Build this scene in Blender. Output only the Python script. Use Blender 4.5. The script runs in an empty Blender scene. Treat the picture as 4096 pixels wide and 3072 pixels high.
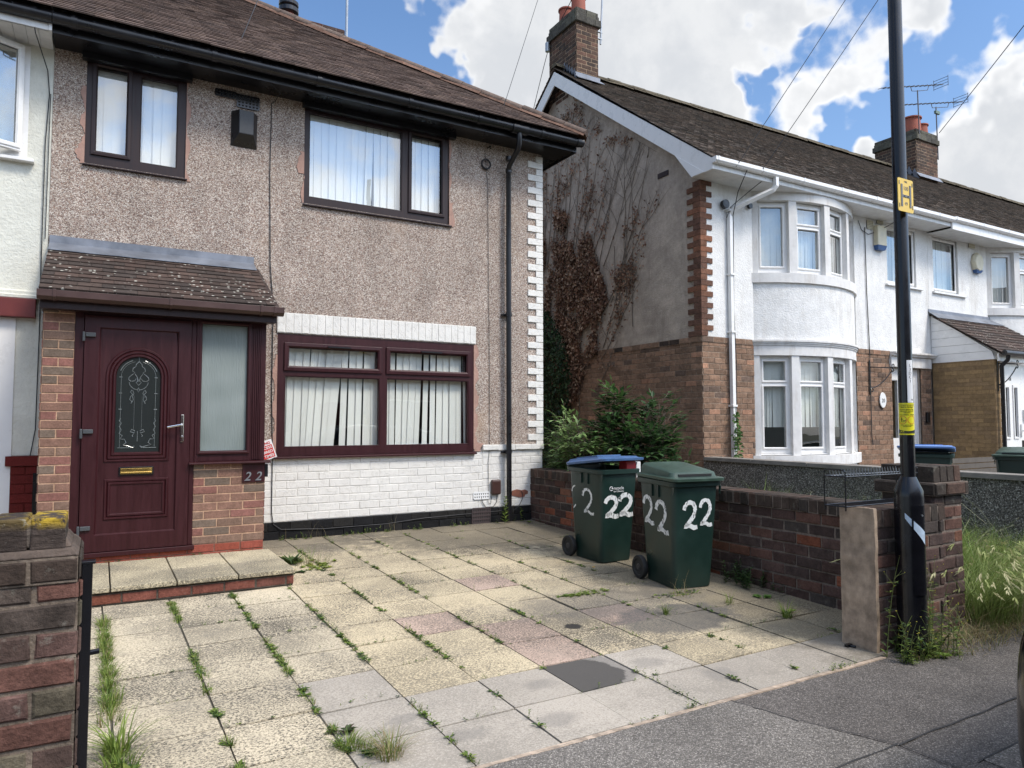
import bpy, math, random
from mathutils import Vector, Matrix, noise
random.seed(7)
R=random.random
def U(a,b): return a+(b-a)*R()
scene=bpy.context.scene
COL=scene.collection
ORG={}

# ---------------------------------------------------------------- mesh builder
class M:
    def __init__(s): s.v=[]; s.f=[]; s.c=[]; s.T=None; s.col=(1,1,1)
    def frame(s,o,u,n):
        """local (x along u, y along -n i.e. into the wall, z up)"""
        o=Vector(o); u=Vector(u).normalized(); n=Vector(n).normalized()
        s.T=(o,u,-n,Vector((0,0,1))); return s
    def P(s,p):
        if s.T is None: s.v.append((p[0],p[1],p[2]))
        else:
            o,a,b,c=s.T; q=o+a*p[0]+b*p[1]+c*p[2]; s.v.append((q.x,q.y,q.z))
        return len(s.v)-1
    def face(s,idx,col=None): s.f.append(tuple(idx)); s.c.append(col or s.col)
    def poly(s,pts,col=None): s.face([s.P(p) for p in pts],col)
    def box(s,x0,x1,y0,y1,z0,z1,col=None):
        if x0>x1:x0,x1=x1,x0
        if y0>y1:y0,y1=y1,y0
        if z0>z1:z0,z1=z1,z0
        i=[s.P(p) for p in ((x0,y0,z0),(x1,y0,z0),(x1,y1,z0),(x0,y1,z0),(x0,y0,z1),(x1,y0,z1),(x1,y1,z1),(x0,y1,z1))]
        for q in ((0,3,2,1),(4,5,6,7),(0,1,5,4),(1,2,6,5),(2,3,7,6),(3,0,4,7)): s.face([i[k] for k in q],col)
    def hexa(s,a,b,col=None):
        """a,b: two quads (lists of 4 points) joined"""
        i=[s.P(p) for p in a]+[s.P(p) for p in b]
        for q in ((0,3,2,1),(4,5,6,7),(0,1,5,4),(1,2,6,5),(2,3,7,6),(3,0,4,7)): s.face([i[k] for k in q],col)
    def prism(s,prof,y0,y1,col=None):
        """profile in x,z extruded in y"""
        n=len(prof); a=[s.P((p[0],y0,p[1])) for p in prof]; b=[s.P((p[0],y1,p[1])) for p in prof]
        s.face(a,col); s.face(b[::-1],col)
        for k in range(n): s.face((a[k],b[k],b[(k+1)%n],a[(k+1)%n]),col)
    def prismx(s,prof,x0,x1,col=None):
        n=len(prof); a=[s.P((x0,p[0],p[1])) for p in prof]; b=[s.P((x1,p[0],p[1])) for p in prof]
        s.face(a[::-1],col); s.face(b,col)
        for k in range(n): s.face((a[k],a[(k+1)%n],b[(k+1)%n],b[k]),col)
    def slab(s,pts,h,col=None):
        """xy(z) polygon, thickness h downwards"""
        n=len(pts); a=[s.P(p) for p in pts]; b=[s.P((p[0],p[1],p[2]-h)) for p in pts]
        s.face(a,col); s.face(b[::-1],col)
        for k in range(n): s.face((a[k],b[k],b[(k+1)%n],a[(k+1)%n]),col)
    def tube(s,path,r,n=8,col=None,caps=True):
        path=[Vector(p) for p in path]; rs=r if isinstance(r,(list,tuple)) else [r]*len(path)
        rings=[]; prev=None
        for k,p in enumerate(path):
            if k==0: d=path[1]-p
            elif k==len(path)-1: d=p-path[k-1]
            else: d=(path[k+1]-p).normalized()+(p-path[k-1]).normalized()
            if d.length<1e-9: d=Vector((0,0,1))
            d.normalize()
            if prev is None:
                a=d.orthogonal().normalized()
            else:
                a=(prev-d*prev.dot(d))
                a=a.normalized() if a.length>1e-6 else d.orthogonal().normalized()
            prev=a; b=d.cross(a)
            rings.append([s.P(p+(a*math.cos(t)+b*math.sin(t))*rs[k]) for t in [2*math.pi*j/n for j in range(n)]])
        for k in range(len(rings)-1):
            for j in range(n): s.face((rings[k][j],rings[k][(j+1)%n],rings[k+1][(j+1)%n],rings[k+1][j]),col)
        if caps: s.face(rings[0][::-1],col); s.face(rings[-1],col)
    def lathe(s,c,prof,n=20,col=None):
        """profile (r,z) around vertical axis at c"""
        rings=[]
        for r,z in prof: rings.append([s.P((c[0]+r*math.cos(2*math.pi*j/n),c[1]+r*math.sin(2*math.pi*j/n),c[2]+z)) for j in range(n)])
        for k in range(len(rings)-1):
            for j in range(n): s.face((rings[k][j],rings[k][(j+1)%n],rings[k+1][(j+1)%n],rings[k+1][j]),col)
        s.face(rings[0][::-1],col); s.face(rings[-1],col)
    def build(s,name,mat,parent=None,smooth=False,bevel=0,origin=None,props=None,weld=False):
        if origin is None:
            xs=[v[0] for v in s.v];ys=[v[1] for v in s.v];zs=[v[2] for v in s.v]
            origin=((min(xs)+max(xs))/2,(min(ys)+max(ys))/2,min(zs))
        ox,oy,oz=origin
        me=bpy.data.meshes.new(name)
        me.from_pydata([(a-ox,b-oy,c-oz) for a,b,c in s.v],[],s.f)
        at=me.attributes.new('Col','FLOAT_COLOR','FACE')
        flat=[]
        for c in s.c: flat.extend((c[0],c[1],c[2],1.0))
        at.data.foreach_set('color',flat)
        me.materials.append(mat)
        if smooth: me.polygons.foreach_set('use_smooth',[True]*len(me.polygons))
        me.update()
        o=bpy.data.objects.new(name,me); COL.objects.link(o)
        ORG[o.name]=Vector(origin)
        if parent is not None:
            o.parent=parent; o.location=Vector(origin)-ORG[parent.name]
        else: o.location=origin
        if bevel:
            m=o.modifiers.new('bevel','BEVEL'); m.width=bevel; m.segments=2; m.limit_method='ANGLE'; m.angle_limit=math.radians(40)
        if smooth and not bevel:
            m=o.modifiers.new('split','EDGE_SPLIT'); m.split_angle=math.radians(40)
        for k,v in (props or {}).items(): o[k]=v
        return o
def empty(name,loc,label,cat,group=None):
    o=bpy.data.objects.new(name,None); COL.objects.link(o); o.location=loc; o.empty_display_size=.2
    ORG[o.name]=Vector(loc); o['label']=label; o['category']=cat
    if group: o['group']=group
    return o
def tag(o,label,cat,group=None):
    o['label']=label; o['category']=cat
    if group: o['group']=group
    return o
STR={'kind':'structure'}

# ---------------------------------------------------------------- materials
class NT:
    def __init__(s,name):
        s.m=bpy.data.materials.new(name); s.m.use_nodes=True; s.t=s.m.node_tree; s.n=s.t.nodes; s.l=s.t.links
        s.b=s.n['Principled BSDF']; s.out=s.n['Material Output']
        s.tc=s.n.new('ShaderNodeTexCoord')
        s.geo=None
    def link(s,a,b): s.l.new(a,b)
    def val(s,sock,v):
        if hasattr(v,'node'): s.link(v,sock)
        else: sock.default_value=v
    def noise(s,scale,detail=4,rough=.6,vec=None,dist=0):
        n=s.n.new('ShaderNodeTexNoise'); n.inputs['Scale'].default_value=scale; n.inputs['Detail'].default_value=detail
        n.inputs['Roughness'].default_value=rough; n.inputs['Distortion'].default_value=dist
        s.link(vec or s.tc.outputs['Object'],n.inputs['Vector']); return n.outputs['Fac']
    def voro(s,scale,feature='F1',out='Distance',vec=None,rand=1):
        n=s.n.new('ShaderNodeTexVoronoi'); n.feature=feature; n.inputs['Scale'].default_value=scale; n.inputs['Randomness'].default_value=rand
        s.link(vec or s.tc.outputs['Object'],n.inputs['Vector']); return n.outputs[out]
    def ramp(s,fac,stops):
        n=s.n.new('ShaderNodeValToRGB'); e=n.color_ramp.elements
        while len(e)<len(stops): e.new(.5)
        for k,(p,c) in enumerate(stops): e[k].position=p; e[k].color=(c[0],c[1],c[2],1) if isinstance(c,(tuple,list)) else (c,c,c,1)
        s.link(fac,n.inputs['Fac']); return n.outputs['Color']
    def mr(s,fac,a,b,c=0,d=1,smooth=False):
        n=s.n.new('ShaderNodeMapRange'); n.clamp=True
        if smooth: n.interpolation_type='SMOOTHSTEP'
        s.link(fac,n.inputs['Value'])
        for k,v in zip(('From Min','From Max','To Min','To Max'),(a,b,c,d)): n.inputs[k].default_value=v
        return n.outputs['Result']
    def mix(s,fac,a,b,mode='MIX'):
        n=s.n.new('ShaderNodeMix'); n.data_type='RGBA'; n.blend_type=mode
        s.val(n.inputs[0],fac)
        for k,v in ((6,a),(7,b)):
            if hasattr(v,'node'): s.link(v,n.inputs[k])
            else: n.inputs[k].default_value=(v[0],v[1],v[2],1)
        return n.outputs[2]
    def math(s,op,a,b=0.0):
        n=s.n.new('ShaderNodeMath'); n.operation=op; s.val(n.inputs[0],a); s.val(n.inputs[1],b); return n.outputs[0]
    def attr(s,name='Col'):
        n=s.n.new('ShaderNodeAttribute'); n.attribute_name=name; return n.outputs['Color']
    def mapping(s,scale=(1,1,1),rot=(0,0,0),vec=None):
        n=s.n.new('ShaderNodeMapping'); n.inputs['Scale'].default_value=scale; n.inputs['Rotation'].default_value=rot
        s.link(vec or s.tc.outputs['Object'],n.inputs['Vector']); return n.outputs[0]
    def bump(s,h,strength=.5,dist=.01,normal=None):
        n=s.n.new('ShaderNodeBump'); n.inputs['Strength'].default_value=strength; n.inputs['Distance'].default_value=dist
        s.link(h,n.inputs['Height'])
        if normal is not None: s.link(normal,n.inputs['Normal'])
        return n.outputs[0]
    def done(s,col=None,rough=.8,normal=None,spec=.5,metal=0,coat=0):
        if col is not None:
            if hasattr(col,'node'): s.link(col,s.b.inputs['Base Color'])
            else: s.b.inputs['Base Color'].default_value=(*col[:3],1)
        s.val(s.b.inputs['Roughness'],rough)
        if normal is not None: s.link(normal,s.b.inputs['Normal'])
        s.b.inputs['Specular IOR Level'].default_value=spec; s.b.inputs['Metallic'].default_value=metal
        if coat: s.b.inputs['Coat Weight'].default_value=coat
        return s.m
def simple(name,col,rough=.6,var=.12,vs=6,bump=0,bs=60,metal=0,spec=.5,attr=False,streak=False,rv=.1):
    t=NT(name)
    base=t.attr() if attr else None
    vec=t.mapping((1,1,.15)) if streak else None
    nf=t.noise(vs,5,.65,vec=vec)
    k=t.mr(nf,.3,.7,1-var,1+var)
    if attr: c=t.mix(1.0,base,k,'MULTIPLY')
    else: c=t.mix(1.0,col,k,'MULTIPLY')
    nrm=None
    if bump: nrm=t.bump(t.noise(bs,4,.6),bump,.004)
    r=t.mr(nf,.3,.7,max(.02,rough-rv),min(1,rough+rv))
    return t.done(c,r,nrm,spec,metal)

def brick_mat(name,bumpk=.6,var=.35,lichen=0,bs=90):
    t=NT(name); a=t.attr()
    n1=t.noise(14,5,.7); n2=t.noise(70,4,.7)
    c=t.mix(1,a,t.mr(n1,.3,.7,1-var,1+var),'MULTIPLY')
    c=t.mix(1,c,t.mr(n2,.3,.7,.75,1.25),'MULTIPLY')
    if lichen:
        m=t.mr(t.noise(9,6,.75),.60,.68,0,lichen); c=t.mix(m,c,(.30,.29,.24))
    h=t.math('ADD',t.noise(bs,5,.7),t.math('MULTIPLY',t.noise(26,4,.65),1.0))
    return t.done(c,.92,t.bump(h,bumpk*.8,.008),.2)
def paintbrick(name):
    t=NT(name); a=t.attr()
    c=t.mix(1,a,t.mr(t.noise(8,4,.6),.3,.7,.96,1.04),'MULTIPLY')
    ln=t.noise(26,6,.75,dist=.8); cr=t.mr(ln,.42,.47,0,1)
    c=t.mix(t.math('MULTIPLY',t.math('SUBTRACT',1.0,cr),.16),c,(.40,.38,.34))
    h=t.math('ADD',t.math('MULTIPLY',cr,.8),t.noise(60,3,.6))
    return t.done(c,.55,t.bump(h,.45,.006),.35)
def leaf_mat(name,var=.25,rough=.55):
    t=NT(name); a=t.attr()
    c=t.mix(1,a,t.mr(t.noise(3,3,.6),.3,.7,1-var,1+var),'MULTIPLY')
    t.done(c,rough,None,.35)
    # a little light passes through leaves
    tr=t.n.new('ShaderNodeBsdfTranslucent'); t.link(c,tr.inputs['Color'])
    mx=t.n.new('ShaderNodeMixShader'); mx.inputs[0].default_value=.3
    t.link(t.b.outputs[0],mx.inputs[1]); t.link(tr.outputs[0],mx.inputs[2]); t.link(mx.outputs[0],t.out.inputs[0])
    return t.m

MAT={}
# pebbledash
def pebble(name,stops,scale,tint=None,bumpk=1.0,patch=None):
    t=NT(name)
    warp=t.n.new('ShaderNodeVectorMath'); warp.operation='ADD'
    nn=t.n.new('ShaderNodeTexNoise'); nn.inputs['Scale'].default_value=40; t.link(t.tc.outputs['Object'],nn.inputs['Vector'])
    sc=t.n.new('ShaderNodeVectorMath'); sc.operation='SCALE'; sc.inputs['Scale'].default_value=.012
    t.link(nn.outputs['Color'],sc.inputs[0]); t.link(t.tc.outputs['Object'],warp.inputs[0]); t.link(sc.outputs[0],warp.inputs[1])
    v=t.n.new('ShaderNodeTexVoronoi'); v.inputs['Scale'].default_value=scale; t.link(warp.outputs[0],v.inputs['Vector'])
    sep=t.n.new('ShaderNodeSeparateColor'); t.link(v.outputs['Color'],sep.inputs[0])
    c=t.ramp(sep.outputs[0],stops)
    for n in t.n:
        if n.type=='VALTORGB': n.color_ramp.interpolation='CONSTANT'
    edge=t.mr(v.outputs['Distance'],.25,.62,1,.72)
    c=t.mix(1,c,edge,'MULTIPLY')
    big=t.mr(t.noise(1.6,5,.6),.35,.68,.86,1.1); c=t.mix(1,c,big,'MULTIPLY')
    stk=t.mr(t.noise(4.0,5,.7,vec=t.mapping((1.6,1.6,.22))),.36,.66,.86,1.05); c=t.mix(1,c,stk,'MULTIPLY')
    if patch:
        m=t.mr(t.noise(.9,4,.6),.60,.74,0,.5); c=t.mix(m,c,patch)
    h=t.math('SUBTRACT',1.0,v.outputs['Distance'])
    return t.done(c,.85,t.bump(h,bumpk,.012),.3)
MAT['pebble']=pebble('pebbledash_brown',[(0,(.19,.135,.115)),(.12,(.31,.225,.185)),(.30,(.46,.36,.295)),(.52,(.57,.475,.40)),(.76,(.76,.68,.595)),(.95,(.38,.24,.18))],125,patch=(.44,.31,.21),bumpk=.55)
MAT['pebble_grey']=pebble('pebbledash_grey',[(0,(.085,.075,.065)),(.2,(.16,.145,.125)),(.5,(.25,.225,.195)),(.74,(.36,.33,.29)),(.92,(.52,.49,.44))],95,bumpk=.45)
def render_mat(name,col,scale=45,bk=.8,stain=(.30,.27,.22),sm=.25,var=.08):
    t=NT(name)
    c=t.mix(1,col,t.mr(t.noise(2.2,5,.65),.3,.7,1-var,1+var),'MULTIPLY')
    c=t.mix(1,c,t.mr(t.noise(9,6,.7),.33,.67,1-var*.9,1+var*.6),'MULTIPLY')
    st=t.mr(t.noise(2.5,5,.7,vec=t.mapping((1.6,1.6,.35))),.52,.72,0,sm); c=t.mix(st,c,stain)
    h=t.noise(scale,4,.62,dist=.4)
    return t.done(c,.9,t.bump(h,bk,.012),.25)
MAT['white_render']=render_mat('roughcast_white',(.77,.765,.745),42,1.0,(.44,.40,.34),.45)
MAT['cream_render']=render_mat('roughcast_cream',(.66,.655,.58),38,.8,(.42,.38,.3),.2)
MAT['smooth_white']=render_mat('painted_white_concrete',(.70,.69,.67),90,.2,(.38,.33,.27),.6)
MAT['grey_render']=render_mat('roughcast_grey',(.43,.365,.30),55,1.0,(.24,.20,.165),.7,.2)
MAT['end_render']=render_mat('cement_render',(.35,.27,.20),14,.5,(.17,.125,.09),1.0,.38)
MAT['mortar']=render_mat('mortar_patch',(.40,.25,.20),30,.6,(.25,.16,.12),.4,.15)
MAT['brick']=brick_mat('brick_old',.8,.35,.25)
MAT['brick_opp']=render_mat('distant_brick',(.22,.11,.075),30,.3)
MAT['brick_porch']=brick_mat('brick_porch',.5,.22,0)
MAT['brick_white']=paintbrick('brick_painted')
MAT['brick_black']=brick_mat('brick_black',.8,.3,0)
MAT['paint_white']=simple('paint_white',(.78,.78,.77),.35,.05,3,spec=.4)
MAT['upvc_white']=simple('upvc_white',(.77,.76,.74),.3,.04,4)
MAT['upvc_dirty']=simple('upvc_weathered',(.66,.66,.65),.45,.14,7,streak=True)
def wood(name,col,rough=.33):
    t=NT(name)
    g=t.noise(5,6,.7,vec=t.mapping((6,6,.5)),dist=.6)
    c=t.mix(t.mr(g,.3,.7,0,1),tuple(x*.72 for x in col),tuple(min(1,x*1.3) for x in col))
    return t.done(c,t.mr(g,.3,.7,rough-.08,rough+.1),t.bump(t.noise(40,3,.6,vec=t.mapping((4,4,.4))),.12,.002),.35)
MAT['rosewood']=wood('foil_rosewood',(.033,.0058,.0078),.42)
MAT['brown_frame']=wood('foil_dark_brown',(.020,.009,.009),.42)
MAT['black_plastic']=simple('black_plastic',(.008,.008,.010),.32,.3,4)
MAT['black_metal']=simple('black_paint',(.006,.006,.008),.22,.3,5,bump=.1,bs=30)
MAT['brown_plastic']=simple('brown_plastic',(.055,.026,.021),.4,.15,5)
MAT['grey_plastic']=simple('grey_plastic',(.06,.065,.07),.4,.1,5)
MAT['lead']=simple('lead',(.17,.185,.215),.5,.35,4,bump=.3,bs=18,metal=.35)
MAT['tile22']=brick_mat('roof_tile_brown',.6,.3,.10)
MAT['tile20']=brick_mat('roof_tile_mossy',.9,.45,.30)
MAT['mortar_ridge']=brick_mat('ridge_mortar',.8,.3,.3)
def lichen_tile():
    t=NT('porch_tile'); a=t.attr()
    c=t.mix(1,a,t.mr(t.noise(20,5,.7),.3,.7,.75,1.25),'MULTIPLY')
    n=t.n.new('ShaderNodeTexVoronoi'); n.inputs['Scale'].default_value=17; t.link(t.tc.outputs['Object'],n.inputs['Vector'])
    d=t.math('ADD',n.outputs['Distance'],t.math('MULTIPLY',t.noise(60,4,.7),.35))
    m=t.mr(d,.36,.40,1,0)
    area=t.mr(t.noise(3.0,2,.5),.42,.55,0,1); m=t.math('MULTIPLY',m,area)
    c=t.mix(m,c,(.46,.44,.38))
    return t.done(c,.9,t.bump(t.noise(70,5,.7),.6,.006),.25)
MAT['tile_porch']=lichen_tile()
MAT['terracotta']=simple('terracotta',(.30,.085,.055),.8,.25,6,bump=.3)
MAT['chrome']=simple('chrome',(.7,.7,.7),.12,.03,4,metal=1)
MAT['brass']=simple('brass',(.62,.42,.13),.28,.1,8,metal=1)
MAT['galv']=simple('galvanised',(.34,.36,.38),.4,.2,8,metal=.8)
MAT['concrete']=simple('concrete_coping',(.20,.18,.155),.9,.3,8,bump=.6,bs=50)
MAT['stone_slab']=simple('step_stone',(.44,.385,.27),.9,.2,30,bump=.4,bs=80)
MAT['red_paint']=simple('red_masonry_paint',(.135,.02,.017),.5,.15,5,bump=.3,bs=30)
MAT['red_paint_brick']=brick_mat('red_painted_brick',.8,.1)
MAT['blind_blue']=simple('fabric_blind',(.80,.80,.80),.85,.04,2,spec=.2,attr=True)
MAT['curtain']=simple('net_curtain',(.62,.64,.63),.9,.10,4,spec=.1)
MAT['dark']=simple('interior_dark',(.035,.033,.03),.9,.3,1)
MAT['leaf']=leaf_mat('leaf'); MAT['dryleaf']=leaf_mat('dry_leaf',.35,.8); MAT['grass']=leaf_mat('grass_blade',.15,.6)
MAT['stem']=simple('stem',(.15,.12,.09),.9,.3,10)
MAT['bin_green']=simple('bin_plastic_green',(.010,.027,.022),.36,.22,4,bump=.08,bs=40,rv=.1)
MAT['lid_green']=simple('lid_plastic_green',(.036,.066,.048),.42,.25,6,bump=.1,bs=40)
MAT['lid_blue']=simple('lid_plastic_blue',(.060,.125,.265),.35,.18,5)
MAT['lid_blue_pale']=simple('lid_plastic_pale_blue',(.13,.25,.55),.4,.15,5)
MAT['rubber']=simple('rubber',(.012,.012,.012),.7,.2,8)
MAT['bin_hub']=simple('wheel_hub',(.03,.03,.033),.45,.2,8)
MAT['yellow']=simple('sign_yellow',(.75,.50,.06),.35,.06,9)
MAT['yellow2']=simple('sticker_yellow',(.72,.65,.02),.35,.04,9)
MAT['sign_grey']=simple('sign_grey',(.13,.13,.13),.5,.25,20)
MAT['black_ink']=simple('ink_black',(.01,.01,.01),.5,.1,9)
MAT['red_ink']=simple('ink_red',(.55,.02,.02),.4,.05,9)
MAT['cable']=simple('cable',(.02,.02,.022),.6,.1,9)
MAT['wire']=simple('rack_wire',(.03,.03,.032),.35,.2,9,metal=.5)
MAT['cable_white']=simple('cable_white',(.5,.49,.45),.6,.1,9)
MAT['rust']=simple('rust_iron',(.05,.035,.035),.8,.3,20)
MAT['car_paint']=simple('car_paint',(.004,.004,.005),.06,.05,3)
MAT['car_glass']=simple('car_glass',(.01,.012,.014),.04,.05,3)
MAT['cream_plastic']=simple('cream_plastic',(.62,.57,.42),.5,.12,7)
MAT['blue_plastic']=simple('blue_plastic',(.03,.09,.24),.4,.1,7)
MAT['fence']=simple('fence_boards',(.11,.095,.08),.9,.25,8,bump=.4)
MAT['card_red']=simple('card_red',(.5,.03,.035),.6,.05,9)
def paint_mark():
    t=NT('brushed_white_paint')
    m=t.mr(t.noise(45,4,.7,vec=t.mapping((1,1,.35))),.36,.46,0,1)
    tr=t.n.new('ShaderNodeBsdfTransparent'); mx=t.n.new('ShaderNodeMixShader')
    t.done(t.mix(t.noise(30,3,.6),(.55,.57,.56),(.85,.86,.85)),.5)
    t.link(m,mx.inputs[0]); t.link(tr.outputs[0],mx.inputs[1]); t.link(t.b.outputs[0],mx.inputs[2]); t.link(mx.outputs[0],t.out.inputs[0])
    return t.m
MAT['brushed']=paint_mark()
def glass_mat(name,tint=(.96,.97,.96),refl=.12,rough=0.01):
    t=NT(name)
    g=t.n.new('ShaderNodeBsdfGlossy'); g.inputs['Roughness'].default_value=rough; g.inputs['Color'].default_value=(1,1,1,1)
    tr=t.n.new('ShaderNodeBsdfTransparent'); tr.inputs['Color'].default_value=(*tint,1)
    fr=t.n.new('ShaderNodeFresnel'); fr.inputs['IOR'].default_value=1.5
    # slow waviness of float glass
    bp=t.bump(t.noise(1.7,2,.5),.10,.02); t.link(bp,g.inputs['Normal'])
    gm=t.n.new('ShaderNodeNewGeometry')
    f=t.math('MULTIPLY',t.math('ADD',t.math('MULTIPLY',fr.outputs[0],1.5),refl),t.math('SUBTRACT',1.0,gm.outputs['Backfacing']))
    mx=t.n.new('ShaderNodeMixShader'); t.link(f,mx.inputs[0]); t.link(tr.outputs[0],mx.inputs[1]); t.link(g.outputs[0],mx.inputs[2]); t.link(mx.outputs[0],t.out.inputs[0])
    return t.m
MAT['glass']=glass_mat('window_glass',refl=.035)
MAT['glass_up']=glass_mat('window_glass_coated',refl=.10)
def frosted():
    t=NT('frosted_glass')
    h=t.noise(9,5,.6,vec=t.mapping((7,7,.6)),dist=1.2)
    c=t.mix(t.mr(t.noise(1.3,2,.5),.35,.65,0,1),(.16,.19,.18),(.30,.34,.33))
    return t.done(c,.22,t.bump(h,.5,.01),.6)
MAT['frosted']=frosted()
def text_pattern_glass():
    t=NT('leaded_glass'); return t.done((.02,.024,.024),.10,t.bump(t.noise(6,2,.5),.2,.01),.6)
MAT['door_glass']=text_pattern_glass()
MAT['bevel_glass']=simple('bevelled_glass',(.13,.145,.145),.10,.4,60)

# driveway: colours per slab plus stains that lie on the place
def drive_mat():
    t=NT('paving_slabs'); a=t.attr()
    sep=t.n.new('ShaderNodeSeparateColor'); t.link(a,sep.inputs[0])
    n1=t.noise(80,6,.8,vec=t.mapping((1,1.25,1))); n2=t.noise(150,3,.7); n3=t.noise(1.1,4,.6)
    beige=t.attr()
    # dark weathering speckle, denser where n3 is high; fourth value (alpha-like) is kept in face colour saturation
    sp=t.mr(t.math('ADD',n1,t.math('MULTIPLY',t.math('SUBTRACT',n3,.5),.35)),.465,.54,0,1)
    spk=t.n.new('ShaderNodeAttribute'); spk.attribute_name='speck'
    sp=t.math('MULTIPLY',sp,spk.outputs['Fac'])
    c=t.mix(t.math('MULTIPLY',sp,.85),beige,(.070,.064,.054))
    c=t.mix(1,c,t.mr(n2,.3,.7,.82,1.16),'MULTIPLY')
    blot=t.mr(t.noise(2.6,7,.78),.50,.68,0,.40); c=t.mix(blot,c,(.17,.155,.13))
    moss=t.mr(t.noise(5.5,6,.8,vec=t.mapping((1,1,1),(0,0,1.2))),.62,.72,0,.45); c=t.mix(moss,c,(.10,.105,.06))
    def ell(cx,cy,rx,ry,soft,col,amt,c,nk=1.0):
        v=t.n.new('ShaderNodeVectorMath'); v.operation='SUBTRACT'; t.link(t.tc.outputs['Object'],v.inputs[0]); v.inputs[1].default_value=(cx,cy,0)
        m=t.n.new('ShaderNodeVectorMath'); m.operation='MULTIPLY'; t.link(v.outputs[0],m.inputs[0]); m.inputs[1].default_value=(1/rx,1/ry,0)
        L=t.n.new('ShaderNodeVectorMath'); L.operation='LENGTH'; t.link(m.outputs[0],L.inputs[0])
        d=t.math('ADD',L.outputs['Value'],t.math('MULTIPLY',t.math('SUBTRACT',t.noise(7,6,.75),.5),soft*1.6+.55*nk))
        return t.mix(t.mr(d,1-soft*.5,1+soft*.5,amt,0,True),c,col)
    c=ell(4.3,7.6,1.9,1.25,.55,(.085,.075,.06),.72,c)
    c=ell(4.55,4.6,.75,2.6,.6,(.095,.083,.06),.62,c)
    c=ell(1.75,7.7,1.0,.5,.6,(.10,.09,.075),.6,c)
    c=ell(3.62,3.92,.50,.30,.35,(.095,.09,.085),.75,c)
    c=ell(3.5,4.5,.9,.35,.6,(.12,.11,.10),.55,c)
    st_a=t.n.new('ShaderNodeAttribute'); st_a.attribute_name='oilslab'
    c_clean=c
    c=ell(2.42,3.37,.30,.27,.22,(.16,.15,.14),.7,c); c=ell(2.39,3.37,.255,.235,.10,(.062,.058,.054),.85,c)
    c=t.mix(st_a.outputs['Fac'],c_clean,c)
    c=ell(2.85,4.09,.065,.058,.4,(.025,.024,.023),.95,c)
    for q in ((1.50,3.02,.12,.05),(1.95,2.95,.10,.06),(2.1,3.35,.09,.06),(1.3,3.3,.10,.05),(2.85,3.32,.12,.08),(3.1,3.0,.10,.08)): c=ell(*q,.9,(.20,.185,.165),.5,c,1.6)
    h=t.math('ADD',n1,t.math('MULTIPLY',n2,.6))
    return t.done(c,.93,t.bump(h,.35,.004),.2)
MAT['drive']=drive_mat()
def asphalt(name,base,k=1):
    t=NT(name); v=t.n.new('ShaderNodeTexVoronoi'); v.inputs['Scale'].default_value=170; t.link(t.tc.outputs['Object'],v.inputs['Vector'])
    s=t.n.new('ShaderNodeSeparateColor'); t.link(v.outputs['Color'],s.inputs[0])
    c=t.ramp(s.outputs[0],[(0,tuple(x*.55 for x in base)),(.35,tuple(x*.85 for x in base)),(.75,tuple(x*1.15 for x in base)),(.97,tuple(x*2.0 for x in base))])
    c=t.mix(1,c,t.mr(t.noise(1.7,6,.7),.3,.7,.72,1.25),'MULTIPLY')
    c=t.mix(1,c,t.mr(v.outputs['Distance'],.2,.6,1.1,.65),'MULTIPLY')
    return t.done(c,.9,t.bump(t.math('SUBTRACT',1.0,v.outputs['Distance']),.6,.006),.3)
MAT['asphalt']=asphalt('asphalt_pavement',(.138,.124,.112)); MAT['asphalt_light']=asphalt('asphalt_worn',(.195,.178,.158)); MAT['asphalt_road']=asphalt('asphalt_road',(.10,.10,.10))
MAT['soil']=simple('soil',(.11,.085,.055),.95,.4,5,bump=.8,bs=25)
MAT['ground']=simple('garden_ground',(.12,.12,.07),.95,.4,2,bump=.6,bs=15)

# ---------------------------------------------------------------- brickwork
def jit(c,a):
    k=1+U(-a,a); return (c[0]*k,c[1]*k,c[2]*k)
def pick(pal):
    w=sum(p[0] for p in pal); r=R()*w
    for p in pal:
        r-=p[0]
        if r<=0: return p[1]
    return pal[-1][1]
OLD=[(6,(.082,.050,.042)),(5,(.068,.046,.040)),(4,(.058,.046,.040)),(2,(.105,.055,.042)),(1,(.15,.07,.045))]
DARK=[(5,(.060,.043,.034)),(4,(.05,.04,.033)),(2,(.08,.05,.038))]
PORCH=[(5,(.220,.125,.092)),(3,(.225,.105,.085)),(4,(.195,.125,.092)),(2,(.155,.115,.088))]
H20=[(6,(.245,.155,.105)),(5,(.205,.132,.090)),(3,(.28,.172,.115)),(1,(.36,.20,.13)),(1,(.14,.098,.075))]
TAN=[(5,(.26,.175,.09)),(4,(.23,.155,.085)),(2,(.30,.20,.10))]
WHT=[(1,(.72,.70,.655))]
BLK=[(1,(.012,.012,.013)),(1,(.02,.019,.018))]
REDB=[(1,(.27,.07,.045)),(1,(.24,.065,.045))]
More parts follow.
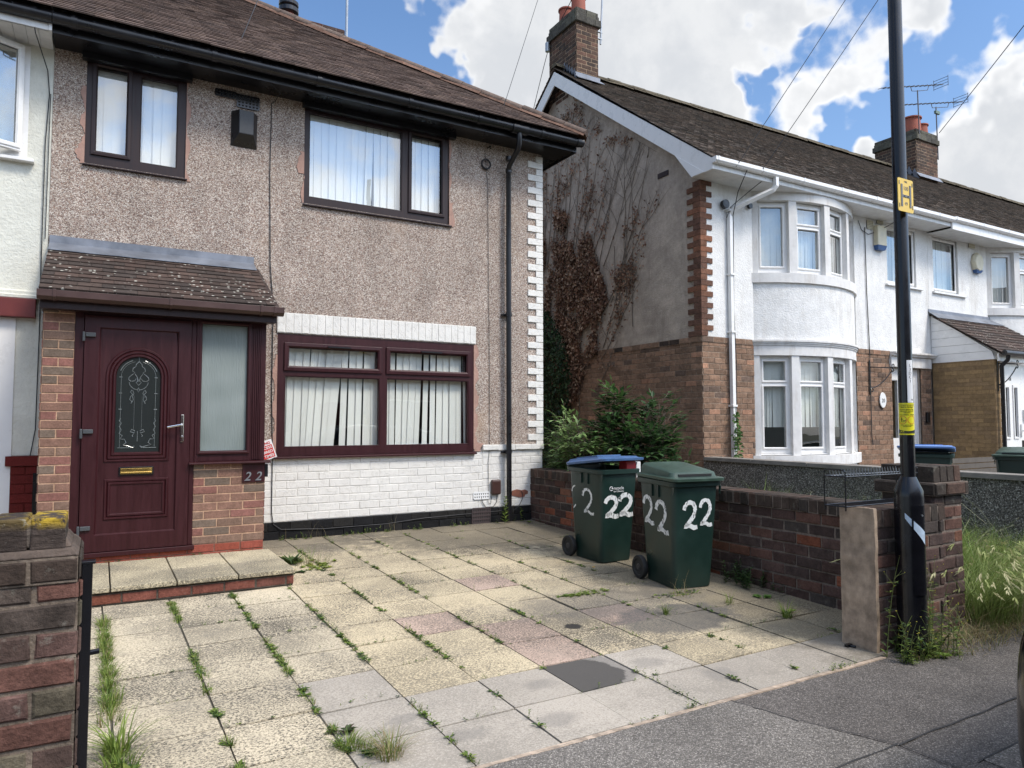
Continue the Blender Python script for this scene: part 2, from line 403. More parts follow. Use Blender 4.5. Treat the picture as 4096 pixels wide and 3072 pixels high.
def bricks(m,o,u,n,W,H,pal,mort,course=.087,blen=.235,joint=.011,off=0,depth=.012,holes=(),jt=.0025,ch=.003,alt=None,z_off=0,soldier=False,colj=.15,top_slope=0):
    """a face of brickwork: o lower left corner, u along, n outward"""
    o=Vector(o);u=Vector(u).normalized();n=Vector(n).normalized();k=Vector((0,0,1))
    def Q(a,d,z): return o+u*a+n*d+k*z
    def one(a0,a1,z0,z1):
        a0=max(a0,0);a1=min(a1,W)
        if a1-a0<.02 or z1-z0<.015: return
        segs=[(a0,a1)]
        for (h0,h1,g0,g1) in holes:
            if z1<=g0+.02 or z0>=g1-.02: continue
            ns=[]
            for s0,s1 in segs:
                if h1<=s0 or h0>=s1: ns.append((s0,s1)); continue
                if h0>s0: ns.append((s0,h0))
                if h1<s1: ns.append((h1,s1))
            segs=ns
        for s0,s1 in segs:
            if s1-s0<.02: continue
            d=depth+U(-jt,jt); c=jit(pick(pal),colj)
            e=lambda: U(-jt*.7,jt*.7)
            b=[Q(s0+e(),-.002,z0+e()),Q(s1+e(),-.002,z0+e()),Q(s1+e(),-.002,z1+e()),Q(s0+e(),-.002,z1+e())]
            f=[Q(s0+ch,d,z0+ch),Q(s1-ch,d,z0+ch),Q(s1-ch,d,z1-ch),Q(s0+ch,d,z1-ch)]
            g=[p+n*(d-ch+.002) for p in b]
            ib=[m.P(p) for p in b]; ig=[m.P(p) for p in g]; iff=[m.P(p) for p in f]
            m.face(iff,c)
            for q in range(4):
                r=(q+1)%4
                m.face((ig[q],ig[r],iff[r],iff[q]),c); m.face((ib[q],ib[r],ig[r],ig[q]),c)
    if soldier:
        a=0;i=0
        while a<W-.01:
            one(a+joint/2,a+blen-joint/2,joint/2,H-joint/2); a+=blen
    else:
        rows=int(math.ceil(H/course-.01))
        for r in range(rows):
            z0=r*course+joint/2; z1=min((r+1)*course-joint/2,H)
            if alt: a=-blen*(alt[r%len(alt)])
            else: a=-(blen/2 if r%2 else 0)-off
            while a<W:
                one(a+joint/2,a+blen-joint/2,z0,z1); a+=blen
    # mortar plane (rects around holes)
    us=sorted({0,W}|{min(max(h[i],0),W) for h in holes for i in (0,1)}); zs=sorted({0,H}|{min(max(h[i],0),H) for h in holes for i in (2,3)})
    for i in range(len(us)-1):
        for j in range(len(zs)-1):
            cu=(us[i]+us[i+1])/2;cz=(zs[j]+zs[j+1])/2
            if any(h[0]<cu<h[1] and h[2]<cz<h[3] for h in holes): continue
            m.poly([Q(us[i],0.004,zs[j]),Q(us[i+1],0.004,zs[j]),Q(us[i+1],0.004,zs[j+1]),Q(us[i],0.004,zs[j+1])],mort)

def wall_holes(m,x0,x1,z0,z1,y,thick,holes,col=None):
    """wall facing -y (local y0 = y front) with rectangular holes (x0,x1,z0,z1)"""
    xs=sorted({x0,x1}|{min(max(h[i],x0),x1) for h in holes for i in (0,1)}); zs=sorted({z0,z1}|{min(max(h[i],z0),z1) for h in holes for i in (2,3)})
    for i in range(len(xs)-1):
        for j in range(len(zs)-1):
            cx=(xs[i]+xs[i+1])/2;cz=(zs[j]+zs[j+1])/2
            if any(h[0]<cx<h[1] and h[2]<cz<h[3] for h in holes): continue
            for yy,fl in ((y,0),(y+thick,1)):
                q=[(xs[i],yy,zs[j]),(xs[i+1],yy,zs[j]),(xs[i+1],yy,zs[j+1]),(xs[i],yy,zs[j+1])]
                m.poly(q[::-1] if fl else q,col)
    for h in list(holes)+[(x0,x1,z0,z1)]:
        a,b,c,d=max(h[0],x0),min(h[1],x1),max(h[2],z0),min(h[3],z1)
        for q in (((a,c),(b,c)),((b,c),(b,d)),((b,d),(a,d)),((a,d),(a,c))):
            (p0,r0),(p1,r1)=q
            m.poly([(p0,y,r0),(p1,y,r1),(p1,y+thick,r1),(p0,y+thick,r0)],col)

# ---------------------------------------------------------------- windows
def frame_grid(m,x0,x1,z0,z1,y0,y1,glass,ch=.006):
    """solid frame slab between y0(front) and y1 with glass openings, chamfered towards the panes"""
    xs=sorted({x0,x1}|{g[i] for g in glass for i in (0,1)}); zs=sorted({z0,z1}|{g[i] for g in glass for i in (2,3)})
    for i in range(len(xs)-1):
        for j in range(len(zs)-1):
            cx=(xs[i]+xs[i+1])/2;cz=(zs[j]+zs[j+1])/2
            if any(g[0]<cx<g[1] and g[2]<cz<g[3] for g in glass): continue
            m.poly([(xs[i],y0,zs[j]),(xs[i+1],y0,zs[j]),(xs[i+1],y0,zs[j+1]),(xs[i],y0,zs[j+1])])
            m.poly([(xs[i],y1,zs[j]),(xs[i],y1,zs[j+1]),(xs[i+1],y1,zs[j+1]),(xs[i+1],y1,zs[j])])
    for (a,b,c,d) in list(glass)+[(x0,x1,z0,z1)]:
        for (p,r),(q,s) in (((a,c),(b,c)),((b,c),(b,d)),((b,d),(a,d)),((a,d),(a,c))):
            m.poly([(p,y0,r),(q,y0,s),(q,y1,s),(p,y1,r)])
def sash(m,g,y0,w=.05,d=.018):
    """mitred raised casement border round glass rect g; bevelled"""
    a,b,c,e=g; o=(a-w,b+w,c-w,e+w)
    def rng(x0,x1,z0,z1,y): return [m.P((x0,y,z0)),m.P((x1,y,z0)),m.P((x1,y,z1)),m.P((x0,y,z1))]
    r0=rng(*o,y0); r1=rng(o[0],o[1],o[2],o[3],y0-d); 
    r2=rng(a-w*.35,b+w*.35,c-w*.35,e+w*.35,y0-d-.002); r3=rng(a,b,c,e,y0-d+.012); r4=rng(a,b,c,e,y0+.03)
    for A,B in ((r0,r1),(r1,r2),(r2,r3),(r3,r4)):
        for k in range(4): m.face((A[k],A[(k+1)%4],B[(k+1)%4],B[k]))
def window(parent,name,x0,x1,z0,z1,glass,casements,mat,gmat,y=0,T=None,sill=None,sillmat=None,label=None,depth=.07,w=.045,blind=None):
    m=M()
    if T: m.frame(*T)
    frame_grid(m,x0,x1,z0,z1,y,y+depth,glass)
    for g in casements: sash(m,g,y,w)
    fixed=[g for g in glass if g not in casements]
    for g in fixed:   # glazing bead
        a,b,c,e=g; r=.012
        for q in ((a,b,c,c+r),(a,b,e-r,e),(a,a+r,c+r,e-r),(b-r,b,c+r,e-r)): m.box(q[0],q[1],y+.006,y+.02,q[2],q[3])
    fr=m.build(name,mat,parent,bevel=.003)
    if label: fr['label']=label
    for g in glass:
        p=M(); 
        if T: p.frame(*T)
        p.box(g[0]-.004,g[1]+.004,y+.022,y+.028,g[2]-.004,g[3]+.004)
        p.build('pane',gmat,fr)
    if sill:
        s=M()
        if T: s.frame(*T)
        s.prismx([(sill[4],sill[3]-.012),(y+.03,sill[3]),(y+.03,sill[2]),(sill[4],sill[2])],sill[0],sill[1])
        s.build('sill',sillmat or mat,fr,bevel=.003)
    return fr
def blind(parent,x0,x1,z0,z1,y,w,mat,col=(.8,.8,.8),T=None,fn=None,seed=1,name='vertical_blind'):
    rr=random.Random(seed); m=M()
    if T: m.frame(*T)
    x=x0;i=0
    while x<x1:
        ti,bi,ww=(0,0,w*1.1) if fn is None else fn(i,rr,w)
        k=1+rr.uniform(-.05,.04); c=tuple(q*k for q in col)
        xa,xb=x,min(x+ww,x1+.02); tw=rr.uniform(.004,.02)
        m.poly([(xa+bi,y,z0),(xb+bi,y+tw,z0),(xb+ti,y+tw,z1),(xa+ti,y,z1)],c)
        x+=w;i+=1
    return m.build(name,mat,parent)

# ---------------------------------------------------------------- roof tiles
def tiles(m,o,u,s,W,L,gauge,tw,thk,pal,inside=None,jh=.004,colj=.2,lip=.02):
    """o: eave left corner; u along eave; s up the slope (unit)"""
    o=Vector(o);u=Vector(u).normalized();s=Vector(s).normalized();n=u.cross(s).normalized()
    if n.z<0: n=-n
    rows=int(L/gauge)+1
    for r in range(rows):
        a=-(tw/2 if r%2 else 0)
        while a<W:
            a0=max(a,0);a1=min(a+tw,W)
            if a1-a0>.02 and (inside is None or inside((a0+a1)/2,r*gauge+gauge/2)):
                h=thk+U(0,jh); d0=r*gauge+U(-.004,.004); d1=min((r+1)*gauge+.03,L+.02); c=jit(pick(pal),colj); g=.0015
                hh=U(-jh*.5,jh*.5)
                p=[o+u*(a0+g)+s*d0+n*h,o+u*(a1-g)+s*d0+n*(h+hh),o+u*(a1-g)+s*d1+n*.003,o+u*(a0+g)+s*d1+n*.003]
                q=[p[0]-n*thk,p[1]-n*thk]
                i=[m.P(x) for x in p]+[m.P(x) for x in q]
                m.face((i[0],i[1],i[2],i[3]),c); m.face((i[4],i[5],i[1],i[0]),c); m.face((i[4],i[0],i[3]),c); m.face((i[1],i[5],i[2]),c)
            a+=tw
    return m
def ridge(m,p0,p1,r,seg,col,mort,bed=True):
    p0=Vector(p0);p1=Vector(p1);d=(p1-p0);L=d.length;d.normalize()
    side=d.cross(Vector((0,0,1))).normalized(); up=side.cross(d).normalized()
    k=0;a=0
    while a<L:
        b=min(a+seg-.008,L); rr=r*U(.96,1.04); c=jit(col,.18); lift=U(-.006,.008)
        rings=[]
        for s_ in (a,b):
            c0=p0+d*s_+up*lift
            rings.append([m.P(c0+side*math.cos(t)*rr+up*math.sin(t)*rr*.8) for t in [math.pi*j/10 for j in range(11)]])
        for j in range(10): m.face((rings[0][j],rings[0][j+1],rings[1][j+1],rings[1][j]),c)
        m.face(rings[0],c); m.face(rings[1][::-1],c)
        if bed:
            for sg in (1,-1):
                o0=p0+d*(a-.004)+side*sg*(r*.8); o1=p0+d*(b+.012)+side*sg*(r*.8); j0=U(.02,.06);j1=U(.02,.06)
                m.poly([o0+up*.03,o1+up*.03,o1+side*sg*j1-up*.035,o0+side*sg*j0-up*.035],jit(mort,.15))
        a+=seg

# ================================================================ GROUND
SL=.033
def gz(y): return -SL*(8-y) if y>2.74 else -SL*(8-2.74)-.012*(2.74-y)
m=M(); m.poly([(-60,-60,-.42),(80,-60,-.42),(80,90,-.42),(-60,90,-.42)]); m.build('ground',MAT['ground'],props=STR,origin=(0,0,0))
m=M(); m.box(-50,70,-8,0.62,-.8,-.31); m.build('road',MAT['asphalt_road'],props=STR,origin=(0,0,0))
m=M(); m.box(-50,70,.62,.75,-.8,gz(.7)+.002); m.build('kerb',MAT['concrete'],props=STR)
# pavement with patches
m=M(); m.slab([(-50,.75,gz(.75)),(70,.75,gz(.75)),(70,2.74,gz(2.74)),(-50,2.74,gz(2.74))],.3); m.build('pavement',MAT['asphalt'],props=STR,origin=(0,0,0))
m=M()
def patch(pts): m.slab([(x,y,gz(y)+.005) for x,y in pts],.004)
patch([(-50,.80),(3.16,.80),(3.12,1.98),(2.97,2.36),(2.86,2.715),(-50,2.715)])
patch([(3.30,.80),(70,.80),(70,1.72),(3.34,1.72)])
m.build('pavement_patch',MAT['asphalt_light'],props=STR,origin=(0,0,0))
m=M()
def seam(a,b,w=.0042):
    a=Vector(a);b=Vector(b);n=8;d=(b-a)/n;s=Vector((-d.y,d.x)).normalized()
    P=[a+d*k+s*U(-.008,.008) for k in range(n+1)]
    for k in range(n):
        w0=w*U(.6,1.3)
        m.poly([(P[k].x-s.x*w0,P[k].y-s.y*w0,gz(P[k].y)+.0075),(P[k].x+s.x*w0,P[k].y+s.y*w0,gz(P[k].y)+.0075),(P[k+1].x+s.x*w0,P[k+1].y+s.y*w0,gz(P[k+1].y)+.0075),(P[k+1].x-s.x*w0,P[k+1].y-s.y*w0,gz(P[k+1].y)+.0075)],(.02,.02,.02))
seam((2.87,2.70),(2.97,2.36));seam((2.97,2.36),(3.16,1.98));seam((2.3,1.98),(3.16,1.98));seam((3.16,1.98),(4.3,1.99));seam((4.3,1.99),(7,2.0));seam((3.16,1.98),(3.18,.8));seam((3.3,1.72),(5,1.73))
m.build('asphalt_seams',simple('seam_tar',(.035,.034,.033),.9,.3,9),props=STR,origin=(0,0,0))
# driveway slabs
XL=[-.82,-.38,.06,.50,.93,1.37,1.80,2.22,2.66,3.08,3.51,3.94,4.37,4.80,5.2]
YL=[2.74,3.15,3.55,3.97,4.39,4.80,5.20,5.60,6.00,6.40,6.80,7.20,7.60,8.05]
m=M(); spk=[]; oil=[]
pink={(7,4),(8,2),(8,3),(10,3),(9,6)}
greyrow={4:3,5:2,6:2,7:2,8:2,9:2,10:1,11:1,12:1}
pink={(6,4),(7,2),(7,3),(9,3),(8,6)}
greyrow={4:3,5:2,6:2,7:2,8:2,9:1,10:1,11:1,12:1}
for i in range(len(XL)-1):
    offy=U(-.012,.012)
    if i<4: offy+=.05
    for j in range(len(YL)-1):
        y0=YL[j]+(offy if j>0 else 0); y1=YL[j+1]+offy
        sk=lambda x,y: x+.0175*(5.2-y)
        g=.0045; x0,x1=XL[i],XL[i+1]
        if i in (2,3,4) and R()<.6: g=.007
        if j<greyrow.get(i,0): c=jit((.425,.38,.32),.08); s_=.40
        elif (i,j) in pink: c=jit((.49,.365,.29),.06); s_=.9
        else: c=jit((.58,.485,.325) if i>4 else (.565,.485,.35),.09); s_=U(.8,1.15) if i<6 else U(.65,1.1)
        dz=U(-.003,.003); tl=U(-.004,.004)
        P=[(sk(x0,y0)+g,y0+g,gz(y0)+dz+tl),(sk(x1,y0)-g,y0+g,gz(y0)+dz-tl),(sk(x1,y1)-g,y1-g,gz(y1)+dz-tl),(sk(x0,y1)+g,y1-g,gz(y1)+dz+tl)]
        nf=len(m.f); m.slab(P,.05,c); spk+= [s_]*(len(m.f)-nf); oil+=[1.0 if (i,j)==(7,1) else 0.0]*(len(m.f)-nf)
dr=m.build('driveway',MAT['drive'],props=STR,origin=(0,0,0))
at=dr.data.attributes.new('speck','FLOAT','FACE'); at.data.foreach_set('value',spk)
at=dr.data.attributes.new('oilslab','FLOAT','FACE'); at.data.foreach_set('value',oil)
m=M(); m.slab([(-1.2,2.74,gz(2.74)-.008),(5.1,2.74,gz(2.74)-.008),(5.1,8.1,gz(8.1)-.008),(-1.2,8.1,gz(8.1)-.008)],.2); m.build('driveway_bed',simple('joint_dirt',(.075,.068,.052),.95,.4,10,bump=.5),props=STR,origin=(0,0,0))
# pale broken edge strip between slabs and asphalt
m=M()
for k in range(90):
    x=.9+k*.038
    if x>4.2: break
    w=.022+.012*noise.noise(Vector((x*3,0,0))); y=2.725
    m.slab([(x,y-w,gz(2.7)+.007),(x+.04,y-w-.004*R(),gz(2.7)+.007),(x+.04,2.738,gz(2.74)+.001),(x,2.738,gz(2.74)+.001)],.01,jit((.42,.33,.25),.2))
m.build('edge_mortar',simple('edge_mortar',(.4,.3,.22),.9,.3,20,attr=True,bump=.5),props=STR)
# passage soil and neighbour gardens
m=M(); m.slab([(5.1,2.74,gz(2.74)+.006),(8.0,2.74,gz(2.74)+.006),(8.0,16,.05),(5.1,16,.05)],.2); m.build('passage_ground',MAT['soil'],props=STR,origin=(0,0,0))
m=M(); m.slab([(8.0,2.74,gz(2.74)+.005),(40,2.74,gz(2.74)+.005),(40,8.1,.0),(8.0,8.1,.0)],.2); m.build('front_garden_paving',MAT['concrete'],props=STR,origin=(0,0,0))
m=M(); m.slab([(-20,2.9,gz(2.9)),(-1.2,2.9,gz(2.9)),(-1.2,8.1,.0),(-20,8.1,0)],.2); m.build('left_garden_paving',MAT['concrete'],props=STR,origin=(0,0,0))

# ================================================================ HOUSE 22
F=8.0
h22=empty('pebbledash_house',(2.3,8,0),'brown pebbledash house with maroon front door porch and white painted brick base','house')
w1=(-.20,.695,3.79,4.86); w2=(1.91,3.70,3.72,4.86); gw=(1.655,4.05,.90,2.235)
m=M(); wall_holes(m,-.47,5.07,.93,5.0,F-.018,.2,[w1,w2,gw,(-.4,1.30,.0,2.6)])
m.build('wall',MAT['pebble'],h22)
m=M()  # brick core, side, back walls
wall_holes(m,-.47,5.07,-.3,5.0,F+.05,.12,[w1,w2,gw,(-.3,1.2,.1,2.3)])
m.box(4.95,5.067,F+.172,15.4,-.3,5.0); m.box(-.47,5.0,15.2,15.4,-.3,5.0)
m.build('house_shell',MAT['grey_render'],h22)
m=M(); m.box(-.40,4.94,8.175,15.1,2.5,2.62); m.box(-.40,4.94,9.6,9.7,2.63,4.98); m.box(-.40,4.94,9.6,9.7,.1,2.49); m.box(1.36,1.44,8.175,9.59,.1,4.98); m.box(-.40,4.94,8.175,15,.0,.09)
m.build('interior',MAT['dark'],h22)
# painted brickwork
WM=(.69,.67,.625)
m=M(); bricks(m,(1.30,F-.012,.19),(1,0,0),(0,-1,0),2.85+.03,.70,WHT,WM,course=.0875,joint=.009,depth=.008,jt=.002,colj=.015)
bricks(m,(4.18,F-.012,.19),(1,0,0),(0,-1,0),.89,.72,WHT,WM,course=.09,joint=.009,depth=.008,jt=.002,colj=.015)
m.box(1.30,5.07,F-.010,F+.05,.17,.93,WM)
bricks(m,(4.17,F-.042,.91),(1,0,0),(0,-1,0),.905,.07,WHT,WM,course=.07,joint=.008,depth=.008,colj=.015)
m.box(4.17,5.075,F-.042,F+.02,.91,.98,WM[:])
m.build('painted_brick_base',MAT['brick_white'],h22)
m=M(); bricks(m,(1.30,F-.012,-.01),(1,0,0),(0,-1,0),3.77,.195,BLK,(.03,.028,.026),course=.098,joint=.011,depth=.016,off=.07,jt=.004); m.box(1.3,5.07,F-.01,F+.05,-.25,.185,(.03,.028,.026))
m.build('black_plinth',MAT['brick_black'],h22)
m=M(); bricks(m,(1.645,F-.03,2.245),(1,0,0),(0,-1,0),2.43,.222,WHT,WM,blen=.0868,joint=.009,depth=.010,soldier=True,jt=.002,colj=.015); m.box(1.645,4.075,F-.03,F,2.245,2.467,WM)
m.build('soldier_lintel',MAT['brick_white'],h22)
m=M()
z=4.83;k=0
while z>1.0:
    zz=z-.0865; wide=(k%2==1); x0=4.845 if wide else 4.972
    z_hi=z; z_lo=max(zz,.98)
    e=lambda:U(-.004,.004)
    m.hexa([(x0+e(),F-.034,z_lo+.002+e()),(5.078,F-.034,z_lo+.002),(5.078,F-.034,z_hi-.003),(x0+e(),F-.034,z_hi-.003+e())][::1],
           [(x0,F+.0,z_lo+.001),(5.078,F+.12,z_lo+.001),(5.078,F+.12,z_hi-.001),(x0,F+.0,z_hi-.001)],jit((.73,.71,.665),.015))
    z=zz;k+=1
m.build('quoins',MAT['brick_white'],h22,bevel=.004)
# mortar repair patches round windows, ragged outline
def ragged(m,x0,x1,z0,z1,y,side,seed,amp=.02,n=26):
    rr=random.Random(seed); pts=[]
    if side=='L':   # straight edge at x1, ragged at x0
        L=[(x0+amp*rr.uniform(-1,1)+.02*math.sin(k*.7+seed),z0+(z1-z0)*k/n) for k in range(n+1)]; 
        pts=[(x1,z0)]+[(x1,z1)]; poly=L+[(x1,z1),(x1,z0)]
    else:
        L=[(x1+amp*rr.uniform(-1,1)+.02*math.sin(k*.7+seed),z0+(z1-z0)*k/n) for k in range(n+1)]; poly=[(x0,z1),(x0,z0)]+L
    for k in range(n):
        a,b=L[k],L[k+1]; xe=x1 if side=='L' else x0
        m.hexa([(a[0],y,a[1]),(xe,y,a[1]),(xe,y,b[1]),(b[0],y,b[1])],[(a[0],y+.02,a[1]),(xe,y+.02,a[1]),(xe,y+.02,b[1]),(b[0],y+.02,b[1])])
Y=F-.026
for q in ((-.225,-.20,3.78,4.55,Y,'L',1,.008),(-.255,-.20,3.78,3.98,Y-.001,'L',8,.01,8),(.695,.72,3.76,4.88,Y,'R',2,.006),(1.85,1.91,4.05,4.30,Y,'L',3,.015,8),(1.895,1.91,3.72,4.05,Y,'L',3,.004,8),(3.70,3.715,3.72,4.85,Y,'R',5,.005),(3.70,3.76,3.70,4.0,Y-.001,'R',6,.012,9),(4.05,4.10,.93,2.235,Y,'R',7,.014,40),(1.62,1.655,.93,2.0,Y,'L',9,.01),(4.06,4.165,.90,1.0,Y-.001,'R',10,.01,6)):
    m=M(); ragged(m,*q); m.build('mortar_patch',MAT['mortar'],h22)
# rusty exposed brick patch low right
m=M(); pts=[(4.60,.325),(4.61,.385),(4.68,.40),(4.75,.385),(4.80,.392),(4.845,.37),(4.84,.335),(4.80,.325),(4.79,.30),(4.72,.295),(4.66,.31)]
m.prism(pts,F-.026,F-.006); m.build('bare_brick_patch',simple('bare_brick',(.22,.085,.055),.9,.3,14,bump=.5),h22)

def gl(x0,x1,z0,z1): return (x0,x1,z0,z1)
# upper left window
g1=gl(-.105,.148,3.93,4.775); g2=gl(.272,.618,3.88,4.775)
wa=window(h22,'window',*w1,[g1,g2],[g1],MAT['brown_frame'],MAT['glass_up'],y=F-.008,sill=(-.215,.715,3.765,3.79,F-.05),depth=.08)
blind(wa,-.14,.66,3.86,4.80,F+.078,.089,MAT['blind_blue'],(.86,.88,.90),seed=3,fn=lambda i,r,w:(0,r.uniform(-.012,.012),w*1.12))
# upper right window
g3=gl(1.965,3.08,3.80,4.78); g4=gl(3.205,3.595,3.845,4.765)
wb=window(h22,'window',*w2,[g3,g4],[g4],MAT['brown_frame'],MAT['glass_up'],y=F-.008,sill=(1.90,3.73,3.69,3.72,F-.05),depth=.08)
blind(wb,1.95,3.62,3.78,4.80,F+.078,.089,MAT['blind_blue'],(.86,.88,.90),seed=8,fn=lambda i,r,w:(0,r.uniform(-.03,.03) if 5<i<11 else r.uniform(-.006,.006),w*1.02))
# lower window
ga=gl(1.78,2.79,1.885,2.085); gb=gl(2.95,3.945,1.885,2.09); gc=gl(1.735,2.825,.99,1.775); gd=gl(2.905,3.98,.99,1.78)
wc=window(h22,'window',*gw,[ga,gb,gc,gd],[ga,gb],MAT['rosewood'],MAT['glass'],y=F-.02,sill=(1.625,4.075,.868,.90,F-.075),depth=.09,w=.055)
for q in ((2.20,2.46),(3.33,3.60)):
    m=M(); m.box(*q,F-.066,F-.04,2.103,2.118); m.build('trickle_vent',MAT['black_plastic'],wc)
def fan(i,r,w):
    b=.05*math.sin(i*.55+.6)-.012*(i%13)+r.uniform(-.006,.006); return (0,b,w*(.62 if i%3==1 else .82)+r.uniform(-.006,.012))
blind(wc,1.70,2.86,.97,2.12,F+.074,.0875,MAT['blind_blue'],(.82,.81,.77),seed=11,fn=lambda i,r,w:(0,(-.012*i if i<8 else -.02)+r.uniform(-.016,.016),w*(1.10 if i not in(3,8,10) else .84)))
blind(wc,2.89,4.02,.97,2.12,F+.074,.0875,MAT['blind_blue'],(.82,.81,.77),seed=12,fn=lambda i,r,w:(0,(.02-.014*i if i<6 else -.035+.004*i)+r.uniform(-.014,.012),w*(1.08 if i in(0,2,3,4,8,9,10,12) else .80)))
# eaves
m=M(); m.box(-.47,5.40,7.635,7.66,4.85,5.02); m.box(5.385,5.41,7.66,15.75,4.85,5.02)
m.build('fascia',MAT['black_plastic'],h22)
m=M(); m.box(-.47,5.385,7.66,7.985,4.865,4.885); m.box(5.08,5.385,7.985,15.7,4.865,4.885)
m.box(-.24,.74,7.90,7.978,4.80,4.862); m.box(1.88,3.76,7.90,7.978,4.80,4.862)
m.build('soffit',MAT['black_plastic'],h22)
m=M(); zg=4.955
m.tube([(-.47,7.56,zg),(5.44,7.56,zg)],.058,14)
for x in (-.3,.9,1.95,3.0,3.9,4.8,5.36): m.tube([(x-.025,7.56,zg),(x+.025,7.56,zg)],.066,14)
m.tube([(4.36,7.56,zg-.006),(4.58,7.56,zg-.006)],.07,14)
m.build('gutter',MAT['black_plastic'],h22,smooth=True)
m=M(); m.tube([(4.47,7.56,4.92),(4.47,7.56,4.76),(4.475,7.60,4.70),(4.50,7.86,4.58),(4.51,7.90,4.52),(4.51,7.90,3.5),(4.52,7.90,0.02)],.034,14)
for z in (4.66,4.5,2.62,.86): m.tube([(4.512,7.90,z),(4.512,7.90,z+.05)],.041,14)
m.box(4.44,4.58,7.93,7.985,.87,.895); m.box(4.44,4.58,7.93,7.985,2.63,2.655)
m.build('downpipe',MAT['black_plastic'],h22,smooth=True)
# roof
HIP=[(5.42,7.46,4.99),(2.94,10.0,6.80),(2.16,11.0,7.51),(1.55,11.75,8.04)]
ang=math.atan(.71); cs,sn=math.cos(ang),math.sin(ang)
m=M(); m.poly([(-.47,7.52,4.99),(5.38,7.52,4.99),HIP[3],(-.47,11.75,8.02)],(.05,.04,.035)); m.poly([(5.38,7.52,4.99),(5.38,15.95,4.99),HIP[3]],(.05,.04,.035)); m.poly([(-.47,15.95,4.99),(-.47,11.75,8.02),HIP[3],(5.38,15.95,4.99)],(.05,.04,.035))
TP=[(4,(.120,.085,.070)),(3,(.14,.10,.083)),(2,(.10,.073,.062)),(1,(.165,.118,.093))]
def hipx(s_):
    y=7.46+s_*cs
    for a,b in zip(HIP,HIP[1:]):
        if y<=b[1]: return a[0]+(b[0]-a[0])*(y-a[1])/(b[1]-a[1])
    return HIP[3][0]
tiles(m,(-.47,7.46,5.005),(1,0,0),(0,cs,sn),5.95,5.25,.098,.165,.014,TP,inside=lambda a,s_:-.47+a<hipx(s_)-.02)
sx=Vector((-(5.42-1.55),0,8.04-4.99)).normalized()
tiles(m,(5.46,7.5,5.0),(0,1,0),sx,8.4,4.8,.1,.165,.014,TP,inside=lambda a,s_: abs(a-4.25)<4.25*(1-s_/4.9)-.05)
rf=m.build('roof',MAT['tile22'],h22)
m=M()
for a,b in zip(HIP,HIP[1:]): ridge(m,(a[0],a[1],a[2]+.03),(b[0],b[1],b[2]+.03),.085,.32,(.135,.10,.082),(.17,.10,.072))
ridge(m,(-.47,11.75,8.07),(1.55,11.75,8.07),.10,.32,(.17,.10,.075),(.26,.13,.085))
m.build('hip_ridge',MAT['mortar_ridge'],rf)
# chimney of 22 behind the hip
m=M(); bricks(m,(2.24,12.1,6.9),(1,0,0),(0,-1,0),1.32,1.28,OLD,(.2,.15,.12),ch=.004); bricks(m,(3.56,12.1,6.9),(0,1,0),(1,0,0),.6,1.28,OLD,(.2,.15,.12)); m.box(2.24,3.56,12.1,12.7,6.5,8.18,(.1,.07,.06))
chim=m.build('chimney',MAT['brick'],rf)
m=M(); m.lathe((2.66,12.4,8.0),[(.13,0),(.12,.18),(.145,.20),(.145,.25),(.12,.26),(.12,.36)],18); m.build('chimney_pot',MAT['terracotta'],rf,smooth=True)
m=M(); m.lathe((2.66,12.4,8.34),[(.12,0),(.17,.04),(.17,.11),(.14,.13),(.168,.16),(.168,.22),(.10,.26)],18); m.build('chimney_cowl',MAT['black_metal'],rf,smooth=True)
# vents, alarm etc.
m=M(); 
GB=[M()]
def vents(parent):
    GB[0].build('vent_hole_shade',MAT['dark'],parent); GB[0]=M()  # dark boxes behind the bars stand in for shade inside the openings
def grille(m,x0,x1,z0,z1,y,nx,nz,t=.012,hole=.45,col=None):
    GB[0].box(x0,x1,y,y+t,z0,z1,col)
    dx=(x1-x0)/nx;dz=(z1-z0)/nz
    for i in range(nx+1):
        x=x0+dx*i; m.box(x-dx*hole*.5,x+dx*hole*.5,y-.006,y-.0005,z0,z1,col)
    for j in range(nz+1):
        z=z0+dz*j; m.box(x0,x1,y-.0075,y-.0062,z-dz*hole*.5,z+dz*hole*.5,col)
grille(m,.97,1.175,4.735,4.80,F-.03,7,2); grille(m,1.19,1.41,4.66,4.79,F-.032,6,4)
m.build('air_vent',MAT['black_metal'],h22)
m=M(); bx=(1.13,1.40,4.22,4.60)
m.hexa([(1.20,F-.12,4.34),(1.345,F-.12,4.34),(1.345,F-.12,4.595),(1.20,F-.12,4.595)],[(1.13,F-.02,4.22),(1.40,F-.02,4.22),(1.40,F-.02,4.60),(1.13,F-.02,4.60)])
m.build('alarm_box',MAT['black_plastic'],h22,bevel=.004)
m=M(); m.box(1.205,1.34,F-.124,F-.1195,4.345,4.59); m.build('alarm_face',simple('faded_panel',(.035,.037,.04),.5,.4,14),h22)
m=M(); grille(m,4.055,4.265,.31,.385,F-.025,7,2,hole=.55); m.build('air_brick',MAT['paint_white'],h22)
m=M(); grille(m,4.03,4.28,.01,.19,F-.032,8,4); m.build('air_vent',MAT['rust'],h22)
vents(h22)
m=M(); m.box(4.29,4.425,F-.07,F-.02,.35,.54); m.build('meter_box',MAT['brown_plastic'],h22,bevel=.02)
def cable(m,pts,r=.004): m.tube(pts,r,6)
m=M(); Y=F-.03
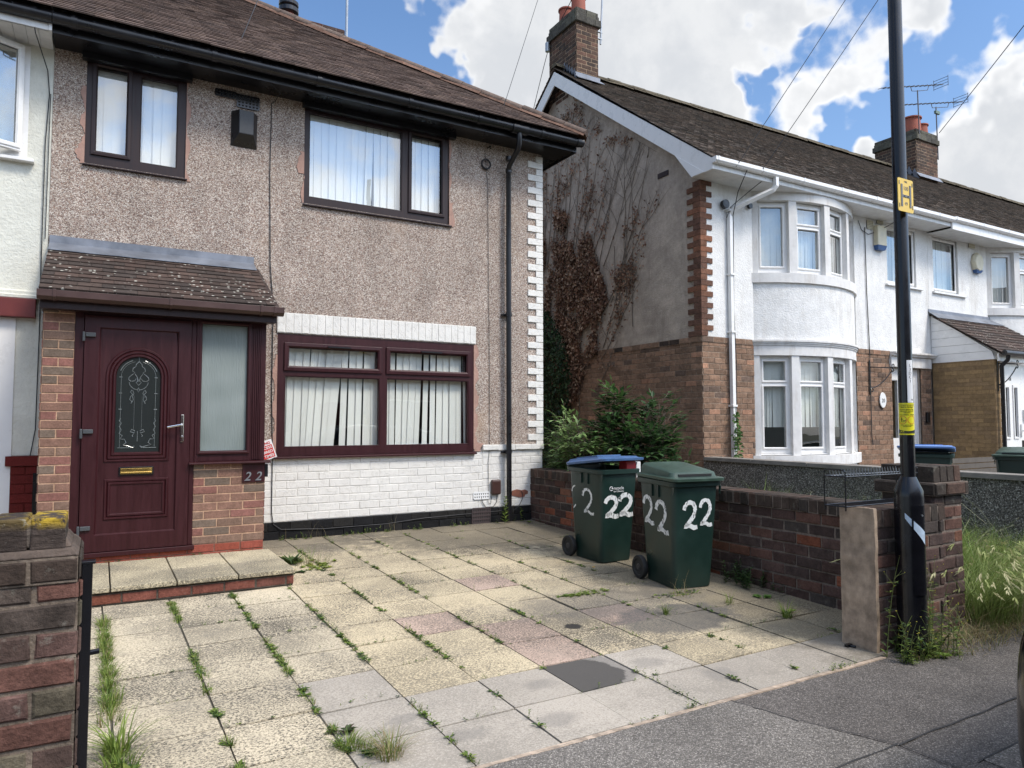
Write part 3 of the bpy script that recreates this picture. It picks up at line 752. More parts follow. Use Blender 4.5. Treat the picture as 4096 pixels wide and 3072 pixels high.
cable(m,[(1.06,7.62,4.90),(1.2,7.64,4.87),(1.45,7.66,4.86),(1.60,7.8,4.83),(1.58,Y,4.80),(1.545,Y,4.77),(1.54,Y,4.0),(1.56,Y,3.0),(1.60,Y,2.5),(1.60,Y,1.6),(1.62,Y,.9),(1.62,Y,.3),(1.64,Y,.17),(1.72,Y-.01,.11),(2.2,Y-.01,.085),(2.9,Y,.085),(3.4,Y,.12),(3.9,Y,.13),(4.45,Y,.14)],.005)
cable(m,[(4.2,Y,4.72),(4.24,Y,4.3),(4.27,Y,2.0),(4.275,Y,.95),(4.255,Y,.75),(4.26,Y,.45),(4.255,Y,.25),(4.29,Y,.235),(4.31,Y,.35)],.003)
cable(m,[(4.16,Y,.33),(4.17,Y,.27),(4.22,Y,.20),(4.33,Y,.20),(4.38,Y,.26),(4.385,Y,.35)],.004)
cable(m,[(4.735,Y,.375),(4.76,Y,.35),(4.755,Y,.27),(4.70,Y,.18),(4.62,Y,.13)],.004)
m.build('cable',MAT['cable'],h22)
m=M()
for k in range(4):
    c=(4.21+U(-.006,.006),F-.04-.004*k,4.575+U(-.006,.006)); r=.062+U(-.006,.006)
    m.tube([(c[0]+r*math.cos(t),c[1],c[2]+r*math.sin(t)) for t in [2*math.pi*j/20 for j in range(21)]],.006,6)
m.build('cable_coil',MAT['cable'],h22)
m=M(); m.tube([(4.24,F,4.80),(4.24,F-.09,4.80),(4.24,F-.10,4.76)],.008,6); m.build('cable_hook',MAT['black_metal'],h22)

# ---------------- porch
YP=7.07
m=M()
PM=(.47,.30,.20)
bricks(m,(-.43,YP,.16),(1,0,0),(0,-1,0),.225,2.06,PORCH,PM,course=.075,blen=.225,joint=.010,depth=.009,alt=[0,.5],jt=.0015,colj=.1)
bricks(m,(.745,YP,.16),(1,0,0),(0,-1,0),.615,.725,PORCH,PM,course=.075,blen=.225,joint=.010,depth=.009,off=.02,jt=.0015,colj=.1)
bricks(m,(1.36,YP,.16),(0,1,0),(1,0,0),.93,.725,PORCH,PM,course=.075,blen=.225,joint=.010,depth=.009)
bricks(m,(-.43,8.0,.16),(0,-1,0),(-1,0,0),.93,2.06,PORCH,PM,course=.075,blen=.225,joint=.010,depth=.009)
m.box(-.43,-.21,YP+.0,8,.0,2.22,PM); m.box(.745,1.36,YP,YP+.1,.0,.885,PM); m.box(1.25,1.36,YP+.1,8,.0,.885,PM)
bricks(m,(-.43,YP-.002,.012),(1,0,0),(0,-1,0),1.79,.15,REDB,(.22,.12,.09),course=.075,blen=.225,joint=.009,depth=.010,off=.1)
m.box(-.43,1.36,YP-.001,YP+.12,-.1,.158,(.22,.12,.09))
m.build('porch_wall',MAT['brick_porch'],h22)
# frame
m=M()
m.box(-.205,-.135,YP-.012,YP+.06,.165,2.215); m.box(.705,.745,YP-.012,YP+.06,.165,2.215); m.box(.747,.775,YP-.018,YP+.06,.90,2.215)
m.box(-.134,.704,YP-.010,YP+.06,2.185,2.215); m.box(-.21,.76,YP-.045,YP+.06,.125,.164)
m.build('door_frame',MAT['rosewood'],h22,bevel=.004)
# door leaf with mitred stiles
door=M(); LX0,LX1,LZ0,LZ1=-.132,.702,.17,2.182; PX0,PX1,PZ0,PZ1=-.01,.588,.32,2.07
def ringq(m,r0,y0,r1,y1):
    a=[m.P((r0[0],y0,r0[2])),m.P((r0[1],y0,r0[2])),m.P((r0[1],y0,r0[3])),m.P((r0[0],y0,r0[3]))]
    b=[m.P((r1[0],y1,r1[2])),m.P((r1[1],y1,r1[2])),m.P((r1[1],y1,r1[3])),m.P((r1[0],y1,r1[3]))]
    for k in range(4): m.face((a[k],a[(k+1)%4],b[(k+1)%4],b[k]))
def off(r,d): return (r[0]-d,r[1]+d,r[2]-d,r[3]+d)
L_=(LX0,LX1,LZ0,LZ1); P_=(PX0,PX1,PZ0,PZ1)
yl=YP-.030
ringq(door,L_,YP+.03,L_,yl); ringq(door,L_,yl,off(P_,.012),yl-.002); ringq(door,off(P_,.012),yl-.002,P_,yl+.014)
# panel face around arched glass
def archpts(cx,hw,z0,zc,n=20):
    return [(cx-hw,z0)]+[(cx-hw*math.cos(math.pi*k/n),zc+hw*math.sin(math.pi*k/n)) for k in range(n+1)]+[(cx+hw,z0)]
ACX,AZC=.285,1.665
def strip(m,A,B,ya,yb,close=True):
    ia=[m.P((p[0],ya,p[1])) for p in A]; ib=[m.P((p[0],yb,p[1])) for p in B]
    n=len(A)
    for k in range(n if close else n-1): m.face((ia[k],ia[(k+1)%n],ib[(k+1)%n],ib[k]))
# outer rectangle matched to arch points
def rectmatch(A,r):
    out=[]
    cx=(r[0]+r[1])/2
    for i,(x,z) in enumerate(A):
        if i==0: out.append((r[0],r[2])); continue
        if i==len(A)-1: out.append((r[1],r[2])); continue
        t=(x-(ACX))/.26; 
        dx=x-ACX; dz=max(z-AZC,0)
        L=math.hypot(dx,dz) or 1
        k=min((abs(r[0]-ACX)/abs(dx)) if dx<0 else ((r[1]-ACX)/dx if dx>0 else 99),((r[3]-AZC)/dz if dz>1e-6 else 99))
        out.append((ACX+dx*k,AZC+dz*k))
    return out
yp=yl+.014
prof=[(.255,.925,0),(.248,.93,-.010),(.235,.94,-.010),(.228,.947,-.002),(.220,.955,-.012),(.207,.968,-.012),(.200,.975,-.003),(.192,.985,-.012),(.180,.998,-.012),(.172,1.008,.008)]
A0=archpts(ACX,prof[0][0],prof[0][1],AZC)
RM=rectmatch(A0,(PX0,PX1,PZ0,PZ1))
strip(door,RM[1:-1],A0[1:-1],yp,yp,close=False)
# sides and lower part
door.poly([(PX0,yp,PZ0),(PX1,yp,PZ0),(PX1,yp,.925),(PX0,yp,.925)])
door.poly([(PX0,yp,.925),(ACX-.255,yp,.925),(ACX-.255,yp,AZC),(PX0,yp,AZC)]); door.poly([(ACX+.255,yp,.925),(PX1,yp,.925),(PX1,yp,AZC),(ACX+.255,yp,AZC)])
for i in range(len(prof)-1):
    a,b=prof[i],prof[i+1]; strip(door,archpts(ACX,a[0],a[1],AZC),archpts(ACX,b[0],b[1],AZC),yp+a[2],yp+b[2])
# lower raised panel
lp=(.04,.54,.43,.78)
for i,(a,b,ya,yb) in enumerate(((0,-.008,0,-.011),(-.008,-.020,-.011,-.011),(-.020,-.026,-.011,-.001),(-.026,-.034,-.001,-.011),(-.034,-.046,-.011,-.011),(-.046,-.054,-.011,-.002))):
    ringq(door,off(lp,a),yp+ya,off(lp,b),yp+yb)
r=off(lp,-.054); door.poly([(r[0],yp-.002,r[2]),(r[1],yp-.002,r[2]),(r[1],yp-.002,r[3]),(r[0],yp-.002,r[3])])
dobj=door.build('door',MAT['rosewood'],h22)
m=M(); A=archpts(ACX,.172,1.008,AZC); m.prism(A,yp+.006,yp+.012); m.build('pane',MAT['door_glass'],dobj)
# bevelled cluster pattern
m=M(); yb=yp+.0
def stroke(pts,w=.0045): 
    m.tube([(ACX+x,yp+.005,z) for x,z in pts],w*.8,5)
for sg in (-1,1):
    stroke([(sg*.135,1.05),(sg*.135,1.66)]+[(sg*.135*math.cos(t),1.665+.135*math.sin(t)) for t in [math.pi/2*k/7 for k in range(7)]],.0022)
    stroke([(sg*.150*math.cos(t),1.665+.150*math.sin(t)) for t in [.35+.9*k/6 for k in range(7)]],.005)
    stroke([(sg*.0,1.80),(sg*.022,1.775),(sg*.026,1.755),(sg*.045,1.74),(sg*.05,1.715),(sg*.03,1.70),(sg*.055,1.68),(sg*.075,1.66),(sg*.08,1.64),(sg*.06,1.625)],.0045)
    stroke([(sg*.005,1.62),(sg*.012,1.66),(sg*.03,1.69)],.004); stroke([(sg*.075*math.cos(t),1.625+.075*math.sin(t)) for t in [-.1-1.45*k/7 for k in range(8)]],.0045)
    stroke([(0,1.64),(sg*.02,1.615),(0,1.59)],.004); stroke([(sg*.055,1.625),(sg*.03,1.63),(sg*.02,1.65)],.004)
    stroke([(sg*.05,1.55),(sg*.062,1.53),(sg*.045,1.51),(sg*.06,1.49),(sg*.066,1.465),(sg*.05,1.45),(sg*.055,1.43)],.005); stroke([(sg*.045,1.545),(sg*.035,1.52),(sg*.045,1.49),(sg*.038,1.465),(sg*.05,1.44)],.004)
    stroke([(sg*.02,1.19),(sg*.045,1.205),(sg*.055,1.185),(sg*.03,1.175),(sg*.02,1.18),(sg*.04,1.15),(sg*.035,1.14)],.005)
    stroke([(sg*.13,1.30),(sg*.142,1.28),(sg*.125,1.26),(sg*.14,1.23),(sg*.125,1.20),(sg*.14,1.17),(sg*.115,1.15),(sg*.135,1.12),(sg*.10,1.12),(sg*.085,1.09),(sg*.11,1.07),(sg*.07,1.06),(sg*.03,1.045)],.005)
    stroke([(sg*.02,1.06),(sg*.05,1.045),(sg*.15,1.045)],.004)
    for z in (1.66,1.52,1.38): stroke([(sg*.125,z),(sg*.15,z)],.005)
    stroke([(sg*.03,1.5),(sg*.03,1.2)],.0015)
stroke([(0,1.80),(0,1.86)],.002); stroke([(0,1.57),(.01,1.55),(0,1.53),(-.01,1.55),(0,1.57)],.003); stroke([(0,1.19),(0,1.10)],.004)
m.build('bevel_pattern',MAT['bevel_glass'],dobj)
m=M(); m.box(.15,.42,yp-.012,yp,.808,.88,None); m.build('letterbox_surround',MAT['black_plastic'],dobj,bevel=.002)
m=M(); m.box(.162,.408,yp-.018,yp-.0125,.82,.868); m.tube([(.165,yp-.019,.834),(.405,yp-.019,.834)],.004,8); m.build('letterbox',MAT['brass'],dobj,bevel=.002)
m=M(); m.box(.628,.652,yl-.014,yl-.001,1.09,1.335); m.tube([(.64,yl-.01,1.245),(.64,yl-.05,1.245),(.625,yl-.055,1.244),(.515,yl-.05,1.222)],.009,10); m.tube([(.64,yl-.022,1.14),(.64,yl-.012,1.14)],.009,10)
m.build('handle',MAT['chrome'],dobj,bevel=.003)
for z in (2.0,1.175,.36):
    m=M(); m.box(-.125,-.05,yl-.022,yl-.001,z-.004,z+.032); m.tube([(-.138,yl-.02,z-.045),(-.138,yl-.02,z+.036)],.011,10); m.build('hinge',MAT['grey_plastic'],dobj,bevel=.004)
# side light
sg_=gl(.795,1.19,1.005,2.17)
sw=window(h22,'side_window',.776,1.325,.912,2.215,[sg_],[sg_],MAT['rosewood'],MAT['frosted'],y=YP-.006,depth=.06,w=.03,sill=(.70,1.41,.885,.912,YP-.075))
m=M(); 
for x in (1.245,1.262,1.279,1.296,1.312): m.box(x,x+.010,YP-.016,YP-.0065,.92,2.21)
m.build('corner_post',MAT['rosewood'],h22)
m=M(); m.box(1.326,1.36,YP,8,.912,2.215); m.build('porch_side_panel',MAT['rosewood'],h22)
m=M(); m.box(-.205,1.25,YP+.45,YP+.46,.15,2.2); m.build('porch_inner_screen',simple('porch_inside',(.25,.25,.24),.8,.3,1),h22)
m=M(); m.box(-.43,1.37,YP-.05,YP+.02,2.217,2.262); m.box(-.45,1.42,6.91,6.935,2.20,2.36); m.box(-.45,1.42,6.936,YP-.01,2.205,2.216); m.prismx([(6.936,2.33),(6.936,2.22),(7.98,2.22),(7.98,2.89)],1.375,1.40); m.prismx([(6.936,2.33),(6.936,2.22),(7.98,2.22),(7.98,2.89)],-.455,-.43)
m.build('porch_fascia',MAT['brown_frame'],h22,bevel=.003)
m=M(); gp=[(6.83,2.345),(6.83,2.29),(6.86,2.265),(6.905,2.265),(6.905,2.345),(6.895,2.345),(6.895,2.275),(6.862,2.275),(6.842,2.295),(6.842,2.345)]
m.prismx(gp,-.455,1.46); 
m.prismx([(6.83,2.345),(6.83,2.29),(6.86,2.265),(6.905,2.265),(6.905,2.345)],1.46,1.475);m.prismx([(6.83,2.345),(6.83,2.29),(6.86,2.265),(6.905,2.265),(6.905,2.345)],-.47,-.455)
for x in (-.36,.50,1.26,1.38): m.prismx([(6.824,2.35),(6.824,2.286),(6.858,2.259),(6.907,2.259),(6.907,2.35)],x,x+.022)
m.build('porch_gutter',MAT['brown_plastic'],h22,bevel=.002)
a30=math.atan((2.93-2.35)/1.1)
m=M(); m.hexa([(-.46,6.88,2.34),(1.44,6.88,2.34),(1.44,6.88,2.35),(-.46,6.88,2.35)],[(-.46,7.98,2.91),(1.44,7.98,2.91),(1.44,7.98,2.92),(-.46,7.98,2.92)],(.05,.035,.03))
TPP=[(4,(.060,.042,.034)),(3,(.075,.050,.040)),(2,(.05,.038,.032))]
tiles(m,(-.46,6.86,2.352),(1,0,0),(0,math.cos(a30),math.sin(a30)),1.86,1.25,.113,.178,.013,TPP,jh=.003)
m.build('porch_roof',MAT['tile_porch'],h22)
m=M(); NS=24
for k in range(NS):
    xa=-.46+1.85*k/NS; xb=-.46+1.85*(k+1)/NS; w=lambda x:.004*noise.noise(Vector((x*5,0,0)))
    for (p,q,h) in (((7.79,2.872),(7.965,2.972),.006),):
        m.hexa([(xa,p[0]+w(xa),p[1]-h+w(xa)),(xb,p[0]+w(xb),p[1]-h+w(xb)),(xb,q[0],q[1]-h),(xa,q[0],q[1]-h)],[(xa,p[0]+w(xa),p[1]+w(xa)),(xb,p[0]+w(xb),p[1]+w(xb)),(xb,q[0],q[1]),(xa,q[0],q[1])])
m.box(-.46,1.39,7.962,7.978,2.966,3.04)
m.build('lead_flashing',MAT['lead'],h22)
# house number board
m=M(); m.box(1.165,1.362,YP-.022,YP-.004,.705,.884); nb=m.build('number_board',MAT['rosewood'],h22)
def text_obj(body,size,mat,parent,origin,u,n,extrude=.0015,name='lettering',align='LEFT',bold=0,fn=None,shear=0,sx=1,wrap=None):
    cu=bpy.data.curves.new('t','FONT'); cu.body=body; cu.size=size; cu.extrude=extrude; cu.align_x=align; cu.offset=bold; cu.shear=shear; cu.resolution_u=3
    to=bpy.data.objects.new('t',cu); COL.objects.link(to)
    me=bpy.data.meshes.new_from_object(to.evaluated_get(bpy.context.evaluated_depsgraph_get())); bpy.data.objects.remove(to)
    o_=Vector(origin);u=Vector(u).normalized();n=Vector(n).normalized()
    up=Vector((0,0,1)) if fn is None else Vector(fn)
    mm=M()
    for v in me.vertices:
        if wrap: mm.v.append(wrap(v.co.x*sx,v.co.y,v.co.z))
        else: q=o_+u*(v.co.x*sx)+up*v.co.y+n*v.co.z; mm.v.append((q.x,q.y,q.z))
    for p in me.polygons: mm.f.append(tuple(p.vertices)); mm.c.append((1,1,1))
    bpy.data.meshes.remove(me)
    if not mm.f: return None
    return mm.build(name,mat,parent)
for x in (1.178,1.275): text_obj('2',.115,MAT['galv'],nb,(x,YP-.026,.722),(1,0,0),(0,-1,0),.003,name='house_number',shear=.25,bold=.001)
m=M(); m.box(1.364,1.395,YP-.02,YP+.04,.75,.87); m.build('doorbell',MAT['black_plastic'],h22,bevel=.006)
# step (its own low platform, fixed to the house)
m=M()
for a,b in ((-.34,.095),(.10,.535),(.54,.975),(.98,1.415)):
    for c,d in ((5.985,6.50),(6.505,YP-.008)):
        m.box(a,b-.004,c,d-.003,.036+U(0,.002),.072+U(0,.002),jit((.52,.445,.30),.08))
st=m.build('step',MAT['drive'],h22,bevel=.006); at=st.data.attributes.new('speck','FLOAT','FACE'); at.data.foreach_set('value',[.95]*len(st.data.polygons))
m=M(); SRB=[(2,(.17,.062,.045)),(2,(.13,.055,.042)),(1,(.20,.07,.045)),(1,(.09,.055,.042))]; bricks(m,(-.30,6.02,-.055),(1,0,0),(0,-1,0),1.70,.078,SRB,(.09,.075,.06),course=.078,blen=.235,joint=.014,depth=.008); bricks(m,(1.40,6.02,-.055),(0,1,0),(1,0,0),1.04,.078,REDB,(.09,.075,.06),course=.078,blen=.235,joint=.014,depth=.008); m.box(-.30,1.40,6.021,YP-.01,-.12,.0355,(.06,.05,.04)); m.build('step_riser',MAT['brick'],st)

# ================================================================ HOUSE 24 (left)
h24=empty('cream_house',(-3,8,0),'cream rendered house at the left edge with white windows and red painted beam','house')
m=M(); wall_holes(m,-6.5,-.472,.96,5.0,F-.012,.25,[(-2.1,-.66,3.74,4.82),(-1.9,-.70,.9,2.23)]); m.build('wall',MAT['cream_render'],h24)
m=M(); wall_holes(m,-6.5,-.472,-.2,.96,F-.004,.2,[(-1.9,-.70,-.1,1.2)]); m.box(-6.5,-.472,12,12.2,-.2,5); m.box(-6.5,-6.3,8.25,12,-.2,5)
m.build('house_shell',MAT['cream_render'],h24)
m=M(); bricks(m,(-.70,F-.03,.0),(1,0,0),(0,-1,0),.225,.86,[(1,(.135,.02,.017))],(.10,.015,.012),depth=.01); m.box(-.70,-.475,F-.03,F,-.1,.86,(.12,.018,.015)); m.box(-.74,-.475,F-.055,F,.865,.955,(.13,.02,.017)); m.build('red_plinth',MAT['red_paint_brick'],h24)
m=M(); m.box(-2.6,-.545,F-.10,F-.013,2.235,2.41); m.build('red_beam',MAT['red_paint'],h24,bevel=.006)
m=M(); m.prismx([(F-.013,2.41),(F-.09,2.415),(F-.09,2.44),(F-.06,2.455),(F-.06,2.48),(F-.013,2.50)],-6.5,-.475); m.build('moulding',MAT['cream_render'],h24)
dd=window(h24,'door_frame',-1.9,-.70,.02,2.23,[gl(-1.75,-.83,.1,2.1)],[],MAT['upvc_white'],MAT['upvc_white'],y=F-.02)
wl=window(h24,'window',-2.1,-.66,3.74,4.82,[gl(-2.03,-1.42,3.80,4.76),gl(-1.36,-.73,3.80,4.76)],[],MAT['upvc_white'],MAT['glass'],y=F-.02,sill=(-2.15,-.60,3.70,3.74,F-.09))
a=math.radians(-25.6); # opened casement hinged on its right
ux=Vector((math.cos(a),-math.sin(a),0)); hp=Vector((-.70,F-.07,0))
T=(hp-ux*.66,ux,Vector((ux.y,-ux.x,0)))
cas=M(); cas.frame(*T); g=gl(.055,.605,3.85,4.74); frame_grid(cas,0,.66,3.79,4.80,0,.05,[g]); sash(cas,g,0,.04,.01); c_=cas.build('open_casement',MAT['upvc_white'],wl,bevel=.003)
p=M(); p.frame(*T); p.box(.05,.61,.02,.026,3.845,4.745); p.build('pane',MAT['glass_up'],wl)
blind(wl,-2.05,-.7,3.78,4.8,F+.12,.09,MAT['curtain'],name='curtain')
m=M(); m.box(-6.5,-.475,7.60,7.625,4.90,5.01); m.box(-.50,-.475,7.58,7.66,4.84,5.012); m.box(-6.5,-.502,7.59,7.60,4.84,4.90); m.build('fascia',MAT['upvc_dirty'],h24)
m=M()
for k in range(60):
    x=-.48-.1*k
    m.box(x-.097,x,7.62,7.985,4.842,4.855)
m.build('soffit',MAT['upvc_dirty'],h24)
m=M(); m.tube([(-6.5,7.56,zg),(-.475,7.56,zg)],.057,14); m.build('gutter',MAT['black_plastic'],h24,smooth=True)
m=M(); m.poly([(-7,7.52,4.99),(-.475,7.52,4.99),(-.475,11.75,8.02),(-7,11.75,8.02)],(.05,.04,.035)); m.poly([(-7,15.95,4.99),(-7,11.75,8.02),(-.475,11.75,8.02),(-.475,15.95,4.99)],(.05,.04,.035))
tiles(m,(-4.4,7.46,5.005),(1,0,0),(0,cs,sn),3.93,5.25,.098,.165,.014,TP); m.build('roof',MAT['tile22'],h24)
m=M(); cable(m,[(-.62,7.6,4.93),(-.60,7.62,4.80),(-.52,F-.03,4.62),(-.50,F-.03,4.4),(-.52,F-.03,3.9),(-.52,F-.03,2.6),(-.515,F-.03,2.2),(-.52,F-.03,1.2),(-.56,F-.04,.9)],.005); cable(m,[(-.49,F-.03,4.4),(-.495,F-.03,3.0)],.004); m.build('cable',MAT['cable'],h24)
m=M(); m.box(-.52,-.475,F-.12,F-.06,.0,.80); m.build('timber_post',MAT['black_metal'],h24)

# ================================================================ HOUSE 20 terrace (right)
F2=7.9; GX=7.9
h20=empty('white_bay_house',(10.9,7.9,0),'white rendered end house with dead ivy on its grey gable and two storey curved bay','house')
# gable wall
def gz20(y): return 5.05+ (y-7.6)*.745 if y<11.63 else 5.05+(15.66-y)*.745
m=M(); pts=[(7.9,2.57),(7.9,5.0),(7.9,gz20(7.9)),(11.63,gz20(11.63)),(15.36,gz20(15.36)),(15.36,2.57)]
m.prismx(pts,GX-.008,GX+.2); m.build('gable_wall',MAT['grey_render'],h20)
HM=(.30,.225,.17)
m=M(); bricks(m,(GX,12.6,-.2),(0,-1,0),(-1,0,0),4.7,2.69,H20,HM,course=.0875,joint=.011,depth=.010); bricks(m,(GX-.015,12.6,2.487),(0,-1,0),(-1,0,0),4.715,.088,DARK+H20,HM,course=.088,depth=.008)
bricks(m,(GX,F2,-.2),(1,0,0),(0,-1,0),6.05,2.69,H20,HM,course=.0875,joint=.011,depth=.010,off=.11,holes=[(1.12,3.75,.0,3),(4.78,5.72,.0,2.48),(4.73,6.1,2.5,2.7)]); bricks(m,(GX-.015,F2-.015,2.487),(1,0,0),(0,-1,0),4.75,.088,H20,HM,course=.088,depth=.008,holes=[(1.10,3.80,-1,1)])
m.box(GX+.002,GX+.19,F2+.1,15.3,-.2,2.566,HM)
m.build('brick_wall',MAT['brick'],h20)
# quoins
m=M(); z=2.575;k=0
while z<4.93:
    a=.215 if k%2 else .10; b=.13 if k%2 else .26
    z1=min(z+.0865,4.985)
    c=jit(pick([(3,(.17,.085,.055)),(2,(.13,.07,.05)),(1,(.22,.10,.06))]),.15)
    m.hexa([(GX-.03,F2-.03,z+.004),(GX+a,F2-.03,z+.004),(GX+a,F2-.03,z1-.004),(GX-.03,F2-.03,z1-.004)],[(GX-.03,F2+b,z+.004),(GX+a,F2+b,z+.004),(GX+a,F2+b,z1-.004),(GX-.03,F2+b,z1-.004)],c)
    m.box(GX-.022,GX+.09,F2-.022,F2+.12,z-.004,z+.0039,HM)
    z+=.0865;k+=1
m.build('quoins',MAT['brick'],h20)
W20=[(12.62,13.55,3.84,4.94)]
m=M(); wall_holes(m,GX+.09,13.95,2.576,5.0,F2-.012,.22,[(9.02,11.65,2.4,5.1)]+W20); m.build('wall',MAT['white_render'],h20)
m=M(); wall_holes(m,GX+.2,13.95,-.2,5.0,F2+.03,.16,[(9.05,11.62,-.3,5.1),(12.68,13.62,-.3,2.3)]+W20); m.box(GX+.2,26,15.2,15.36,-.2,5); m.build('house_shell',MAT['grey_render'],h20)
m=M(); m.box(GX+.25,13.9,8.2,15,2.5,2.6); m.box(GX+.25,13.9,9.6,9.7,0,5); m.build('interior',MAT['dark'],h20)

RB=2.17; HA=math.asin(1.36/RB)
def bay(parent,cx,fy,first_single,lab):
    cyb=fy+RB*math.cos(HA)
    def arc(r,a): return (cx+r*math.sin(a),cyb-r*math.cos(a))
    def ring(m,r0,r1,z0,z1,a0=-HA,a1=HA,n=28,col=None):
        A=[a0+(a1-a0)*k/n for k in range(n+1)]
        o=[(arc(r1,a),) for a in A]
        for k in range(n):
            p,q=arc(r1,A[k]),arc(r1,A[k+1]); s,t=arc(r0,A[k]),arc(r0,A[k+1])
            m.poly([(p[0],p[1],z0),(q[0],q[1],z0),(q[0],q[1],z1),(p[0],p[1],z1)],col)
            m.poly([(p[0],p[1],z1),(q[0],q[1],z1),(t[0],t[1],z1),(s[0],s[1],z1)],col)
            m.poly([(s[0],s[1],z0),(t[0],t[1],z0),(q[0],q[1],z0),(p[0],p[1],z0)],col)
            m.poly([(t[0],t[1],z0),(s[0],s[1],z0),(s[0],s[1],z1),(t[0],t[1],z1)],col)
        for a in (a0,a1):
            s,p=arc(r0,a),arc(r1,a); m.poly([(s[0],s[1],z0),(p[0],p[1],z0),(p[0],p[1],z1),(s[0],s[1],z1)],col)
    m=M(); ring(m,RB-.2,RB-.04,2.58,3.5); m.build('bay_wall',MAT['white_render'],parent,smooth=True)
    m=M(); ring(m,RB-.2,RB,3.50,3.655); ring(m,RB-.2,RB-.03,4.845,5.0); ring(m,RB-.2,RB-.03,2.33,2.488); ring(m,RB-.2,RB+.02,2.545,2.575); ring(m,RB-.2,RB,2.515,2.544); ring(m,RB-.2,RB-.015,2.489,2.514); ring(m,RB-.25,RB+.015,.575,.73)
    cols=[-HA,-HA/2,0,HA/2,HA]
    for i,a in enumerate(cols):
        hw=.032 if 0<i<4 else .03
        a0,a1=a-hw,a+hw
        if i==0: a0,a1=a,a+.062
        if i==4: a0,a1=a-.062,a
        for z0,z1 in ((3.656,4.844),(.731,2.329)): ring(m,RB-.19,RB-.045,z0,z1,a0,a1,3)
    m.build('bay_surround',MAT['smooth_white'],parent,bevel=.006)
    m=M(); ring(m,RB-.22,RB-.06,-.2,.574); m.build('bay_base',MAT['brick'],parent)
    for i in range(4):
        a0=cols[i]+(.062 if i==0 else .032); a1=cols[i+1]-(.062 if i==3 else .032)
        for (z0,z1,low) in ((3.675,4.84,0),(.76,2.325,1)):
            p=Vector((*arc(RB-.125,a0),0)); q=Vector((*arc(RB-.125,a1),0)); u=(q-p); L=u.length; u.normalize(); n=Vector((u.y,-u.x,0))
            T=(p,u,n); f=.075
            if low: zs=z1-.46
            else: zs=z1-.40
            if i==0 and not low: gs=[gl(f,L-f,z0+.11,z1-.09)]
            else: gs=[gl(f,L-f,z0+.10,zs-.035),gl(f,L-f,zs+.065,z1-.09)]
            w=window(parent,'window',0,L,z0,z1,gs,gs,MAT['upvc_white'],MAT['glass_up'] if not low else MAT['glass'],y=0,T=T,w=.03,depth=.06,sill=(0,L,z0-.02,z0,-.05))
            c=M(); c.frame(*T); rr=random.Random(i*3+low); x=.03
            zb=z0+.05 if not low else z0+.42
            while x<L-.03:
                ww=rr.uniform(.025,.06); c.poly([(x,.10+rr.uniform(0,.02),zb),(x+ww,.10+rr.uniform(0,.03),zb),(x+ww,.11,z1-.02),(x,.11,z1-.02)],(.5,.5,.5)); x+=ww*.96
            c.build('curtain',MAT['curtain'],w)
bay(h20,10.335,F2,True,'')
m=M(); 
wn=window(h20,'window',12.62,13.55,3.84,4.94,[gl(12.69,13.02,3.90,4.88),gl(13.1,13.48,3.92,4.86)],[gl(13.1,13.48,3.92,4.86)],MAT['upvc_white'],MAT['glass_up'],y=F2+.03,sill=(12.56,13.72,3.80,3.84,F2-.06),w=.04)
blind(wn,12.66,13.5,3.88,4.9,F2+.16,.1,MAT['curtain'],name='curtain')
# door and canopy of 20
d20=window(h20,'door',12.69,13.61,-.05,2.27,[gl(12.78,12.98,.95,2.05),gl(13.0,13.03,.1,2.05)],[],MAT['upvc_white'],MAT['glass'],y=F2+.06)
m=M(); m.box(13.08,13.5,F2+.045,F2+.059,.1,2.1); m.box(13.14,13.44,F2+.035,F2+.045,.2,.9); m.build('door_panel',MAT['upvc_white'],d20,bevel=.004)
m=M(); m.prismx([(F2-.015,2.57),(F2-.14,2.565),(F2-.14,2.53),(F2-.10,2.51),(F2-.10,2.49),(F2-.015,2.48)],12.62,14.1); m.box(12.62,13.92,F2-.05,F2+.1,2.285,2.48); m.build('door_lintel',MAT['smooth_white'],h20,bevel=.006)
# roof, eaves, bargeboard
sl=(8.33-5.12)/(11.63-7.38); a20=math.atan(sl); c20,s20=math.cos(a20),math.sin(a20)
def roof20(x0,x1,parent,name,xl,nrm):
    m=M(); B=(.04,.033,.028)
    m.poly([(x0,7.42,5.10),(x1,7.42,5.10),(x1,11.63,8.29),(x0,11.63,8.29)],B); m.poly([(x0,15.84,5.10),(x0,11.63,8.29),(x1,11.63,8.29),(x1,15.84,5.10)],B)
    TQ=[(4,(.140,.112,.092)),(3,(.12,.098,.082)),(2,(.16,.125,.098)),(1,(.10,.088,.074))]
    tiles(m,(x0-xl,7.36,5.105),(1,0,0),(0,c20,s20),x1-x0+xl,5.36,.1,.165,.016,TQ,jh=.009,colj=.25)
    if xl: tiles(m,(x0-xl,15.9,5.105),(1,0,0),(0,-c20,s20),1.2,5.36,.1,.165,.016,TQ,jh=.009)
    o=m.build('roof',MAT['tile20'],parent)
    m=M(); ridge(m,(x0-xl,11.63,8.36),(x1,11.63,8.36),.10,.33,(.10,.085,.06),(.12,.10,.07)); m.build('ridge_tiles',MAT['mortar_ridge'],o)
    return o
r20=roof20(7.72,13.95,h20,'roof',.04,0)
m=M()
bx0,bx1=7.69,7.715
m.prismx([(7.43,4.98),(7.43,5.14),(11.63,8.26),(11.63,7.98),(8.2,5.42),(7.62,4.98)],bx0,bx1)
m.prismx([(15.83,4.98),(15.83,5.14),(11.631,8.26),(11.631,7.98),(15.06,5.42),(15.64,4.98)],bx0,bx1)
m.prismx([(7.60,4.982),(7.86,4.982),(8.22,5.44)],bx0-.006,bx1-.002)
m.build('bargeboard',MAT['upvc_white'],h20)
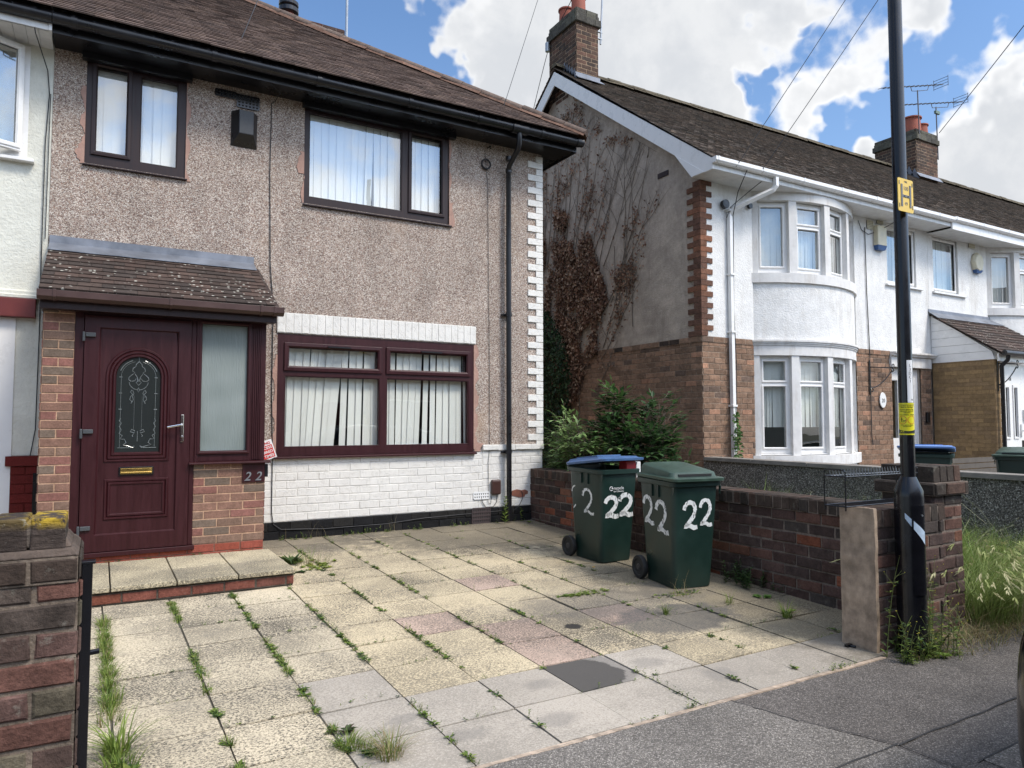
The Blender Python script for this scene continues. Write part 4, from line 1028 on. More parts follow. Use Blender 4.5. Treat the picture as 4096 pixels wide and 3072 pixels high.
m=M(); m.hexa([(7.715,7.9,5.29),(7.89,7.9,5.29),(7.89,11.63,8.05),(7.715,11.63,8.05)],[(7.715,7.9,5.31),(7.89,7.9,5.31),(7.89,11.63,8.07),(7.715,11.63,8.07)]); m.box(7.695,13.95,7.45,7.885,4.985,5.0); m.build('soffit',MAT['upvc_dirty'],h20)
m=M(); m.box(7.716,13.95,7.43,7.45,4.985,5.10); m.build('fascia',MAT['upvc_dirty'],h20)
def sq_gutter(m,x0,x1,z=5.06,y=7.335):
    p=[(y,z+.085),(y,z+.03),(y+.03,z),(y+.09,z),(y+.09,z+.085)]
    m.prismx(p,x0,x1)
    x=x0+.05
    while x<x1:
        q=[(y-.006,z+.09),(y-.006,z+.027),(y+.027,z-.006),(y+.094,z-.006),(y+.094,z+.09)]; m.prismx(q,x,x+.025); x+=.95
m=M(); sq_gutter(m,7.67,13.95); m.build('gutter',MAT['upvc_white'],h20,bevel=.003)
m=M()
def sqpipe(m,pts,h=.033):
    pts=[Vector(p) for p in pts]
    m.tube(pts,h*1.3,4)
m.tube([(9.0,7.385,5.06),(9.0,7.385,4.93),(8.97,7.42,4.87),(8.50,7.80,4.60),(8.47,7.84,4.52),(8.47,7.84,3.0),(8.49,7.84,.3)],.044,4)
for z in (4.56,3.55,2.65,1.5): m.box(8.425,8.525,7.79,7.885,z,z+.03)
m.build('downpipe',MAT['upvc_white'],h20)
# black junction dishes and cables near the downpipe
m=M(); m.tube([(8.36,7.86,4.66),(8.36,7.80,4.66)],.07,14); m.tube([(8.93,7.86,4.72),(8.93,7.82,4.72)],.045,12); m.build('cable_junction',MAT['black_plastic'],h20)
m=M(); cable(m,[(8.35,7.36,5.08),(8.4,7.6,4.8),(8.5,7.8,4.5),(8.58,F2-.03,4.4),(8.56,F2-.03,3.0),(8.6,F2-.03,2.2),(8.58,F2-.03,.8)],.007); cable(m,[(8.82,7.43,5.03),(8.65,7.6,4.85),(8.45,7.8,4.62),(8.40,7.84,4.45)],.006)
cable(m,[(11.95,F2-.03,4.8),(11.96,F2-.03,3.6),(12.0,F2-.03,2.6),(12.0,F2-.03,1.0),(12.03,F2-.03,.85)],.008)
cable(m,[(12.55,7.5,5.0),(12.5,7.7,4.9),(12.35,F2-.03,4.78),(12.05,F2-.03,4.68),(11.85,F2-.03,4.74),(11.76,F2-.03,4.9)],.006)
m.build('cable',MAT['cable'],h20)
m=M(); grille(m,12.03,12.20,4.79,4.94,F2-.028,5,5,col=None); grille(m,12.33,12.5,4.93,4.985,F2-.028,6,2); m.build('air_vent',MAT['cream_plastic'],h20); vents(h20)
m=M(); m.frame((GX-.012,8.83,5.27),(0,-1,0),(-1,0,0)); m.box(0,.25,-.012,0,0,.085); 
for i in range(8):
    for j in range(2): m.box(.012+i*.029,.03+i*.029,-.016,-.0125,.012+j*.036,.036+j*.036)
m.build('air_vent',MAT['rust'],h20)
m=M(); m.box(12.22,12.49,F2-.11,F2-.015,4.50,4.87); ab=m.build('alarm_box',MAT['cream_plastic'],h20,bevel=.012)
m=M(); m.hexa([(12.222,F2-.11,4.50),(12.488,F2-.11,4.50),(12.488,F2-.016,4.50),(12.222,F2-.016,4.50)],[(12.25,F2-.09,4.42),(12.46,F2-.09,4.42),(12.46,F2-.016,4.42),(12.25,F2-.016,4.42)]); m.build('alarm_light',MAT['blue_plastic'],ab)
m=M(); m.lathe((0,0,0),[(.10,0),(.115,.012),(.11,.022)],20)
m.v=[(12.35+x*.85,F2-.02-z,1.66+y*1.25) for x,y,z in m.v]; pl=m.build('number_plaque',MAT['paint_white'],h20,smooth=True)
text_obj('20',.10,MAT['sign_grey'],pl,(12.30,F2-.045,1.62),(1,0,0),(0,-1,0),.001,name='house_number')
def scroll_bracket(parent,x,z,y,dx=.42):
    m=M(); r=.010
    m.tube([(x,y-.01,z-.5),(x,y-.01,z+.12)],r,6); m.tube([(x,y-.012,z),(x+dx,y-.14,z)],r,6)
    def curl(c,r0,a0,a1,n=12): return [(c[0]+r0*(1-.5*k/n)*math.cos(a0+(a1-a0)*k/n),c[1],c[2]+r0*(1-.5*k/n)*math.sin(a0+(a1-a0)*k/n)) for k in range(n+1)]
    m.tube(curl((x+dx,y-.14,z+.04),.04,-1.6,3.6),r*.8,6); m.tube(curl((x+dx-.02,y-.14,z-.05),.04,1.6,-3.4),r*.8,6)
    m.tube([(x,y-.012,z-.38)]+[(x+dx*k/6,y-.02-.10*k/6,z-.38+.33*(k/6)**1.8) for k in range(1,7)],r,6)
    m.tube(curl((x+.05,y-.02,z-.42),.04,2.5,-2.5),r*.8,6)
    return m.build('hanging_basket_bracket',MAT['black_metal'],parent)
scroll_bracket(h20,11.98,2.25,F2-.02,.5)
m=M(); m.box(13.72,13.80,F2-.06,F2-.01,1.25,1.45); m.build('doorbell',MAT['black_plastic'],h20,bevel=.01)
# chimney on the gable
CHM=(.27,.19,.13); CHP=[(4,(.085,.055,.042)),(3,(.065,.048,.04)),(2,(.12,.068,.05))]
def chimney(parent,x0,x1,y0,y1,z0,z1,pots,pal=CHP):
    m=M()
    bricks(m,(x0,y1,z0),(0,-1,0),(-1,0,0),y1-y0,z1-z0,pal,CHM,course=.085,depth=.008,joint=.012,jt=.004)
    bricks(m,(x0,y0,z0),(1,0,0),(0,-1,0),x1-x0,z1-z0,pal,CHM,course=.085,depth=.008,joint=.012,off=.117,jt=.004)
    m.box(x0+.001,x1,y0+.001,y1,z0,z1-.001,CHM)
    for (a,b,e) in ((-.30,-.16,.045),(-.16,-.08,.012),(-.08,0,.0)):
        g=[(3,(.10,.095,.075)),(2,(.075,.07,.06))]
        bricks(m,(x0-e,y1+e,z1+a+.001),(0,-1,0),(-1,0,0),y1-y0+2*e,b-a,g,(.09,.085,.07),course=b-a,depth=.012,jt=.005); bricks(m,(x0-e,y0-e,z1+a+.001),(1,0,0),(0,-1,0),x1-x0+2*e,b-a,g,(.09,.085,.07),course=b-a,depth=.012,jt=.005)
        m.box(x0-e+.002,x1+e,y0-e+.002,y1+e,z1+a+.001,z1+b-.001,(.09,.085,.07))
    c=m.build('chimney',MAT['brick'],parent)
    for (px,py,r,h) in pots:
        q=M(); q.lathe((px,py,z1-.02),[(r*1.0,0),(r*.92,h*.9),(r*1.08,h*.92),(r*1.08,h),(r*.9,h),(r*.85,h*.6)],20); q.build('chimney_pot',MAT['terracotta'],c,smooth=True)
    return c
ch20=chimney(r20,7.90,8.42,11.15,12.12,7.7,9.42,[(8.14,11.42,.15,.42),(8.14,11.86,.15,.38)])
m=M()
for k in range(5): # stepped lead
    y=11.2+k*.085; z=8.0+ (y-11.15)*.78
    m.poly([(7.885,y-.10,z-.12),(7.885,y+.10,z+.02),(7.885,y+.0,z+.16)])
m.poly([(7.87,11.135,8.0),(8.46,11.135,8.0),(8.46,11.135,8.10),(7.87,11.135,8.10)]); m.poly([(7.84,11.0,7.925),(8.48,11.0,7.925),(8.48,11.13,8.03),(7.84,11.13,8.03)])
o=m.build('lead_flashing',MAT['lead'],r20); sm=o.modifiers.new('s','SOLIDIFY'); sm.thickness=.006

# ---------------- house 18
h18=empty('porch_house',(17,7.9,0),'white rendered terraced house with brown brick porch beyond the lamp post','house')
m=M(); wall_holes(m,13.952,19.99,2.50,5.0,F2-.014,.22,[(14.12,15.02,3.84,4.93),(16.1,18.72,2.4,5.1)]); m.build('wall',MAT['white_render'],h18)
m=M(); wall_holes(m,13.952,19.99,-.2,5.0,F2+.02,.18,[(14.12,15.02,3.84,4.93),(16.1,18.72,-.3,5.1)]); m.box(13.96,19.9,9.6,9.7,0,5); m.build('house_shell',MAT['grey_render'],h18)
bay(h18,17.43,F2,True,'')
wn=window(h18,'window',14.12,15.02,3.84,4.93,[gl(14.19,14.95,3.91,4.86)],[gl(14.19,14.95,3.91,4.86)],MAT['upvc_white'],MAT['glass_up'],y=F2+.03,sill=(14.08,15.25,3.79,3.84,F2-.06),w=.04)
blind(wn,14.15,15.0,3.88,4.9,F2+.16,.1,MAT['curtain'],name='curtain')
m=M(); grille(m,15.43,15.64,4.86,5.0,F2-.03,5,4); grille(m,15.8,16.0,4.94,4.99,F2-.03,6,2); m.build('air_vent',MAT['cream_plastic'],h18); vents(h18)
m=M(); m.lathe((0,0,0),[(.19,0),(.19,.04),(.15,.09)],8)
m.v=[(15.68+x*1.02,F2-.015-z,4.56+y*1.15) for x,y,z in m.v]; ab=m.build('alarm_box',MAT['cream_plastic'],h18,bevel=.01)
m=M(); m.hexa([(15.55,F2-.10,4.40),(15.81,F2-.10,4.40),(15.81,F2-.02,4.40),(15.55,F2-.02,4.40)],[(15.60,F2-.08,4.34),(15.76,F2-.08,4.34),(15.76,F2-.02,4.34),(15.60,F2-.02,4.34)]); m.build('alarm_light',MAT['blue_plastic'],ab)
r18=roof20(13.955,19.99,h18,'roof',0,0)
m=M(); m.box(13.955,19.99,7.40,7.43,4.93,5.09); m.build('fascia',MAT['upvc_white'],h18)
m=M()
for k in range(60): m.box(13.96+k*.1,14.055+k*.1,7.43,7.885,4.94,4.955)
m.build('soffit',MAT['upvc_dirty'],h18)
m=M(); sq_gutter(m,13.955,19.99,5.075); m.build('gutter',MAT['upvc_white'],h18,bevel=.003)
# porch 18
PX18=14.0; PY18=6.78
m=M(); TM=(.25,.17,.095)
bricks(m,(PX18,F2-.02,-.1),(0,-1,0),(-1,0,0),F2-.02-PY18,2.50,TAN,TM,course=.075,blen=.225,depth=.009,joint=.006,jt=.001,colj=.12)
bricks(m,(PX18,PY18,-.1),(1,0,0),(0,-1,0),.17,2.50,TAN,TM,course=.075,blen=.225,depth=.009,joint=.006,jt=.001)
m.box(PX18+.001,PX18+.17,PY18+.001,F2-.02,-.1,2.40,TM); m.build('porch_wall',MAT['brick_porch'],h18); m=M(); m.box(16.2,16.35,PY18,F2-.02,-.1,2.4,TM); m.build('porch_end_wall',MAT['brick_porch'],h18)
m=M()
for k in range(6):
    z=2.40+k*.155; ztop=min(z+.15,3.36)
    yt=lambda zz: PY18-.1+(zz-2.46)*(F2-PY18+.1)/(3.36-2.46) if zz>2.46 else PY18-.02
    y0a=max(PY18-.02,yt(z)); y0b=max(PY18-.02,yt(ztop))
    if y0a<F2-.03: m.prismx([(y0a,z),(F2-.021,z),(F2-.021,ztop),(min(y0b,F2-.022),ztop)],PX18-.022,PX18+.02)
m.box(PX18-.03,16.4,PY18-.10,PY18-.07,2.36,2.50); m.build('porch_cladding',MAT['upvc_white'],h18)
m=M(); ap=math.atan((3.36-2.50)/(F2-6.62)); m.hexa([(PX18-.06,6.62,2.47),(16.45,6.62,2.47),(16.45,6.62,2.49),(PX18-.06,6.62,2.49)],[(PX18-.06,F2-.02,3.33),(16.45,F2-.02,3.33),(16.45,F2-.02,3.35),(PX18-.06,F2-.02,3.35)],(.05,.04,.035))
tiles(m,(PX18-.08,6.60,2.495),(1,0,0),(0,math.cos(ap),math.sin(ap)),2.55,1.52,.13,.178,.016,TPP,jh=.004); m.build('porch_roof',MAT['tile_porch'],h18)
m=M(); m.poly([(PX18-.09,7.70,3.27),(16.4,7.70,3.27),(16.4,7.87,3.40),(PX18-.09,7.87,3.40)]); m.poly([(PX18-.09,7.87,3.40),(16.4,7.87,3.40),(16.4,7.88,3.46),(PX18-.09,7.88,3.46)]); o=m.build('lead_flashing',MAT['lead'],h18); sm=o.modifiers.new('s','SOLIDIFY'); sm.thickness=.006
m=M(); m.tube([(PX18-.05,6.58,2.50),(16.4,6.58,2.50)],.05,10); m.tube([(PX18+.10,6.58,2.48),(PX18+.10,6.60,2.38),(PX18+.10,6.70,2.28),(PX18+.10,6.70,0)],.036,10); m.build('porch_gutter',MAT['black_plastic'],h18,smooth=True)
d18=window(h18,'door',PX18+.20,15.12,-.05,2.33,[gl(14.40,14.52,.98,1.90),gl(14.70,14.82,.98,1.90)],[],MAT['upvc_white'],MAT['door_glass'],y=PY18+.03)
m=M(); m.box(14.33,14.98,PY18+.005,PY18+.029,.0,2.2)
dp=m; m=M()
for a,b in ((14.40,14.52),(14.70,14.82)):
    for q in ((a-.03,a,.95,1.95),(b,b+.03,.95,1.95),(a,b,.95,.98),(a,b,1.9,1.95)): m.box(q[0],q[1],PY18+.012,PY18+.029,q[2],q[3])
m.box(14.36,14.56,PY18+.015,PY18+.029,.15,.60); m.box(14.66,14.86,PY18+.015,PY18+.029,.15,.60); m.box(14.48,14.74,PY18+.008,PY18+.029,.70,.80)
m.build('door_moulding',MAT['upvc_white'],d18,bevel=.004)
m=M(); m.tube([(14.93,PY18+.0,1.10),(14.93,PY18-.04,1.10),(14.85,PY18-.045,1.10)],.012,8); m.box(14.915,14.945,PY18+.01,PY18+.029,.98,1.22); m.build('handle',MAT['upvc_dirty'],d18)
text_obj('18',.085,MAT['black_ink'],d18,(14.55,PY18+.026,2.03),(1,0,0),(0,-1,0),.001,name='house_number')
pw=window(h18,'porch_window',15.13,16.2,.6,2.33,[gl(15.2,16.1,.70,1.78),gl(15.2,16.1,1.90,2.24)],[],MAT['upvc_white'],MAT['glass'],y=PY18+.03)
m=M(); m.box(15.02,15.09,PY18-.01,PY18+.029,1.28,1.50); m.build('intercom',MAT['paint_white'],h18,bevel=.01)
scroll_bracket(h18,14.06,2.32,PY18-.02,.42)
# ---------------- house 16 beyond
h16=empty('far_terrace_house',(23,7.9,0),'far terraced house whose dark tiled roof meets the right edge of the photo','house')
m=M(); m.box(20.0,26,F2,F2+.2,2.5,5.0); m.build('wall',MAT['white_render'],h16)
m=M(); m.box(20.0,26,F2+.01,F2+.19,-.2,2.49); m.build('lower_wall',MAT['grey_render'],h16)
r16=roof20(20.0,27.5,h16,'roof',0,0)
m=M(); m.box(20.0,27,7.40,7.43,4.93,5.09); m.build('fascia',MAT['upvc_white'],h16)
ch18=chimney(r18,19.17,20.17,11.05,12.25,7.6,9.30,[(19.42,11.32,.25,.44),(19.92,11.36,.20,.36)])
m=M(); m.poly([(19.1,10.93,7.93),(20.22,10.93,7.93),(20.22,11.03,8.07),(19.1,11.03,8.07)])
for k in range(4):
    y=11.1+k*.15; z=7.98+(y-11.1)*.75; m.poly([(19.15,y-.12,z-.1),(19.15,y+.12,z+.05),(19.15,y,z+.22)])
o=m.build('lead_flashing',MAT['lead'],r18); sm=o.modifiers.new('s','SOLIDIFY'); sm.thickness=.006
# ================================================================ GARDEN WALLS
OM=(.17,.135,.11)
# side wall along the drive
sw_=empty('brick_side_wall',(5.0,5.5,-.1),'low dark red brick wall behind the two bins running from house to street','wall')
m=M()
bricks(m,(4.90,8.0,-.16),(0,-1,0),(-1,0,0),5.05,.71,OLD+[(1,(.20,.07,.04))],OM,course=.0895,joint=.013,depth=.012,jt=.006,ch=.005,colj=.25)
bricks(m,(5.12,3.0,-.16),(0,1,0),(1,0,0),5.0,.71,OLD,OM,course=.0895,joint=.013,depth=.010,jt=.004)
m.box(4.90,5.12,2.96,7.99,-.35,.549,OM)
m.build('brickwork',MAT['brick'],sw_)
m=M(); bricks(m,(4.885,7.97,.551),(0,-1,0),(-1,0,0),4.97,.112,DARK,OM,blen=.086,joint=.012,depth=.012,soldier=True,jt=.007,ch=.006,colj=.25)
y=7.97
while y>3.05:
    m.hexa([(4.885,y-.080,.556),(5.13,y-.080,.556),(5.13,y-.004,.556),(4.885,y-.004,.556)],[(4.892,y-.078,.664+U(-.004,.004)),(5.125,y-.078,.664),(5.125,y-.006,.664),(4.892,y-.006,.662+U(-.004,.004))],jit(pick(DARK),.2)); y-=.086
m.box(4.89,5.125,3.0,7.97,.55,.655,OM)
m.build('coping',MAT['brick'],sw_)
# stub wall with rendered end
stb=empty('rendered_end_wall',(4.6,2.9,-.17),'short brick wall with a tan rendered end beside the lamp post','wall')
m=M()
bricks(m,(4.262,2.80,-.20),(1,0,0),(0,-1,0),.76,.80,OLD,OM,course=.0895,joint=.014,depth=.012,jt=.007,ch=.006,colj=.25)
m.box(4.262,5.02,2.80,3.0,-.3,.6,OM)
x=4.265
while x<4.98:
    m.hexa([(x,2.785,.605),(x+.078,2.785,.605),(x+.078,3.01,.605),(x,3.01,.605)],[(x+.002,2.79,.712+U(-.006,.004)),(x+.076,2.79,.712),(x+.076,3.0,.712),(x+.002,3.0,.71)],jit(pick(DARK),.2)); x+=.088
m.box(4.262,4.99,2.79,3.0,.6,.700,OM)
m.build('brickwork',MAT['brick'],stb)
m=M(); nz_=12; pts=[]
for k in range(nz_+1):
    z=-.24+(.965)*k/nz_; w=.008*noise.noise(Vector((k*1.3,0,0)))
    pts.append((z,w))
for k in range(nz_):
    (z0,a),(z1,b)=pts[k],pts[k+1]
    m.hexa([(4.232+a,2.775-a,z0),(4.262,2.775-a,z0),(4.262,3.018,z0),(4.232+a,3.018,z0)],[(4.232+b,2.775-b,z1),(4.262,2.775-b,z1),(4.262,3.018,z1),(4.232+b,3.018,z1)])
m.build('rendered_end',MAT['end_render'],stb)
# tall pier right
pr=empty('brick_gate_pier',(5.17,3.02,-.17),'tall dark brick pier with stepped top behind the lamp post','pier')
m=M()
bricks(m,(5.0,3.21,-.20),(0,-1,0),(-1,0,0),.37,.96,OLD,OM,course=.0885,joint=.013,depth=.012,jt=.006,ch=.006,alt=[0,.5],colj=.25)
bricks(m,(5.0,2.84,-.20),(1,0,0),(0,-1,0),.34,.96,OLD,OM,course=.0885,joint=.013,depth=.012,jt=.006,ch=.006,alt=[.5,0],colj=.25)
m.box(5.001,5.34,2.841,3.21,-.35,.759,OM)
m.box(4.965,5.375,2.805,3.245,.761,.850,OM)
bricks(m,(4.965,3.245,.762),(0,-1,0),(-1,0,0),.44,.087,DARK,OM,course=.087,depth=.010,jt=.006,ch=.006); bricks(m,(4.965,2.805,.762),(1,0,0),(0,-1,0),.41,.087,DARK,OM,course=.087,off=.11,depth=.010,jt=.006,ch=.006)
m.build('brickwork',MAT['brick'],pr)
m=M(); x=5.0
for k in range(4):
    for (y0,y1) in ((2.83,3.02),(3.03,3.22)):
        m.hexa([(x,y0,.852),(x+.078,y0,.852),(x+.078,y1,.852),(x,y1,.852)],[(x+.002,y0+.005,.962+U(-.004,.004)),(x+.076,y0+.005,.962),(x+.076,y1-.005,.962),(x+.002,y1-.005,.962)],jit(pick(DARK),.2))
    x+=.0865
m.box(5.004,5.335,2.84,3.21,.851,.952,OM)
m.build('coping',MAT['brick'],pr,bevel=.004)
# left pier, near the camera
pl_=empty('near_brick_pier',(-.3,3.0,-.17),'near brick gate pier with yellow lichen on top at the left edge','pier')
NB=[(3,(.105,.062,.052)),(3,(.088,.058,.048)),(2,(.075,.058,.048)),(2,(.125,.062,.048)),(1,(.10,.085,.06))]
NM=(.17,.135,.105)
bm=brick_mat('brick_weathered',1.0,.4,.35,60)
m=M()
bricks(m,(-.627,2.75,-.20),(1,0,0),(0,-1,0),.58,.955,NB,NM,course=.0895,joint=.013,blen=.24,depth=.010,jt=.005,ch=.006,off=.02,colj=.2)
bricks(m,(-.047,2.75,-.20),(0,1,0),(1,0,0),.36,.955,NB,NM,course=.0895,joint=.013,depth=.010,jt=.005,ch=.006)
m.box(-.62,-.048,2.751,3.11,-.35,.752,NM)
bricks(m,(-.655,2.738,.757),(1,0,0),(0,-1,0),.605,.082,DARK,NM,course=.082,off=.0,depth=.010,ch=.006); bricks(m,(-.050,2.738,.757),(0,1,0),(1,0,0),.38,.082,DARK,NM,course=.082,depth=.010,ch=.006); m.box(-.62,-.051,2.74,3.12,.753,.8385,NM)
m.build('brickwork',bm,pl_)
m=M(); m.hexa([(-.62,2.737,.840),(-.046,2.737,.840),(-.046,3.12,.840),(-.62,3.12,.840)],[(-.62,2.752,.864),(-.066,2.752,.864),(-.066,3.09,.864),(-.62,3.09,.864)],NM); m.hexa([(-.098,2.77,.865),(-.068,2.77,.865),(-.068,3.06,.865),(-.098,3.06,.865)],[(-.098,2.80,.89),(-.085,2.80,.89),(-.085,3.05,.89),(-.098,3.05,.89)],NM); m.build('mortar_haunch',render_mat('haunch_mortar',(.095,.072,.058),26,1.0,(.06,.05,.045),.8,.35),pl_,bevel=.006)
def lichen_brick():
    t=NT('lichen_coping'); a=t.attr()
    c=t.mix(1,a,t.mr(t.noise(16,5,.7),.3,.7,.6,1.4),'MULTIPLY')
    g=t.n.new('ShaderNodeNewGeometry'); s=t.n.new('ShaderNodeSeparateXYZ'); t.link(g.outputs['Normal'],s.inputs[0]); p=t.n.new('ShaderNodeSeparateXYZ'); t.link(g.outputs['Position'],p.inputs[0])
    top=t.mr(p.outputs['Z'],.925,.955,0,1)
    m_=t.math('MULTIPLY',t.mr(t.noise(12,5,.7),.44,.52,0,1),top)
    m2=t.math('MULTIPLY',m_,t.mr(p.outputs['X'],-.21,-.17,.15,1))
    c=t.mix(m2,c,(.40,.27,.03)); c=t.mix(t.math('MULTIPLY',t.mr(t.noise(25,4,.7),.62,.68,0,.6),1),c,(.30,.29,.25))
    h=t.math('ADD',t.noise(60,5,.7),t.math('MULTIPLY',t.noise(22,3,.6,vec=t.mapping((.5,.5,2.5))),1.2))
    return t.done(c,.93,t.bump(h,1,.008),.2)
m=M(); 
for k,x in enumerate((-.61,-.505,-.395,-.29,-.185)):
    m.hexa([(x,2.756,.86),(x+.098,2.756,.86),(x+.098,3.0,.86),(x,3.0,.86)],[(x+.002,2.760,.962+U(-.004,.004)),(x+.096,2.760,.962),(x+.096,2.997,.962),(x+.002,2.997,.962)],jit((.050,.038,.032),.2))
m.box(-.61,-.095,2.764,2.99,.87,.953,(.11,.09,.075))
m.build('coping',lichen_brick(),pl_,bevel=.007)
# steel gate post
gp=empty('steel_gate_post',(-.02,2.83,-.17),'black steel gate post standing beside the near brick pier','post')
m=M(); m.box(-.041,-.008,2.79,2.825,-.3,.80); m.build('post',MAT['black_metal'],gp,bevel=.003)
m=M(); m.box(-.047,.0,2.785,2.832,.80,.81); m.build('cap',MAT['black_metal'],gp,bevel=.002)
m=M(); m.tube([(-.012,2.80,.505),(.018,2.80,.507)],.009,10); m.tube([(-.045,2.80,.67),(-.06,2.80,.67)],.012,10); m.build('latch_pin',MAT['black_metal'],gp)
# pebbledash wall
pw_=empty('pebbledash_wall',(7.95,5.5,0),'grey pebbledash garden wall with concrete coping behind the brick wall','wall')
m=M(); m.box(7.86,8.06,2.95,7.86,-.3,.69); m.build('wall_body',MAT['pebble_grey'],pw_)
m=M()
y=7.84
while y>3.0:
    m.hexa([(7.83,y-.895,.691),(8.09,y-.895,.691),(8.09,y,.691),(7.83,y,.691)],[(7.835,y-.893,.745+U(-.003,.003)),(8.085,y-.893,.745),(8.085,y-.002,.745),(7.835,y-.002,.744)]); y-=.9
m.build('coping',MAT['concrete'],pw_,bevel=.004)
# fence between the gardens beyond
m=M(); fz=.02
fo=empty('slatted_fence',(13.5,5,0),'weathered slatted fence between the garden bins','fence')
for k in range(9): m.prismx([(6.2,-.1+k*.09),(6.215,-.1+k*.09),(6.215,-.025+k*.09),(6.2,-.025+k*.09)],11.2,13.7)
m.build('slat_panel',MAT['fence'],fo)
m=M(); m.box(11.14,11.2,6.16,6.24,-.2,.86); m.box(13.7,13.78,6.16,6.24,-.2,.95); m.build('fence_post',MAT['fence'],fo)

# ================================================================ BINS
def rrect(x0,x1,y0,y1,r,n=5):
    pts=[]
    for cx,cy,a0 in ((x1-r,y0+r,-90),(x1-r,y1-r,0),(x0+r,y1-r,90),(x0+r,y0+r,180)):
        for k in range(n+1):
            t=math.radians(a0+90*k/n); pts.append((cx+r*math.cos(t),cy+r*math.sin(t)))
    return pts
def loft(m,rings,cap0=True,cap1=True):
    ids=[[m.P(p) for p in r] for r in rings]
    for a,b in zip(ids,ids[1:]):
        for j in range(len(a)): m.face((a[j],a[(j+1)%len(a)],b[(j+1)%len(a)],b[j]))
    if cap0: m.face(ids[0][::-1])
    if cap1: m.face(ids[-1])
def make_bin(label,lidmat,flat,openang,group):
    root=empty('wheelie_bin',(0,0,0),label,'wheelie bin',group)
    H=.885
    def sec(z,k=None):
        t=z/H; return [(x,y,z) for x,y in rrect(-.192-.040*t,.192+.040*t,.045-.045*t,.46+.06*t,.045)]
    m=M(); S=[sec(z) for z in (0,.012,.25,.50,.75,.84)]
    S[0]=[(x*.97,y,z) for x,y,z in S[0]]
    def rim(z,e): return [(x,y,z) for x,y in rrect(-.232-e,.232+e,-e,.52+e,.05+e*.3)]
    loft(m,S+[rim(.842,.004),rim(.848,.024),rim(.885,.026),rim(.890,.020),rim(.890,-.006),[(x,y,.60) for x,y in rrect(-.20,.20,.03,.48,.05)]],True,True)
    # seam band and ribs under the rim
    for (x,y) in ((-.236,.30),(-.236,.20)): m.box(x-.006,x+.02,y,y+.012,.74,.842)
    for sx_ in (-1,1): m.hexa([(sx_*.236,-.01,.78),(sx_*.236,.0,.78),(sx_*.236,.0,.845),(sx_*.236,-.024,.845)],[(sx_*.228,-.01,.78),(sx_*.228,.0,.78),(sx_*.228,.0,.845),(sx_*.228,-.024,.845)])
    body=m.build('body',MAT['bin_green'],root,smooth=True,origin=(0,.25,0))
    # handle bar at the back
    m=M(); m.tube([(-.20,.53,.86),(-.20,.575,.89),(.20,.575,.89),(.20,.53,.86)],.014,8); m.build('handle',lidmat if not flat else MAT['bin_green'],root,smooth=True,origin=(0,.57,.87))
    # lid, hinged at the back
    m=M(); 
    def lr(x,y0,y1,z0,z1,r=.05): # z varies from front to back
        return [(px_,py_,z0+(z1-z0)*(py_-y0)/(y1-y0)) for px_,py_ in rrect(-x,x,y0,y1,r)]
    if not flat:
        loft(m,[lr(.262,-.06,.535,.893,.897),lr(.264,-.062,.537,.915,.920),lr(.255,-.052,.53,.919,.924),lr(.236,.015,.518,.922,.929),lr(.226,.026,.512,.955,.995),lr(.212,.045,.50,.963,1.012),lr(.150,.08,.46,.966,1.018)],True,True)
        m2=M(); m2.box(-.165,.165,.012,.022,.928,.947)  # black box on the lid stands in for shade in the grip recess
    else:
        loft(m,[lr(.262,-.075,.545,.893,.897),lr(.266,-.08,.55,.913,.917),lr(.260,-.072,.545,.918,.922),lr(.246,-.03,.53,.922,.930),lr(.236,.0,.52,.938,.950),lr(.15,.05,.46,.944,.956)],True,True)
        m.box(-.15,.15,.16,.49,.950,.964)
        m2=None
    def rotl(v):
        a=math.radians(openang); y=v[1]-.545; z=v[2]-.90
        return (v[0],.545+y*math.cos(a)+z*math.sin(a),.90-y*math.sin(a)+z*math.cos(a))
    m.v=[rotl(v) for v in m.v]; lid=m.build('lid',lidmat,root,smooth=True,origin=(0,.25,.9))
    if m2: m2.v=[rotl(v) for v in m2.v]; m2.build('grip_slot_shade',MAT['rubber'],lid,origin=(0,.0,.93))
    for sx_ in (-1,1):
        x0=sx_*.215; c=(.485,.098)
        m=M(); prof=[(.0,.0),(.060,.0),(.066,.006),(.098,.002),(.100,.012),(.100,.040),(.096,.046),(.0,.046)]
        # wheel axis along x
        def wheel(prof,mat,name,par):
            mm=M(); rings=[]
            for r,h in prof: rings.append([mm.P((x0+sx_*h,c[0]+r*math.cos(t),c[1]+r*math.sin(t))) for t in [2*math.pi*j/24 for j in range(24)]])
            for a,b in zip(rings,rings[1:]):
                for j in range(24): mm.face((a[j],a[(j+1)%24],b[(j+1)%24],b[j]))
            mm.face(rings[0]); mm.face(rings[-1])
            return mm.build(name,mat,par,smooth=True,origin=(x0,c[0],c[1]))
        w=wheel([(.066,0),(.098,.003),(.101,.012),(.101,.040),(.096,.047),(.072,.047),(.066,.038)],MAT['rubber'],'wheel',root)
        wheel([(.066,.002),(.067,.036),(.058,.030),(.030,.026),(.028,.042),(.018,.046),(.016,.046)],MAT['bin_hub'],'hub',w)
    m=M(); m.tube([(-.21,.485,.098),(.21,.485,.098)],.012,8); m.build('axle',MAT['bin_hub'],root,origin=(0,.485,.1))
    return root,body
D2=[(0.02,.70),(.08,.84),(.25,.96),(.45,1.0),(.68,.95),(.82,.80),(.82,.62),(.70,.45),(.50,.30),(.25,.14),(.10,.05),(.30,.10),(.50,.08),(.72,.0),(.98,.03)]
